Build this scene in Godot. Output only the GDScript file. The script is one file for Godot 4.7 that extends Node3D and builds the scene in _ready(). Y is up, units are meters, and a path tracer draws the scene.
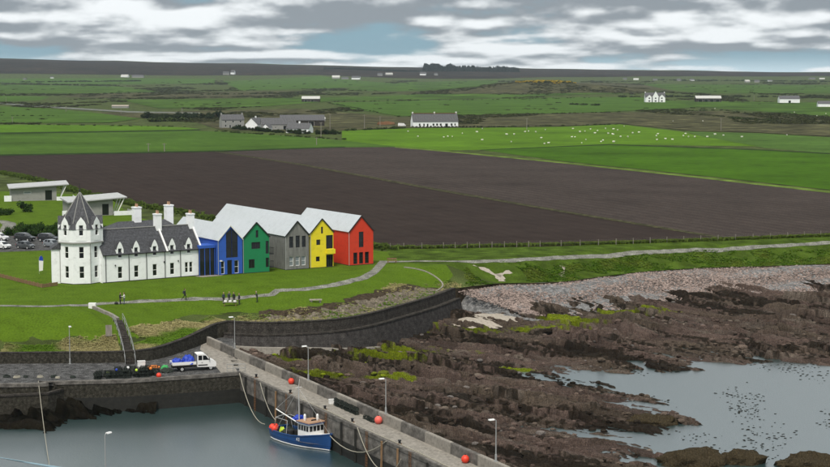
extends Node3D
# A harbour inn, its coloured houses, the fields behind and the rocky shore beside the pier. Units are metres, y up, sea level 0.

const COAST := [[-2600, -215, 5.3, 14], [-400, -215, 5.3, 14], [-110, -219, 5.3, 14], [-57.84, -222.52, 5.3, 16], [-42.66, -223.33, 5.3, 16], [-37.37, -225.22, 5.4, 18], [-33.62, -233.55, 5.6, 22], [-30.55, -244.27, 6, 27], [-28.76, -245.98, 6.2, 29], [-23.69, -244.47, 6.2, 30], [-17.65, -245.47, 6.2, 30], [-11.65, -248.53, 6.2, 28], [-7.15, -254.34, 6.2, 25], [-2.47, -263.27, 6.2, 21], [2.56, -273.47, 6.2, 17], [6.74, -284.48, 6.2, 14], [9.93, -289.41, 6, 9], [15.65, -295.17, 5.8, 11], [21.28, -296.67, 5.7, 13], [27.03, -298.9, 5.6, 14], [35.34, -306.39, 5.6, 14], [44.07, -314.26, 5.6, 14], [56.98, -320.85, 5.6, 15], [69.51, -323.39, 5.6, 16], [84.72, -327.72, 5.6, 18], [100.07, -331.27, 5.6, 20], [400, -390, 5.6, 25], [2600, -700, 5.6, 30]]
var FIELDS := [["ploughed_field", "plough_dark", 3, PackedVector2Array([Vector2(-345.3, -684.6), Vector2(-180.2, -701.6), Vector2(-91.3, -738.1), Vector2(-44.9, -631.1), Vector2(7.6, -488.8), Vector2(37.2, -413.4), Vector2(65.8, -346.9), Vector2(29.7, -329.5), Vector2(-5, -323.8), Vector2(-25.1, -351.3), Vector2(-58.9, -410.4), Vector2(-80, -444.4), Vector2(-103.1, -488.8), Vector2(-114.1, -515.7), Vector2(-136.5, -559.2), Vector2(-149.5, -581.7), Vector2(-308.2, -610.6)])],
	["ploughed_field", "plough_pale", 3, PackedVector2Array([Vector2(-88.1, -738.1), Vector2(-33.9, -784), Vector2(-7.3, -784), Vector2(13.8, -743), Vector2(57.9, -645.5), Vector2(97.3, -551), Vector2(124.2, -482.6), Vector2(146.3, -432.5), Vector2(187.8, -385), Vector2(90.7, -351.3), Vector2(65.9, -341.6), Vector2(66.2, -349.1), Vector2(37.5, -416.5), Vector2(7.6, -493.1), Vector2(-45.4, -638.2)])],
	["weed_strip", "verge", 5, PackedVector2Array([Vector2(-91.9, -743), Vector2(-45.4, -638.2), Vector2(7.7, -494.9), Vector2(37.6, -417.7), Vector2(66.5, -348.2), Vector2(65.4, -344.8), Vector2(37.1, -411.6), Vector2(7.5, -486.3), Vector2(-44.7, -628.2), Vector2(-90.4, -734.3)])],
	["pasture_field", "green_mid", 2, PackedVector2Array([Vector2(-526.6, -931), Vector2(-248.9, -970.3), Vector2(-148.4, -1021.8), Vector2(-124.1, -1004.1), Vector2(-65.6, -923.5), Vector2(-37.3, -861), Vector2(-7.3, -789.5), Vector2(-33.9, -784), Vector2(-91.9, -743), Vector2(-181.3, -705.9), Vector2(-387.7, -684.6)])],
	["pasture_field", "green_lime", 2, PackedVector2Array([Vector2(-621.4, -1099.3), Vector2(-291.2, -1135.8), Vector2(-205.4, -1127), Vector2(-153.3, -1078.9), Vector2(-139.4, -1049.6), Vector2(-149.7, -1030.9), Vector2(-251.8, -981.8), Vector2(-535.2, -946.3)])],
	["pasture_field", "green_bright", 2, PackedVector2Array([Vector2(-45.7, -1012.9), Vector2(-6.5, -1059.2), Vector2(36.3, -1069), Vector2(97.6, -1089), Vector2(144.7, -1142.5), Vector2(164.4, -1004.1), Vector2(164.2, -916.1), Vector2(169.6, -795), Vector2(98.5, -816.6), Vector2(30.5, -757.9), Vector2(14, -752.8), Vector2(-9.8, -795), Vector2(-39.2, -867.5)])],
	["pasture_field", "green_deep", 3, PackedVector2Array([Vector2(30.5, -757.9), Vector2(98.2, -814.3), Vector2(160.7, -752.8), Vector2(184.7, -719.4), Vector2(242, -668.4), Vector2(154.7, -425.9), Vector2(126.9, -493.1), Vector2(99.7, -564.8), Vector2(59.3, -660.6)])],
	["pasture_field", "green_grey", 2, PackedVector2Array([Vector2(166.3, -1004.1), Vector2(206.9, -970.3), Vector2(233.2, -908.9), Vector2(289.7, -800.6), Vector2(242, -668.4), Vector2(185.7, -723.1), Vector2(168.1, -778.7), Vector2(164.8, -916.1)])],
	["grass_verge", "verge_pale", 4, PackedVector2Array([Vector2(-9.8, -789.5), Vector2(13.9, -747.9), Vector2(58.6, -652.9), Vector2(98.3, -556.4), Vector2(125.3, -486.7), Vector2(153.5, -422.7), Vector2(151.3, -416.5), Vector2(123.2, -478.5), Vector2(96.7, -547.8), Vector2(57.7, -642.5), Vector2(13.7, -738.1), Vector2(-9.7, -780.8)])],
	["grass_verge", "verge_dark", 4, PackedVector2Array([Vector2(-491.2, -975.2), Vector2(-251.8, -981.8), Vector2(-149.7, -1030.9), Vector2(-138.4, -1042.1), Vector2(-136, -1023.6), Vector2(-146.6, -1009.3), Vector2(-246, -959), Vector2(-479.9, -952.6)])],
	["grass_verge", "verge_dark", 4, PackedVector2Array([Vector2(-358.3, -710.4), Vector2(-183.1, -713.1), Vector2(-92.8, -749.9), Vector2(-34.3, -791.7), Vector2(-33.8, -780.8), Vector2(-91.3, -738.1), Vector2(-179.7, -699.8), Vector2(-351.2, -696.4)])],
	["grass_verge", "verge_dark", 4, PackedVector2Array([Vector2(99.1, -821.4), Vector2(162.4, -760.9), Vector2(186.2, -724.9), Vector2(243.5, -672.4), Vector2(240.3, -663.7), Vector2(183.8, -715.8), Vector2(160.5, -751.8), Vector2(97.6, -809.7), Vector2(30.3, -752.8), Vector2(30.5, -757.9)])],
	["rough_moor", "rough_brown", 1, PackedVector2Array([Vector2(-246.3, -1505.7), Vector2(-115.4, -1626.7), Vector2(-12.2, -1322.4), Vector2(55.2, -1374.4), Vector2(167.7, -1468.9), Vector2(290.7, -1544.1), Vector2(317.9, -1337.3), Vector2(327.9, -1279.5), Vector2(235, -916.1), Vector2(208.6, -978.5), Vector2(172.1, -1012.9), Vector2(146.1, -1153.8), Vector2(98.5, -1099.3), Vector2(36.7, -1078.9), Vector2(-6.6, -1069), Vector2(-44.2, -1021.8), Vector2(-69.5, -978.5), Vector2(-124.2, -1030.9), Vector2(-170.4, -1226.2), Vector2(-203.7, -1293.5), Vector2(-251.8, -1337.3), Vector2(-321.9, -1468.9)])],
	["pasture_field", "green_mid", 2, PackedVector2Array([Vector2(-103.6, -1930), Vector2(6.4, -2075.3), Vector2(139.1, -2148), Vector2(303.3, -2185.8), Vector2(313.8, -2076.8), Vector2(297.8, -1693.6), Vector2(169.8, -1487), Vector2(56.2, -1400.2), Vector2(-12.5, -1352.5), Vector2(-65.3, -1626.7)])],
	["pasture_field", "green_far", 2, PackedVector2Array([Vector2(310, -2051.2), Vector2(494, -1929.5), Vector2(656.4, -1818.5), Vector2(452.4, -1252.3), Vector2(342.7, -1337.3), Vector2(317.8, -1584.4), Vector2(299.9, -1693.6)])],
	["pasture_field", "green_far", 2, PackedVector2Array([Vector2(-1606.1, -3645.1), Vector2(-997.2, -3899.3), Vector2(-648.2, -3565.3), Vector2(-445.3, -2832.5), Vector2(-551.9, -2672.1), Vector2(-670.9, -2621.9), Vector2(-1113.6, -2525.8)])],
	["pasture_field", "green_mid", 2, PackedVector2Array([Vector2(-1054.7, -2392.2), Vector2(-623.2, -2435.4), Vector2(-529, -2350.2), Vector2(-483, -2088.2), Vector2(-509.7, -1990.9), Vector2(-851.4, -1930.3)])],
	["pasture_field", "green_mid", 2, PackedVector2Array([Vector2(-727.4, -1648.7), Vector2(-446.1, -1742), Vector2(-366.4, -1626.7), Vector2(-282.2, -1451.2), Vector2(-217.3, -1279.5), Vector2(-221.7, -1177), Vector2(-298.1, -1162.9), Vector2(-499.7, -1131.4)])],
	["rough_moor", "rough_brown", 1, PackedVector2Array([Vector2(-541.5, -2621.9), Vector2(-436.6, -2777.4), Vector2(-208.9, -2946.8), Vector2(-142.2, -2713.5), Vector2(-245, -2269.7), Vector2(-385.7, -2194.1), Vector2(-514.5, -2350.2)])],
	["pasture_field", "green_far", 2, PackedVector2Array([Vector2(-386.2, -2122.5), Vector2(-236.8, -2194), Vector2(7.5, -2434), Vector2(146.9, -2269.1), Vector2(323.7, -2333.3), Vector2(141.2, -2180.1), Vector2(6.5, -2117.8), Vector2(-106, -2021.6), Vector2(-164.3, -1717.8), Vector2(-256, -1626.7)])],
	["pasture_field", "green_mid", 2, PackedVector2Array([Vector2(-545.4, -4586.6), Vector2(-300.6, -5136.9), Vector2(-184.7, -4759.3), Vector2(-36.9, -3989.2), Vector2(-171.3, -3269.1), Vector2(-324.5, -3008.3)])],
	["pasture_field", "green_far", 2, PackedVector2Array([Vector2(-26.3, -4275.2), Vector2(249.9, -4771.7), Vector2(106.7, -2663.3), Vector2(8.3, -2696.5), Vector2(-120.1, -2997.8), Vector2(-141, -3268.4)])],
	["rough_moor", "rough_brown", 1, PackedVector2Array([Vector2(-112.7, -2811.9), Vector2(39.4, -2554.8), Vector2(104.2, -2601.2), Vector2(283.1, -4376.1), Vector2(527.6, -4177.1), Vector2(566, -3339.4), Vector2(326.6, -2354.6), Vector2(148.4, -2291.7), Vector2(7.6, -2464.7)])],
	["pasture_field", "green_far", 2, PackedVector2Array([Vector2(553.1, -3989.2), Vector2(953.2, -3727.3), Vector2(1285.4, -3565.3), Vector2(945.7, -2621.9), Vector2(683.6, -2671.8), Vector2(443.3, -2614.9)])],
	["pasture_field", "green_mid", 2, PackedVector2Array([Vector2(-1234.6, -4829.5), Vector2(-919.9, -4896.5), Vector2(-598.7, -4859.8), Vector2(-503, -4081.8), Vector2(-756.9, -3899.3), Vector2(-1068.1, -4177.1)])],
	["farm_track", "track", 4, PackedVector2Array([Vector2(-642.5, -2022.4), Vector2(-491.2, -1918.6), Vector2(-373.2, -1703.6), Vector2(-267.5, -1520.8), Vector2(-194.9, -1468.9), Vector2(-190.3, -1433.8), Vector2(-258.4, -1468.9), Vector2(-362.2, -1644.2), Vector2(-476.7, -1861.8), Vector2(-622.7, -1960.2)])],
	["heather_moor", "moor", 1, PackedVector2Array([Vector2(-2590, -4700), Vector2(-1320.2, -5165.8), Vector2(-1004.5, -5178.3), Vector2(-682.7, -5156), Vector2(-306.1, -5232), Vector2(-45.9, -4962.9), Vector2(45.3, -4907.9), Vector2(261.3, -4991), Vector2(464.4, -5199.7), Vector2(1030.1, -5483.5), Vector2(1465.2, -5732), Vector2(2590, -5200), Vector2(2590, -7200), Vector2(-2590, -7200)])]]
var PATH_NEAR := PackedVector2Array([Vector2(-72.19, -243.35), Vector2(-63.19, -243.8), Vector2(-54.05, -243.8), Vector2(-46.54, -252.65), Vector2(-37.16, -258.8), Vector2(-29.32, -260.9), Vector2(-18.99, -264.65), Vector2(-11.15, -275.15), Vector2(-7.64, -285.05), Vector2(-6.16, -299.6), Vector2(-5.86, -303.65)])
var PATH_FAR := PackedVector2Array([Vector2(-6.57, -301.25), Vector2(0.94, -302.9), Vector2(8.49, -302.9), Vector2(18.15, -306.8), Vector2(28.35, -314), Vector2(36.86, -320), Vector2(45.64, -325.85), Vector2(54.47, -330.2), Vector2(63.08, -332.3), Vector2(76.77, -338), Vector2(88.47, -342.65), Vector2(104.91, -347.75)])
var SHEEP := PackedVector2Array([Vector2(-4.3, -991.5), Vector2(1.6, -908.4), Vector2(16, -900.8), Vector2(18.4, -908.4), Vector2(20.9, -908.4), Vector2(28, -956.6), Vector2(37.4, -978.1), Vector2(43.2, -1038.8), Vector2(35.8, -861.3), Vector2(53.2, -940), Vector2(57.6, -940), Vector2(49.9, -837.8), Vector2(66.9, -982.5), Vector2(69.6, -991.5), Vector2(73.4, -982.5), Vector2(69.5, -889.7), Vector2(81.7, -1014.6), Vector2(65.3, -815.5), Vector2(67.9, -821.8), Vector2(87.4, -900.8), Vector2(89.1, -900.8), Vector2(101.4, -1038.8), Vector2(100.1, -982.5), Vector2(104.1, -991.5), Vector2(91.3, -864.7), Vector2(111.6, -1029), Vector2(106.9, -960.8), Vector2(112.9, -1000.6), Vector2(99.3, -854.4), Vector2(96.4, -837.8), Vector2(84.7, -821.8), Vector2(114.2, -956.6), Vector2(115.6, -948.2), Vector2(102.9, -837.8), Vector2(122.3, -1038.8), Vector2(126.2, -1029), Vector2(115, -939.7), Vector2(102.8, -836.7), Vector2(126.9, -1014), Vector2(140.6, -1088.3), Vector2(114.9, -904.1), Vector2(119, -904.1), Vector2(129.5, -963.2), Vector2(134.7, -973), Vector2(136.9, -917.2), Vector2(142.5, -949), Vector2(129.2, -863.3), Vector2(135.5, -875.1), Vector2(138, -867.2), Vector2(152.2, -917.2), Vector2(158.7, -949), Vector2(152.9, -904.1), Vector2(156.4, -904.1), Vector2(163.4, -904.1), Vector2(174.2, -939.7), Vector2(176.5, -926), Vector2(182.7, -904.1), Vector2(213.9, -930.5), Vector2(191.6, -1202.5), Vector2(213.8, -1202.5), Vector2(298.3, -1611.4), Vector2(344.4, -1470.7), Vector2(335.2, -1351.1), Vector2(359.8, -1418.6)])
const POLES := [[-54.6, -1040.2, 10.31], [-53.2, -916.1, 8.52], [-49.4, -812, 4.03], [-32.5, -1040.2, 9.66], [-23.5, -1089, 7.41], [71.7, -1038.3, 7.73], [191.5, -1012.9, 8.29], [421.3, -2014.9, 7.64], [-324.3, -1505.7, 5.72], [-260.2, -1433.8, 4.51], [-206.2, -1433.8, 5.38], [-487, -1930.3, 7.39], [-294.4, -1184.1, 4.53], [-122.5, -743, 1.86], [-115.2, -743, 1.86]]
const SPECKS := [[-895.2, -5011.7, 31.01, 9.3], [-849.1, -4976.6, 43.11, 9.24], [-606.4, -5210.1, 22.57, 12.9], [-589, -5254.8, 16.26, 16.26], [-237.7, -4884.3, 27.2, 12.09], [-208.1, -4825.4, 23.89, 8.96], [-175.4, -4827.2, 29.87, 11.95], [-112.8, -5231.3, 19.42, 9.71], [-84.8, -5294.2, 29.49, 9.83], [26.3, -5329.1, 23.08, 13.19], [69, -5338.7, 13.21, 9.91], [629.8, -4868.7, 12.05, 6.03], [651.2, -4782.9, 17.76, 5.92], [693.5, -4690.1, 14.51, 5.8], [746, -4586.6, 14.19, 7.1], [782.7, -4586.6, 14.19, 7.1], [874.5, -4275.2, 15.87, 7.94], [900.9, -4275.2, 15.87, 7.94], [979.8, -4479.9, 13.86, 5.54], [1201.6, -4913.2, 24.32, 6.08], [1215.6, -4848.4, 18, 6], [-1090.8, -4878.2, 12.07, 6.04], [-1137.8, -4735.7, 8.79, 5.86]]
const HEDGES := [[-43.8, -1012.9, -6.6, -1061.2, 1.2, 0.2], [36.3, -1069, 144.4, -1140.2, 0.8, 0.3], [-12.4, -1337.3, 167.7, -1468.9, 0.9, 0.4], [167.7, -1468.9, 294.4, -1564, 1, 0.3], [275, -2175.5, 611.8, -2390.5, 2.4, 0.05], [283.5, -1670.7, 317.9, -1337.3, 0.9, 0.4], [-103.6, -1930, -12.4, -1337.3, 0.8, 0.4], [-104.4, -1990.2, 302.7, -2181.4, 1, 0.4], [-623.2, -2435.4, -428.2, -2723.9, 1.6, 0.2], [-997.2, -3899.3, -662.7, -3645.1, 2.6, 0.1], [-1040.5, -4275.2, -759, -4479.9, 3.2, 0.05], [-292.9, -1142.5, -154.7, -1089, 0.7, 0.5], [-196.6, -1201.1, -168.9, -1226.2, 2.2, 0], [-201.5, -1279.5, -181.7, -1307.8, 2, 0.2], [-124.1, -1004.1, -37.8, -874.2, 0.8, 0.4], [-334.8, -2525.8, -142.2, -2713.5, 2, 0.4], [692.6, -4784.2, 1118.9, -4376.1, 3, 0.3], [173.6, -1815, 206.9, -1764.9, 2, 0.1], [248.9, -1279.5, 272.6, -1226.2, 1.6, 0.1], [-350.5, -1368.1, -296.4, -1352.5, 0.8, 0.4]]
var MARGIN := PackedVector2Array([Vector2(-175.8, -597.7), Vector2(-149.2, -580.5), Vector2(-136.2, -558.1), Vector2(-113.8, -514.3), Vector2(-102.8, -487.6), Vector2(-79.8, -443.4), Vector2(-58.7, -408.9), Vector2(-25, -350.2), Vector2(-5, -322.9)])

var M := {}
var XS := PackedFloat64Array()
var ZS := PackedFloat64Array()
var HG := PackedFloat32Array()
var rng := RandomNumberGenerator.new()
var used := {}
var na := FastNoiseLite.new()
var nb := FastNoiseLite.new()
var nc := FastNoiseLite.new()

class MB:
	var v := PackedVector3Array()
	var n := PackedVector3Array()
	var c := PackedColorArray()
	var t := Transform3D()
	var col := Color(1, 1, 1)
	func tri(a: Vector3, b: Vector3, d: Vector3) -> void:
		a = t * a; b = t * b; d = t * d
		var m := (b - a).cross(d - a).normalized()
		v.append(a); v.append(d); v.append(b)
		for i in 3:
			n.append(m); c.append(col)
	func tri_n(a: Vector3, b: Vector3, d: Vector3, na_: Vector3, nb_: Vector3, nd_: Vector3) -> void:
		v.append(t * a); v.append(t * d); v.append(t * b)
		n.append((t.basis * na_).normalized()); n.append((t.basis * nd_).normalized()); n.append((t.basis * nb_).normalized())
		for i in 3:
			c.append(col)
	func quad(a: Vector3, b: Vector3, d: Vector3, e: Vector3) -> void:
		tri(a, b, d); tri(a, d, e)
	func box(at: Vector3, s: Vector3, b := Basis()) -> void:
		var h := s * 0.5
		var p := []
		for i in 8:
			p.append(at + b * Vector3(h.x if i & 1 else -h.x, h.y if i & 2 else -h.y, h.z if i & 4 else -h.z))
		quad(p[4], p[5], p[7], p[6]); quad(p[1], p[0], p[2], p[3])
		quad(p[5], p[1], p[3], p[7]); quad(p[0], p[4], p[6], p[2])
		quad(p[6], p[7], p[3], p[2]); quad(p[0], p[1], p[5], p[4])
	func bar(a: Vector3, b: Vector3, w: float, h: float) -> void:
		var z := (b - a).normalized()
		var up := Vector3.UP if absf(z.y) < 0.95 else Vector3.RIGHT
		var x := up.cross(z).normalized()
		box((a + b) * 0.5, Vector3(w, h, a.distance_to(b)), Basis(x, z.cross(x), z))
	func prism(poly: Array, z0: float, z1: float) -> void:   # poly is counter-clockwise in x, y; extruded along z
		var pv := PackedVector2Array(poly)
		var ix := Geometry2D.triangulate_polygon(pv)
		for i in range(0, ix.size(), 3):
			var a := pv[ix[i]]; var b := pv[ix[i + 1]]; var d := pv[ix[i + 2]]
			if (b - a).cross(d - a) < 0.0:
				var s := b; b = d; d = s
			tri(Vector3(a.x, a.y, z1), Vector3(b.x, b.y, z1), Vector3(d.x, d.y, z1))
			tri(Vector3(a.x, a.y, z0), Vector3(d.x, d.y, z0), Vector3(b.x, b.y, z0))
		for i in pv.size():
			var a := pv[i]; var b := pv[(i + 1) % pv.size()]
			quad(Vector3(a.x, a.y, z1), Vector3(a.x, a.y, z0), Vector3(b.x, b.y, z0), Vector3(b.x, b.y, z1))
	func tube(pts: Array, rad, sides := 8, caps := true) -> void:
		var rings := []
		var nr := []
		for i in pts.size():
			var p: Vector3 = pts[i]
			var d: Vector3 = (pts[mini(i + 1, pts.size() - 1)] - pts[maxi(i - 1, 0)]).normalized()
			var up := Vector3.UP if absf(d.y) < 0.9 else Vector3.RIGHT
			var x := up.cross(d).normalized()
			var y := d.cross(x)
			var r: float = rad[i] if rad is Array else rad
			var ring := []
			var nn := []
			for k in sides:
				var a := TAU * k / sides
				var o := x * cos(a) + y * sin(a)
				ring.append(p + o * r); nn.append(o)
			rings.append(ring); nr.append(nn)
		for i in pts.size() - 1:
			for k in sides:
				var l := (k + 1) % sides
				tri_n(rings[i][k], rings[i][l], rings[i + 1][l], nr[i][k], nr[i][l], nr[i + 1][l])
				tri_n(rings[i][k], rings[i + 1][l], rings[i + 1][k], nr[i][k], nr[i + 1][l], nr[i + 1][k])
		if caps:
			for k in range(1, sides - 1):
				tri(rings[0][0], rings[0][k + 1], rings[0][k])
				var e: Array = rings[-1]
				tri(e[0], e[k], e[k + 1])
	func lathe(prof: Array, sides: int, at := Vector3.ZERO, flat := false) -> void:   # prof: [radius, height] from the bottom up
		for i in prof.size() - 1:
			var r0: float = prof[i][0]; var y0: float = prof[i][1]; var r1: float = prof[i + 1][0]; var y1: float = prof[i + 1][1]
			var sl := Vector2(y1 - y0, r0 - r1).normalized()
			for k in sides:
				var a := TAU * k / sides; var b := TAU * (k + 1) / sides
				var ca := Vector3(sin(a), 0, cos(a)); var cb := Vector3(sin(b), 0, cos(b))
				var p0 := at + ca * r0 + Vector3(0, y0, 0); var p1 := at + cb * r0 + Vector3(0, y0, 0)
				var p2 := at + cb * r1 + Vector3(0, y1, 0); var p3 := at + ca * r1 + Vector3(0, y1, 0)
				if flat:
					if r0 > 0.001: tri(p0, p1, p2)
					if r1 > 0.001: tri(p0, p2, p3)
				else:
					var n0 := ca * sl.x + Vector3(0, sl.y, 0); var n1 := cb * sl.x + Vector3(0, sl.y, 0)
					if r0 > 0.001: tri_n(p0, p1, p2, n0, n1, n1)
					if r1 > 0.001: tri_n(p0, p2, p3, n0, n1, n0)
	func loft(rings: Array, closed := true, smooth := true) -> void:   # rings of equal size; each ring counter-clockwise seen from its end
		var m: int = rings[0].size()
		var nn := []
		for i in rings.size():
			var row := []
			for k in m:
				var a: Vector3 = rings[maxi(i - 1, 0)][k]; var b: Vector3 = rings[mini(i + 1, rings.size() - 1)][k]
				var l: Vector3 = rings[i][(k + m - 1) % m if closed else maxi(k - 1, 0)]; var r: Vector3 = rings[i][(k + 1) % m if closed else mini(k + 1, m - 1)]
				row.append((r - l).cross(b - a).normalized())
			nn.append(row)
		for i in rings.size() - 1:
			for k in (m if closed else m - 1):
				var l := (k + 1) % m
				if smooth:
					tri_n(rings[i][k], rings[i][l], rings[i + 1][l], nn[i][k], nn[i][l], nn[i + 1][l])
					tri_n(rings[i][k], rings[i + 1][l], rings[i + 1][k], nn[i][k], nn[i + 1][l], nn[i + 1][k])
				else:
					quad(rings[i][k], rings[i][l], rings[i + 1][l], rings[i + 1][k])
	func mesh() -> ArrayMesh:
		var a := []
		a.resize(Mesh.ARRAY_MAX)
		a[Mesh.ARRAY_VERTEX] = v; a[Mesh.ARRAY_NORMAL] = n; a[Mesh.ARRAY_COLOR] = c
		var r := ArrayMesh.new()
		r.add_surface_from_arrays(Mesh.PRIMITIVE_TRIANGLES, a)
		return r

func obj(called: String, b, m: Material, parent: Node = self) -> MeshInstance3D:
	var o := MeshInstance3D.new()
	o.mesh = b.mesh() if b is MB else b
	o.material_override = m
	o.name = numbered(called) if parent == self else called
	parent.add_child(o, true)
	return o
func numbered(called: String) -> String:
	var k: int = used.get(called, 0)
	used[called] = k + 1
	return called if k == 0 else "%s_%03d" % [called, k]
func tag(o: Node, label: String, category: String, group := "") -> Node:
	o.set_meta("label", label); o.set_meta("category", category)
	if group: o.set_meta("group", group)
	return o
func thing(called: String, label: String, category: String, at := Vector3.ZERO, turn := 0.0, group := "") -> Node3D:
	var o := Node3D.new()
	o.name = numbered(called); add_child(o, true)
	o.position = at; o.rotation.y = turn
	tag(o, label, category, group)
	return o
func struct(called: String, b, m: Material) -> MeshInstance3D:
	var o := obj(called, b, m)
	o.set_meta("kind", "structure")
	return o
func dup(root: Node3D, at: Vector3, turn := 0.0, label := "", group := "", grow := 1.0) -> Node3D:
	var r: Node3D = root.duplicate()
	var base := String(root.name).rstrip("0123456789").trim_suffix("_")
	r.name = numbered(base); add_child(r, true)
	r.position = at; r.rotation.y = turn; r.scale = Vector3.ONE * grow
	if label: r.set_meta("label", label)
	if group: r.set_meta("group", group)
	return r
func multi(called: String, mesh: Mesh, m: Material, xf: Array, cols: Array, label: String, category: String, parent: Node = self) -> MultiMeshInstance3D:
	var mm := MultiMesh.new()
	mm.transform_format = MultiMesh.TRANSFORM_3D
	mm.use_colors = true
	mm.mesh = mesh
	mm.instance_count = xf.size()
	for i in xf.size():
		mm.set_instance_transform(i, xf[i])
		mm.set_instance_color(i, cols[i])
	var o := MultiMeshInstance3D.new()
	o.multimesh = mm; o.material_override = m
	o.name = numbered(called) if parent == self else called
	parent.add_child(o, true)
	if parent == self: tag(o, label, category)
	o.set_meta("kind", "stuff")
	return o

# ---------------------------------------------------------------- materials
func noise(seed_: int, freq: float, oct := 4, kind := FastNoiseLite.TYPE_SIMPLEX_SMOOTH) -> FastNoiseLite:
	var f := FastNoiseLite.new()
	f.seed = seed_; f.frequency = freq; f.noise_type = kind; f.fractal_octaves = oct
	return f
func ntex(seed_: int, freq: float, ramp: Array, oct := 5, size := 512, kind := FastNoiseLite.TYPE_SIMPLEX_SMOOTH, stretch := 1) -> NoiseTexture2D:
	var t := NoiseTexture2D.new()
	t.width = size; t.height = size / stretch; t.seamless = true; t.noise = noise(seed_, freq, oct, kind)
	var g := Gradient.new()
	g.offsets = PackedFloat32Array(range(ramp.size()).map(func(i): return i / float(ramp.size() - 1)))
	var most: float = ramp.max()
	g.colors = PackedColorArray(ramp.map(func(x): return Color(x / most, x / most, x / most)))
	t.color_ramp = g
	t.set_meta("mean", g.sample(0.5).r)
	return t
func ntn(seed_: int, freq: float, strength: float, oct := 4) -> NoiseTexture2D:
	var t := NoiseTexture2D.new()
	t.width = 512; t.height = 512; t.seamless = true; t.noise = noise(seed_, freq, oct); t.as_normal_map = true; t.bump_strength = strength
	return t
func mat(r: float, g: float, b: float, rough := 0.9, tex: Texture2D = null, tile := 4.0, tex2: Texture2D = null, tile2 := 40.0, nrm: Texture2D = null, nsc := 1.0) -> StandardMaterial3D:
	var m := StandardMaterial3D.new()
	var k := 1.0   # the noise darkens on average: keep the stated colour as the mean
	for t in [tex, tex2]:
		if t: k /= pow(t.get_meta("mean", 0.8), 2.2)
	m.albedo_color = Color(minf(r * k, 1.0), minf(g * k, 1.0), minf(b * k, 1.0)).linear_to_srgb()
	m.roughness = rough
	if rough >= 0.9: m.metallic_specular = 0.12
	if tex:
		m.albedo_texture = tex
		m.uv1_triplanar = true; m.uv1_world_triplanar = true
		m.uv1_scale = Vector3.ONE / tile
	if nrm:
		m.normal_enabled = true; m.normal_texture = nrm; m.normal_scale = nsc
		m.uv1_triplanar = true; m.uv1_world_triplanar = true; m.uv1_scale = Vector3.ONE / tile
	if tex2:
		m.detail_enabled = true; m.detail_albedo = tex2; m.detail_blend_mode = BaseMaterial3D.BLEND_MODE_MUL
		m.detail_uv_layer = BaseMaterial3D.DETAIL_UV_2
		m.uv2_triplanar = true; m.uv2_world_triplanar = true; m.uv2_scale = Vector3.ONE / tile2
	m.vertex_color_use_as_albedo = true
	return m

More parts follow.
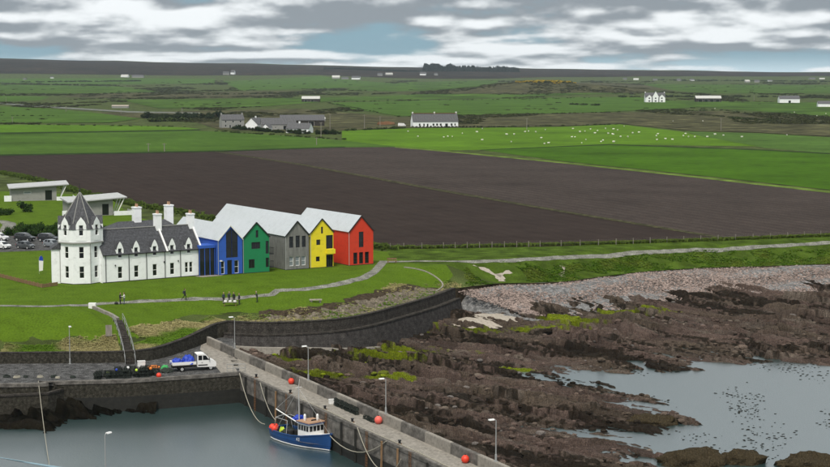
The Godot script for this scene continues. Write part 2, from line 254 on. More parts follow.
func make_materials() -> void:
	var fine := ntex(1, 0.02, [0.45, 0.75, 0.95, 1.25], 5)
	var mid := ntex(2, 0.012, [0.6, 0.85, 1.0, 1.2], 5)
	var speck := ntex(3, 0.09, [0.35, 0.8, 1.0, 1.4], 3)
	var turf := ntex(9, 0.09, [0.62, 0.92, 1.0, 1.2], 4)
	var even := ntex(10, 0.012, [0.84, 0.96, 1.0, 1.07], 5)
	var conc := ntex(13, 0.02, [0.72, 0.93, 1.0, 1.08], 5)
	var soft := ntex(4, 0.008, [0.8, 0.95, 1.0, 1.1], 4)
	var wall := ntex(5, 0.01, [0.88, 0.98, 1.0, 1.0], 5)
	var streak := ntex(6, 0.02, [0.7, 0.92, 1.0, 1.18], 5, 512, FastNoiseLite.TYPE_SIMPLEX_SMOOTH, 8)
	var bump := ntn(7, 0.03, 6.0)
	var cells := ntex(8, 0.05, [0.3, 0.75, 1.0, 1.25], 3, 512, FastNoiseLite.TYPE_CELLULAR)
	# land
	M.rough = mat(0.062, 0.082, 0.024, 1, speck, 9.0, mid, 70.0)
	M.lawn = mat(0.076, 0.130, 0.010, 1, turf, 20.0, even, 34.0)
	M.coast_grass = mat(0.056, 0.092, 0.011, 1, turf, 22.0, mid, 30.0)
	M.green_mid = mat(0.052, 0.104, 0.014, 1, even, 60.0, soft, 300.0)
	M.green_lime = mat(0.070, 0.145, 0.010, 1, even, 60.0, soft, 300.0)
	M.green_bright = mat(0.076, 0.154, 0.009, 1, even, 50.0, soft, 260.0)
	M.green_deep = mat(0.044, 0.103, 0.005, 1, even, 50.0, soft, 260.0)
	M.green_grey = mat(0.058, 0.112, 0.020, 1, even, 40.0, soft, 200.0)
	M.green_far = mat(0.052, 0.100, 0.014, 1, even, 120.0, mid, 500.0)
	M.rough_brown = mat(0.066, 0.064, 0.030, 1, mid, 60.0, fine, 350.0)
	M.moor = mat(0.024, 0.0165, 0.011, 1, fine, 420.0, mid, 1500.0)
	M.verge = mat(0.052, 0.050, 0.026, 1, speck, 12.0, fine, 30.0)
	M.verge_pale = mat(0.110, 0.165, 0.030, 1, speck, 20.0, mid, 60.0)
	M.verge_dark = mat(0.022, 0.042, 0.010, 1, speck, 20.0, mid, 60.0)
	M.track = mat(0.16, 0.17, 0.15, 1, mid, 30.0)
	M.plough_dark = mat(0.0345, 0.0264, 0.0232, 1, plough_tex(11, 0.86, 1.16), 64.0, even, 90.0)
	M.plough_pale = mat(0.0450, 0.0368, 0.0330, 1, plough_tex(12, 0.74, 1.36), 90.0, even, 260.0)
	for k in ["plough_dark", "plough_pale"]:
		M[k].uv1_triplanar = false; M[k].uv1_scale = Vector3.ONE
	M.pale_earth = mat(0.15, 0.128, 0.098, 1, fine, 5.0, mid, 9.0)
	M.soil = mat(0.055, 0.042, 0.028, 1, cells, 4.0, fine, 9.0, null)
	M.path = mat(0.20, 0.20, 0.175, 1, fine, 3.0, mid, 14.0)
	M.road = mat(0.085, 0.085, 0.085, 1, fine, 3.0, mid, 9.0)
	M.concrete = mat(0.27, 0.25, 0.22, 0.95, conc, 5.0, even, 9.0, bump, 0.3)
	M.concrete_dark = mat(0.052, 0.047, 0.042, 0.95, fine, 2.6, mid, 7.0, bump, 0.5)
	M.concrete_wet = mat(0.052, 0.048, 0.046, 0.9, fine, 2.2, mid, 6.0, bump, 0.7)
	M.concrete_mid = mat(0.150, 0.140, 0.128, 0.95, conc, 4.0, mid, 8.0, bump, 0.4)
	M.weed_wall = mat(0.011, 0.011, 0.008, 0.8, cells, 2.2, mid, 6.0, bump, 0.8)
	M.masonry = mat(0.044, 0.041, 0.033, 1, cells, 2.4, fine, 6.0, bump, 1.0)
	M.sand = mat(0.36, 0.32, 0.27, 1, conc, 6.0)
	M.shingle = mat(0.37, 0.28, 0.24, 1, speck, 12.0, fine, 14.0, bump, 0.8)
	M.rock = mat(1, 1, 1, 0.9, speck, 5.0, fine, 2.6, bump, 1.0)
	M.stone = mat(1, 1, 1, 0.95, fine, 1.2)
	M.leaf = mat(1, 1, 1, 1)
	M.leaf.backlight_enabled = true; M.leaf.backlight = Color(0.25, 0.3, 0.15)
	# sea
	M.sea = mat(0.022, 0.050, 0.050, 0.2, null, 6.0, null, 40.0, ntn(21, 0.03, 5.0, 5), 0.6)
	M.sea.metallic_specular = 1.0
	M.sea.clearcoat_enabled = true; M.sea.clearcoat = 1.0; M.sea.clearcoat_roughness = 0.3
	# buildings
	M.white = mat(0.88, 0.90, 0.91, 0.85, wall, 6.0)
	M.white_trim = mat(0.82, 0.82, 0.80, 0.7)
	M.slate = mat(0.060, 0.062, 0.070, 0.75, cells, 2.0, fine, 5.0)
	M.roof_white = mat(0.49, 0.525, 0.55, 0.45, wall, 7.0)
	M.blue = mat(0.024, 0.100, 0.46, 0.8, wall, 6.0)
	M.green = mat(0.006, 0.205, 0.075, 0.8, wall, 6.0)
	M.grey = mat(0.185, 0.185, 0.175, 0.85, streak, 4.0, wall, 5.0)
	M.yellow = mat(0.80, 0.66, 0.018, 0.8, wall, 6.0)
	M.red = mat(0.60, 0.040, 0.012, 0.8, wall, 6.0)
	M.glass = mat(0.012, 0.014, 0.016, 0.06)
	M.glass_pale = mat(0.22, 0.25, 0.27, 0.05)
	M.dark = mat(0.015, 0.015, 0.016, 0.7)
	M.black = mat(0.008, 0.008, 0.009, 0.5)
	M.steel = mat(0.42, 0.43, 0.43, 0.45)
	M.galv = mat(0.30, 0.31, 0.31, 0.55)
	M.rust = mat(0.16, 0.085, 0.045, 0.9, fine, 1.5)
	M.timber = mat(0.22, 0.14, 0.08, 0.9, streak, 2.0)
	M.timber_grey = mat(0.24, 0.22, 0.19, 0.9, streak, 2.0)
	M.clay = mat(0.38, 0.24, 0.16, 0.9)
	M.paint_white = mat(0.80, 0.80, 0.79, 0.35)
	M.tyre = mat(0.012, 0.012, 0.012, 0.9)
	M.lampred = mat(0.45, 0.02, 0.015, 0.3)
	M.buoy_red = mat(0.75, 0.05, 0.02, 0.5)
	M.buoy_pink = mat(0.78, 0.13, 0.10, 0.55, wall, 0.7)
	M.net = mat(0.040, 0.048, 0.042, 0.95)
	M.rope = mat(0.36, 0.34, 0.28, 0.95)
	M.rope_blue = mat(0.25, 0.36, 0.42, 0.95)
	M.tarp = mat(0.010, 0.045, 0.42, 0.5, soft, 0.8)
	M.hull_blue = mat(0.010, 0.062, 0.21, 0.35, wall, 3.0)
	M.orange = mat(0.75, 0.22, 0.03, 0.6)
	M.hivis = mat(0.55, 0.75, 0.05, 0.6)
	M.skin = mat(1, 1, 1, 0.85)
	M.thatch = mat(0.17, 0.15, 0.13, 0.95, mid, 6.0)
	M.roof_grey = mat(0.095, 0.095, 0.10, 0.85, mid, 6.0)
	M.harl_grey = mat(0.30, 0.30, 0.285, 0.9, wall, 8.0)
	M.roof_lodge = mat(0.42, 0.43, 0.43, 0.6, wall, 8.0)
	M.roof_pale = mat(0.50, 0.50, 0.47, 0.6, wall, 8.0)

func plough_tex(seed_: int, lo: float, hi: float) -> ImageTexture:
	# drill rows run along u, with clods and stones
	var im := Image.create(512, 512, false, Image.FORMAT_RGB8)
	var a := noise(seed_, 1.0, 3); var b := noise(seed_ + 5, 1.0, 2)
	for y in 512:
		for x in 512:
			var g := 0.5 + 0.09 * a.get_noise_2d(x * 0.010, y * 0.16) + 0.12 * a.get_noise_2d(x * 0.03 + 400.0, y * 0.03) + 0.34 * b.get_noise_2d(x * 0.21, y * 0.21) + 0.13 * sin(TAU * y / 32.0) * (0.6 + a.get_noise_2d(x * 0.02, y * 0.02 + 900.0))
			g = lerpf(lo, hi, clampf(g, 0, 1)) * 0.8
			im.set_pixel(x, y, Color(g, g * 0.985, g * 0.975))
	return ImageTexture.create_from_image(im)

# ---------------------------------------------------------------- sky
var sk1 := FastNoiseLite.new()
var sk2 := FastNoiseLite.new()
func sky_noise(az: float, s: float) -> float:
	var x := 57.3 * cos(az); var y := 57.3 * sin(az)
	return 0.72 * sk1.get_noise_3d(x * 0.36, y * 0.36, s * 1.35) + 0.80 * sk2.get_noise_3d(x * 0.52, y * 0.52, s * 0.66) + 0.20 * sk2.get_noise_3d(x * 1.7 + 200.0, y * 1.7, s * 2.0)
func sky_col(az: float, el: float) -> Color:   # az in radians (0 along -z), el in degrees: heavy grey layer above bright broken cloud, small pale blue gaps
	var s := log(1.0 + maxf(el, 0.0) / 0.9) * 7.0
	var n := sky_noise(az, s)
	var up := sky_noise(az, s + 0.9)
	var high := smoothstep(1.1, 2.1, el)
	var cover := clampf((n + lerpf(0.42, 0.62, high)) * 3.2, 0.0, 1.0)
	var lit := clampf(0.55 + (n - up) * 2.1 + 0.12 * smoothstep(0.4, 0.1, el) - 0.30 * high * (1.0 - 0.75 * smoothstep(3.5, 7.0, el)) + 0.25 * n, 0.0, 1.0)
	var gap := Color(0.13, 0.205, 0.245).lerp(Color(0.30, 0.38, 0.42), smoothstep(0.8, 0.0, el))
	var body := Color(0.145, 0.165, 0.182).lerp(Color(0.47, 0.49, 0.50), lit * lit * (3.0 - 2.0 * lit))
	return gap.lerp(body, cover * cover * (3.0 - 2.0 * cover))

func make_sky(env: Environment) -> void:
	sk1 = noise(31, 0.16, 4); sk2 = noise(37, 0.22, 6); sk2.fractal_gain = 0.52
	var w := 768; var h := 384
	var im := Image.create(w, h, false, Image.FORMAT_RGBF)
	for y in h:
		var el := 90.0 - (y + 0.5) / h * 180.0
		for x in w:
			im.set_pixel(x, y, sky_col((x + 0.5) / w * TAU, el) if el > -1.0 else Color(0.12, 0.13, 0.12))
	var p := PanoramaSkyMaterial.new()
	p.panorama = ImageTexture.create_from_image(im)
	env.background_mode = Environment.BG_SKY
	env.sky = Sky.new(); env.sky.sky_material = p
	# the same clouds drawn finer on a wall of air far behind the hills
	var bw := 1536; var bh := 208; var half := deg_to_rad(30.0); var top := 7.5
	var fi := Image.create(bw, bh, false, Image.FORMAT_RGBF)
	for y in bh:
		var el := top * (1.0 - (y + 0.5) / bh) - 0.4
		for x in bw:
			fi.set_pixel(x, y, sky_col(lerpf(-half, half, (x + 0.5) / bw), el))
	var st := SurfaceTool.new()
	st.begin(Mesh.PRIMITIVE_TRIANGLES)
	var R := 14000.0
	for i in 48:
		for q in [[i, 0], [i, 1], [i + 1, 1], [i, 0], [i + 1, 1], [i + 1, 0]]:
			var a := lerpf(-half, half, q[0] / 48.0); var e := deg_to_rad(top if q[1] else 0.0) - deg_to_rad(0.4)
			st.set_uv(Vector2(q[0] / 48.0, 1.0 - q[1]))
			st.set_normal(Vector3(-sin(a), 0, cos(a)))
			st.add_vertex(Vector3(sin(a) * R, 44.0 + tan(e) * R, -cos(a) * R))
	var m := StandardMaterial3D.new()
	m.albedo_color = Color.BLACK; m.roughness = 1.0; m.metallic_specular = 0.0
	m.emission_enabled = true; m.emission = Color.WHITE; m.emission_operator = BaseMaterial3D.EMISSION_OP_MULTIPLY
	m.emission_texture = ImageTexture.create_from_image(fi); m.texture_repeat = false
	var o := struct("sky", st.commit(), m)
	o.set_meta("label", "layered grey and white clouds with pale blue gaps")

# ---------------------------------------------------------------- land
func coast_near(x: float, z: float) -> Array:   # distance to the coast line, height of its edge, width of its slope, index along it
	var best := 1e9; var out := [1e9, 9.0, 10.0, 0.0]
	for i in COAST.size() - 1:
		var a: Array = COAST[i]; var b: Array = COAST[i + 1]
		var ax: float = a[0]; var az: float = a[1]; var dx: float = b[0] - ax; var dz: float = b[1] - az
		var t := clampf(((x - ax) * dx + (z - az) * dz) / (dx * dx + dz * dz), 0.0, 1.0)
		var ex := x - ax - dx * t; var ez := z - az - dz * t
		var d := ex * ex + ez * ez
		if d < best:
			best = d
			out = [0.0, lerpf(a[2], b[2], t), lerpf(a[3], b[3], t), i + t]
	out[0] = sqrt(best)
	return out
func terr(x: float, z: float) -> float:
	var d := -z
	var y := 9.0
	if d > 700.0: y += 1.2e-6 * (d - 700.0) * (d - 700.0)
	if d > 1500.0:
		y += maxf(16.3 - 0.0214 * minf(x, 0.0) - 0.0125 * maxf(x, 0.0), -3.0) * smoothstep(4600.0, 6100.0, d)
		y += 18.0 * exp(-pow((x - 215.0) / 165.0, 2) - pow((d - 2700.0) / 380.0, 2))
		y += na.get_noise_2d(x * 0.05, z * 0.05) * 5.0 * smoothstep(4300.0, 6000.0, d)
	if d < 430.0:
		var c := coast_near(x, z)
		if c[0] < c[2]:
			var t: float = c[0] / c[2]
			var k: float = c[3]
			var scarp := smoothstep(6.8, 10.8, k) * (1.0 - smoothstep(13.5, 15.0, k))
			var plainp := t * t * (3.0 - 2.0 * t)
			var cut: float = c[0] + nb.get_noise_2d(x * 3.0, z * 3.0) * 1.1
			var broken = 0.03 * c[0] / 3.0 + 0.36 * smoothstep(3.0, 4.3, cut) + 0.61 * smoothstep(3.5, c[2], c[0])
			y = lerpf(c[1], 9.0, clampf(lerpf(plainp, broken, scarp), 0.0, 1.0))
			y += nb.get_noise_2d(x * 6.0, z * 6.0) * 0.22 * sin(PI * minf(t, 1.0))
	return y
func cell_of(a: PackedFloat64Array, q: float) -> int:
	return clampi(a.bsearch(q, false) - 1, 0, a.size() - 2)
func ground(x: float, z: float) -> float:   # height of the land mesh
	var i := cell_of(XS, x); var j := cell_of(ZS, z)
	var w := XS.size()
	var u := (x - XS[i]) / (XS[i + 1] - XS[i]); var v := (z - ZS[j]) / (ZS[j + 1] - ZS[j])
	var h00 := HG[j * w + i]; var h10 := HG[j * w + i + 1]; var h01 := HG[(j + 1) * w + i]; var h11 := HG[(j + 1) * w + i + 1]
	return h00 + (h10 - h00) * u + (h11 - h10) * v if u >= v else h00 + (h11 - h01) * u + (h01 - h00) * v
func at(x: float, z: float, dy := 0.0) -> Vector3:
	return Vector3(x, ground(x, z) + dy, z)
func norm(x: float, z: float) -> Vector3:
	var e := 0.6 if z > -430.0 else (6.0 if z > -1100.0 else 40.0)
	return Vector3(ground(x - e, z) - ground(x + e, z), 2.0 * e, ground(x, z - e) - ground(x, z + e)).normalized()
func sheet(poly: PackedVector2Array, off: float, uvdir := Vector2.ZERO, uvlen := 1.0) -> ArrayMesh:
	# lays a flat outline on the land mesh, cut along the mesh's own triangles
	var v := PackedVector3Array(); var n := PackedVector3Array(); var uv := PackedVector2Array()
	var lo := poly[0]; var hi := poly[0]
	for p in poly:
		lo = lo.min(p); hi = hi.max(p)
	var i0 := cell_of(XS, lo.x); var i1 := cell_of(XS, hi.x); var j0 := cell_of(ZS, lo.y); var j1 := cell_of(ZS, hi.y)
	var marked := {}
	for k in poly.size():
		var a := poly[k]; var b := poly[(k + 1) % poly.size()]
		var p := a; var left := a.distance_to(b); var dir := (b - a).normalized()
		while true:
			var ci := cell_of(XS, p.x); var cj := cell_of(ZS, p.y)
			for q in 9:
				marked[(cj + q / 3 - 1) * 4096 + ci + q % 3 - 1] = true
			if left <= 0.0: break
			var st := minf(XS[ci + 1] - XS[ci], ZS[cj + 1] - ZS[cj]) * 0.9
			st = minf(st, left); left -= st
			if left < 1e-4: left = 0.0
			p = p + dir * st if left > 0.0 else b
	for j in range(j0, j1 + 1):
		for i in range(i0, i1 + 1):
			var a := Vector2(XS[i], ZS[j]); var b := Vector2(XS[i + 1], ZS[j]); var c := Vector2(XS[i + 1], ZS[j + 1]); var d := Vector2(XS[i], ZS[j + 1])
			var tris := [[a, b, c], [a, c, d]]
			if marked.has(j * 4096 + i):
				for t in tris:
					for piece in Geometry2D.intersect_polygons(PackedVector2Array(t), poly):
						var ix := Geometry2D.triangulate_polygon(piece)
						for q in range(0, ix.size(), 3):
							emit(v, n, piece[ix[q]], piece[ix[q + 1]], piece[ix[q + 2]], off)
			elif Geometry2D.is_point_in_polygon((a + c) * 0.5, poly):
				for t in tris: emit(v, n, t[0], t[1], t[2], off)
	var arr := []
	arr.resize(Mesh.ARRAY_MAX)
	arr[Mesh.ARRAY_VERTEX] = v; arr[Mesh.ARRAY_NORMAL] = n
	if uvdir != Vector2.ZERO:
		for p in v:
			var f := Vector2(p.x, p.z)
			uv.append(Vector2(f.dot(uvdir), f.dot(uvdir.orthogonal())) / uvlen)
		arr[Mesh.ARRAY_TEX_UV] = uv
	var r := ArrayMesh.new()
	r.add_surface_from_arrays(Mesh.PRIMITIVE_TRIANGLES, arr)
	return r
func emit(v: PackedVector3Array, n: PackedVector3Array, a: Vector2, b: Vector2, c: Vector2, off: float) -> void:
	var ar := (b - a).cross(c - a)
	if absf(ar) < 1e-5: return
	if ar < 0.0:
		var s := b; b = c; c = s
	for p in [a, b, c]:
		v.append(at(p.x, p.y, off)); n.append(norm(p.x, p.y))
func ribbon(line: PackedVector2Array, half: float, wob := 0.0) -> PackedVector2Array:
	var l := PackedVector2Array(); var r := PackedVector2Array()
	for i in line.size():
		var d := (line[mini(i + 1, line.size() - 1)] - line[maxi(i - 1, 0)]).normalized().orthogonal()
		var w := half + wob * nb.get_noise_2d(line[i].x * 9.0, line[i].y * 9.0)
		l.append(line[i] + d * w); r.append(line[i] - d * w)
	r.reverse()
	l.append_array(r)
	return l
func smooth_line(line: PackedVector2Array, step := 2.0) -> PackedVector2Array:
	var c := Curve2D.new()
	for i in line.size():
		var d := (line[mini(i + 1, line.size() - 1)] - line[maxi(i - 1, 0)]) / 6.0
		c.add_point(line[i], -d, d)
	c.bake_interval = step
	return c.get_baked_points()

# ---------------------------------------------------------------- setting
const PIER_A := Vector2(-23.6, -215.08)
const PIER_D := Vector2(0.4465, 0.8948)
const PIER_N := Vector2(0.8948, -0.4465)
func pier(t: float, s: float, y: float) -> Vector3:   # t metres along the pier from the quay corner, s across it towards the rocks
	var p := PIER_A + PIER_D * t + PIER_N * s
	return Vector3(p.x, y, p.y)

func make_land() -> void:
	var x := -2600.0
	while x < 2600.0:
		XS.append(x)
		x += 1.0 if x >= -92.0 and x < 100.0 else (8.0 if absf(x) < 260.0 else (40.0 if absf(x) < 1200.0 else 90.0))
		if x > -92.0 and XS[-1] < -92.0: x = -92.0
	XS.append(2600.0)
	var z := -7300.0
	while z < -205.0:
		ZS.append(z)
		z += 140.0 if z < -3000.0 else (45.0 if z < -1200.0 else (14.0 if z < -430.0 else (3.0 if z < -350.0 else 1.0)))
	ZS.append(-205.0)
	HG.resize(XS.size() * ZS.size())
	for j in ZS.size():
		for i in XS.size():
			HG[j * XS.size() + i] = terr(XS[i], ZS[j])
	var land := PackedVector2Array()
	for c in COAST: land.append(Vector2(c[0], c[1]))
	land.append(Vector2(2600, -7290)); land.append(Vector2(-2600, -7290))
	struct("ground", sheet(land, 0.0), M.rough)
	for f in FIELDS:
		var dirn := Vector2.ZERO
		if f[1].begins_with("plough"): dirn = Vector2(0.363, 0.932)
		struct(f[0], sheet(f[3], 0.03 * f[2] + (0.25 if f[3][0].y < -1500.0 else 0.0), dirn, 64.0), M[f[1]])
	# lawn around the inn down to the bank
	var edge := PackedVector2Array()
	for k in range(2, 16):
		var c: Array = COAST[k]
		var nrm := (Vector2(COAST[k + 1][0], COAST[k + 1][1]) - Vector2(COAST[k - 1][0], COAST[k - 1][1])).normalized().orthogonal()
		var back: float = 5.5 if k < 7 else (6.4 if k < 14 else 2.0)
		var p := Vector2(c[0], c[1]) + nrm * (back if nrm.y < 0 else -back)
		edge.append(p)
	var lawn := smooth_line(edge, 1.5)
	for i in lawn.size(): lawn[i] += Vector2(nb.get_noise_2d(lawn[i].x * 8, lawn[i].y * 8), nb.get_noise_2d(lawn[i].y * 8, 50 + lawn[i].x * 8)) * 2.4
	lawn.append_array(PackedVector2Array([Vector2(7, -293), Vector2(2, -312), Vector2(-8, -322), Vector2(-40, -345), Vector2(-70, -400), Vector2(-90, -470), Vector2(-130, -490), Vector2(-140, -330)]))
	struct("lawn", sheet(lawn, 0.02), M.lawn)
	# coastal turf along the field edge
	var turf := PackedVector2Array([Vector2(-4, -300), Vector2(-6, -324.6), Vector2(30, -330.3), Vector2(60.4, -340.3), Vector2(92, -351.5), Vector2(140, -372)])
	for k in range(26, 16, -1): turf.append(Vector2(COAST[k][0], COAST[k][1] - 0.3) if k < 26 else Vector2(150, -330))
	struct("coastal_turf", sheet(turf, 0.025), M.coast_grass)
	# eroded earth above the sea wall, patches of bare sand in the turf
	var scar := PackedVector2Array(); var back_line := PackedVector2Array()
	for k in range(9, 16):
		var c: Array = COAST[k]
		scar.append(Vector2(c[0], c[1]))
	scar = smooth_line(scar, 1.2)
	for i in scar.size():
		var d := (scar[mini(i + 1, scar.size() - 1)] - scar[maxi(i - 1, 0)]).normalized().orthogonal()
		if d.y > 0: d = -d
		back_line.append(scar[i] + d * (7.0 + 1.6 * nb.get_noise_2d(scar[i].x * 7.0, scar[i].y * 7.0)) * minf(1.0, (scar.size() - i) / 9.0))
	back_line.reverse()
	scar.append_array(back_line)
	struct("bare_earth", sheet(scar, 0.035), M.soil)
	var strip := PackedVector2Array()
	for k in range(8, 16): strip.append(Vector2(COAST[k][0], COAST[k][1]))
	strip = smooth_line(strip, 1.2)
	var inner := PackedVector2Array()
	for i in strip.size():
		var d := (strip[mini(i + 1, strip.size() - 1)] - strip[maxi(i - 1, 0)]).normalized().orthogonal()
		if d.y > 0: d = -d
		inner.append(strip[i] + d * (4.6 + 1.5 * nb.get_noise_2d(strip[i].x * 9.0, strip[i].y * 9.0)) * minf(1.0, minf(i, strip.size() - i) / 9.0 + 0.05))
	inner.reverse()
	strip.append_array(inner)
	struct("bare_earth", sheet(strip, 0.05), M.pale_earth)
	for q in [[Vector2(10.9, -301.6), Vector2(12.2, -301.0), Vector2(13.5, -300.4), Vector2(14.6, -299.7), Vector2(15.7, -299.1), Vector2(16.1, -297.0)], [Vector2(15.4, -299.4), Vector2(16.6, -300.6), Vector2(18.0, -301.6)], [Vector2(28.35, -309.6), Vector2(28.6, -307.4), Vector2(27.9, -305.0), Vector2(28.1, -303.0)]]:
		for piece in Geometry2D.intersect_polygons(ribbon(smooth_line(PackedVector2Array(q), 0.5), 0.42, 0.9), land): struct("bare_sand", sheet(piece, 0.06), M.sand)
	struct("path", sheet(ribbon(smooth_line(PATH_NEAR), 0.85, 0.12), 0.045), M.path)
	struct("path", sheet(ribbon(smooth_line(PATH_FAR), 0.95, 0.15), 0.07), M.path)
	# car park and the track to the lodges
	struct("car_park", sheet(PackedVector2Array([Vector2(-125, -316), Vector2(-82.5, -318.5), Vector2(-66, -325), Vector2(-62, -331), Vector2(-70, -349), Vector2(-91, -352), Vector2(-125, -352)]), 0.04), M.road)
	struct("track", sheet(ribbon(smooth_line(PackedVector2Array([Vector2(-110, -352), Vector2(-95, -358), Vector2(-94, -372), Vector2(-101, -388), Vector2(-125, -400)])), 1.6, 0.4), 0.05), M.path)
	struct("terrace", sheet(PackedVector2Array([Vector2(-38.6, -280.0), Vector2(-36.9, -278.6), Vector2(-33.6, -281.0), Vector2(-34.4, -282.4)]), 0.05), M.concrete)

# rock and beach ------------------------------------------------
var BAY := PackedVector2Array([Vector2(22.8, -234.2), Vector2(27.7, -239.0), Vector2(35, -237.4), Vector2(41.2, -239), Vector2(43.6, -246.7), Vector2(53.3, -246.7), Vector2(63.3, -243.2), Vector2(110, -236), Vector2(160, -150), Vector2(24, -140), Vector2(26.5, -178.8), Vector2(28.3, -187.1), Vector2(27.5, -194), Vector2(32.7, -198), Vector2(35.8, -206.8), Vector2(31.2, -220.7), Vector2(27.6, -225.8)])
var BG := PackedFloat32Array()   # base height of the foreshore every two metres
const BX := -40.0
const BZ := -330.0
const BW := 101
const BH := 101
func seg_dist(p: Vector2, poly: PackedVector2Array) -> float:
	var d := 1e9
	for i in poly.size():
		d = minf(d, p.distance_squared_to(Geometry2D.get_closest_point_to_segment(p, poly[i], poly[(i + 1) % poly.size()])))
	return sqrt(d)
func shore_base(x: float, z: float) -> float:
	var p := Vector2(x, z)
	var c := coast_near(x, z)
	var inside := Geometry2D.is_point_in_polygon(p, BAY)
	var b := seg_dist(p, BAY)
	var k: float = c[3]
	var wall := 1.0 - smoothstep(13.6, 15.4, k)
	var r0 := lerpf(2.5, lerpf(3.1, 1.5, smoothstep(8.0, 12.5, k)), wall)
	if inside: return -0.16 * minf(b, 7.0) - 0.02
	var off: float = maxf(c[0] - lerpf(13.0, 0.0, wall), 0.0)
	var h := r0 * b / (b + off + 0.01)
	var s := (p - PIER_A).dot(PIER_N)
	var tt := (p - PIER_A).dot(PIER_D)
	if tt > -10.0: h = lerpf(h, 1.1, (1.0 - smoothstep(4.0, 22.0, s)) * smoothstep(0.0, 20.0, tt))
	return h
func base_at(x: float, z: float) -> float:
	var u := clampf((x - BX) * 0.5, 0.0, BW - 1.001); var v := clampf((z - BZ) * 0.5, 0.0, BH - 1.001)
	var i := int(u); var j := int(v)
	u -= i; v -= j
	return lerpf(lerpf(BG[j * BW + i], BG[j * BW + i + 1], u), lerpf(BG[(j + 1) * BW + i], BG[(j + 1) * BW + i + 1], u), v)
var rk := []
func hash2(a: int, b: int) -> float:
	var h := (a * 374761393 + b * 668265263) & 0x7fffffff
	h = ((h ^ (h >> 13)) * 1274126177) & 0x7fffffff
	return ((h ^ (h >> 16)) & 0xffff) / 65535.0
func rock_at(x: float, z: float) -> Vector2:
	# tilted beds that strike across the shore, split by joints into long slabs; returns height and the slab's own tone
	var wx: float = x + rk[0].get_noise_2d(x, z) * 4.5 + rk[4].get_noise_2d(x, z) * 0.35
	var wz: float = z + rk[0].get_noise_2d(x + 300.0, z) * 4.5 + rk[4].get_noise_2d(x + 50.0, z) * 0.35
	var w := wx * 0.60 - wz * 0.80            # across the beds, rising away from the sea
	var l := wx * 0.80 + wz * 0.60            # along them
	var q: float = w / 1.7 + rk[1].get_noise_2d(l * 0.5, w * 0.3) * 0.6
	var bed := floori(q)
	var f := q - bed
	var sl := l / (3.5 + 4.0 * hash2(bed, 7)) + 10.0 * hash2(bed, 3)
	var blk := floori(sl)
	var g := sl - blk
	var hv := hash2(bed, blk)
	var big = w / 9.0 + 0.5 * rk[1].get_noise_2d(l * 0.2 + 60.0, w * 0.1)
	var bf = big - floorf(big)
	var h = 0.75 * (bf / 0.12 if bf < 0.12 else 1.0 - (bf - 0.12) / 0.88)   # the larger ledges
	h += 0.95 * hv - 0.42 * f + 0.18 * (hash2(blk, bed) - 0.5) * (g - 0.5)
	h -= 0.75 * (smoothstep(0.13, 0.0, f) + smoothstep(0.90, 1.0, f)) + 0.55 * smoothstep(0.06, 0.0, minf(g, 1.0 - g))
	h *= 0.45 + 0.75 * clampf(rk[2].get_noise_2d(x, z) * 1.4 + 0.5, 0.0, 1.0)
	return Vector2(h + rk[4].get_noise_2d(x * 1.6, z * 1.6) * 0.20 - 0.42, hv)
func rock_relief(x: float, z: float) -> float:
	return rock_at(x, z).x
func rock_mesh(x0: float, x1: float, z0: float, z1: float, step: float, basef: Callable, keep: Callable, tint := Color(1, 1, 1)) -> ArrayMesh:
	var w := int((x1 - x0) / step) + 1; var h := int((z1 - z0) / step) + 1
	var v := PackedVector3Array(); var c := PackedColorArray(); var ix := PackedInt32Array(); var n := PackedVector3Array()
	v.resize(w * h); c.resize(w * h); n.resize(w * h)
	var jit := RandomNumberGenerator.new()
	jit.seed = 77
	for j in h:
		for i in w:
			var x := x0 + i * step; var z := z0 + j * step
			var far := absf(x) > 8.0 - z * 0.285 or (x - PIER_A.x) * PIER_N.x + (z - PIER_A.y) * PIER_N.y < -900.0
			if x > -33.0 and (x - PIER_A.x) * PIER_N.x + (z - PIER_A.y) * PIER_N.y < 2.5: far = true
			if far:
				v[j * w + i] = Vector3(x, -9.0, z)
				continue
			x += jit.randf_range(-0.3, 0.3) * step; z += jit.randf_range(-0.3, 0.3) * step
			var b: float = basef.call(x, z)
			var ra := rock_at(x, z)
			v[j * w + i] = Vector3(x, b + ra.x * clampf(0.75 + b * 0.4, 0.35, 1.15), z)
			var tone := 0.66 + 0.68 * ra.y
			var rc := rock_col(x, z)
			c[j * w + i] = Color(rc.r * tint.r * tone, rc.g * tint.g * tone, rc.b * tint.b * tone)
	for j in h:
		for i in w:
			var l := v[j * w + maxi(i - 1, 0)]; var r := v[j * w + mini(i + 1, w - 1)]; var u := v[maxi(j - 1, 0) * w + i]; var d := v[mini(j + 1, h - 1) * w + i]
			n[j * w + i] = (d - u).cross(r - l).normalized()
	for j in h - 1:
		for i in w - 1:
			var a := j * w + i
			if minf(minf(v[a].y, v[a + 1].y), minf(v[a + w].y, v[a + w + 1].y)) < -8.0: continue
			if not keep.call(v[a].x, v[a].z, maxf(v[a].y, v[a + 1].y)): continue
			ix.append_array(PackedInt32Array([a, a + 1, a + w + 1, a, a + w + 1, a + w]))
	var arr := []
	arr.resize(Mesh.ARRAY_MAX)
	arr[Mesh.ARRAY_VERTEX] = v; arr[Mesh.ARRAY_NORMAL] = n; arr[Mesh.ARRAY_COLOR] = c; arr[Mesh.ARRAY_INDEX] = ix
	var r := ArrayMesh.new()
	r.add_surface_from_arrays(Mesh.PRIMITIVE_TRIANGLES, arr)
	return r
const ALGAE := [[-8, -240, 7, 4], [-14, -228, 4, 3], [-1, -250, 6, 4], [9, -268, 6, 2.5], [19, -270, 7, 2.4], [26, -276, 8, 2.6], [36, -283, 7, 2.2], [14, -238, 3, 1.2], [-4, -226, 3, 2], [-16, -238, 5, 3], [42, -286, 5, 1.6]]
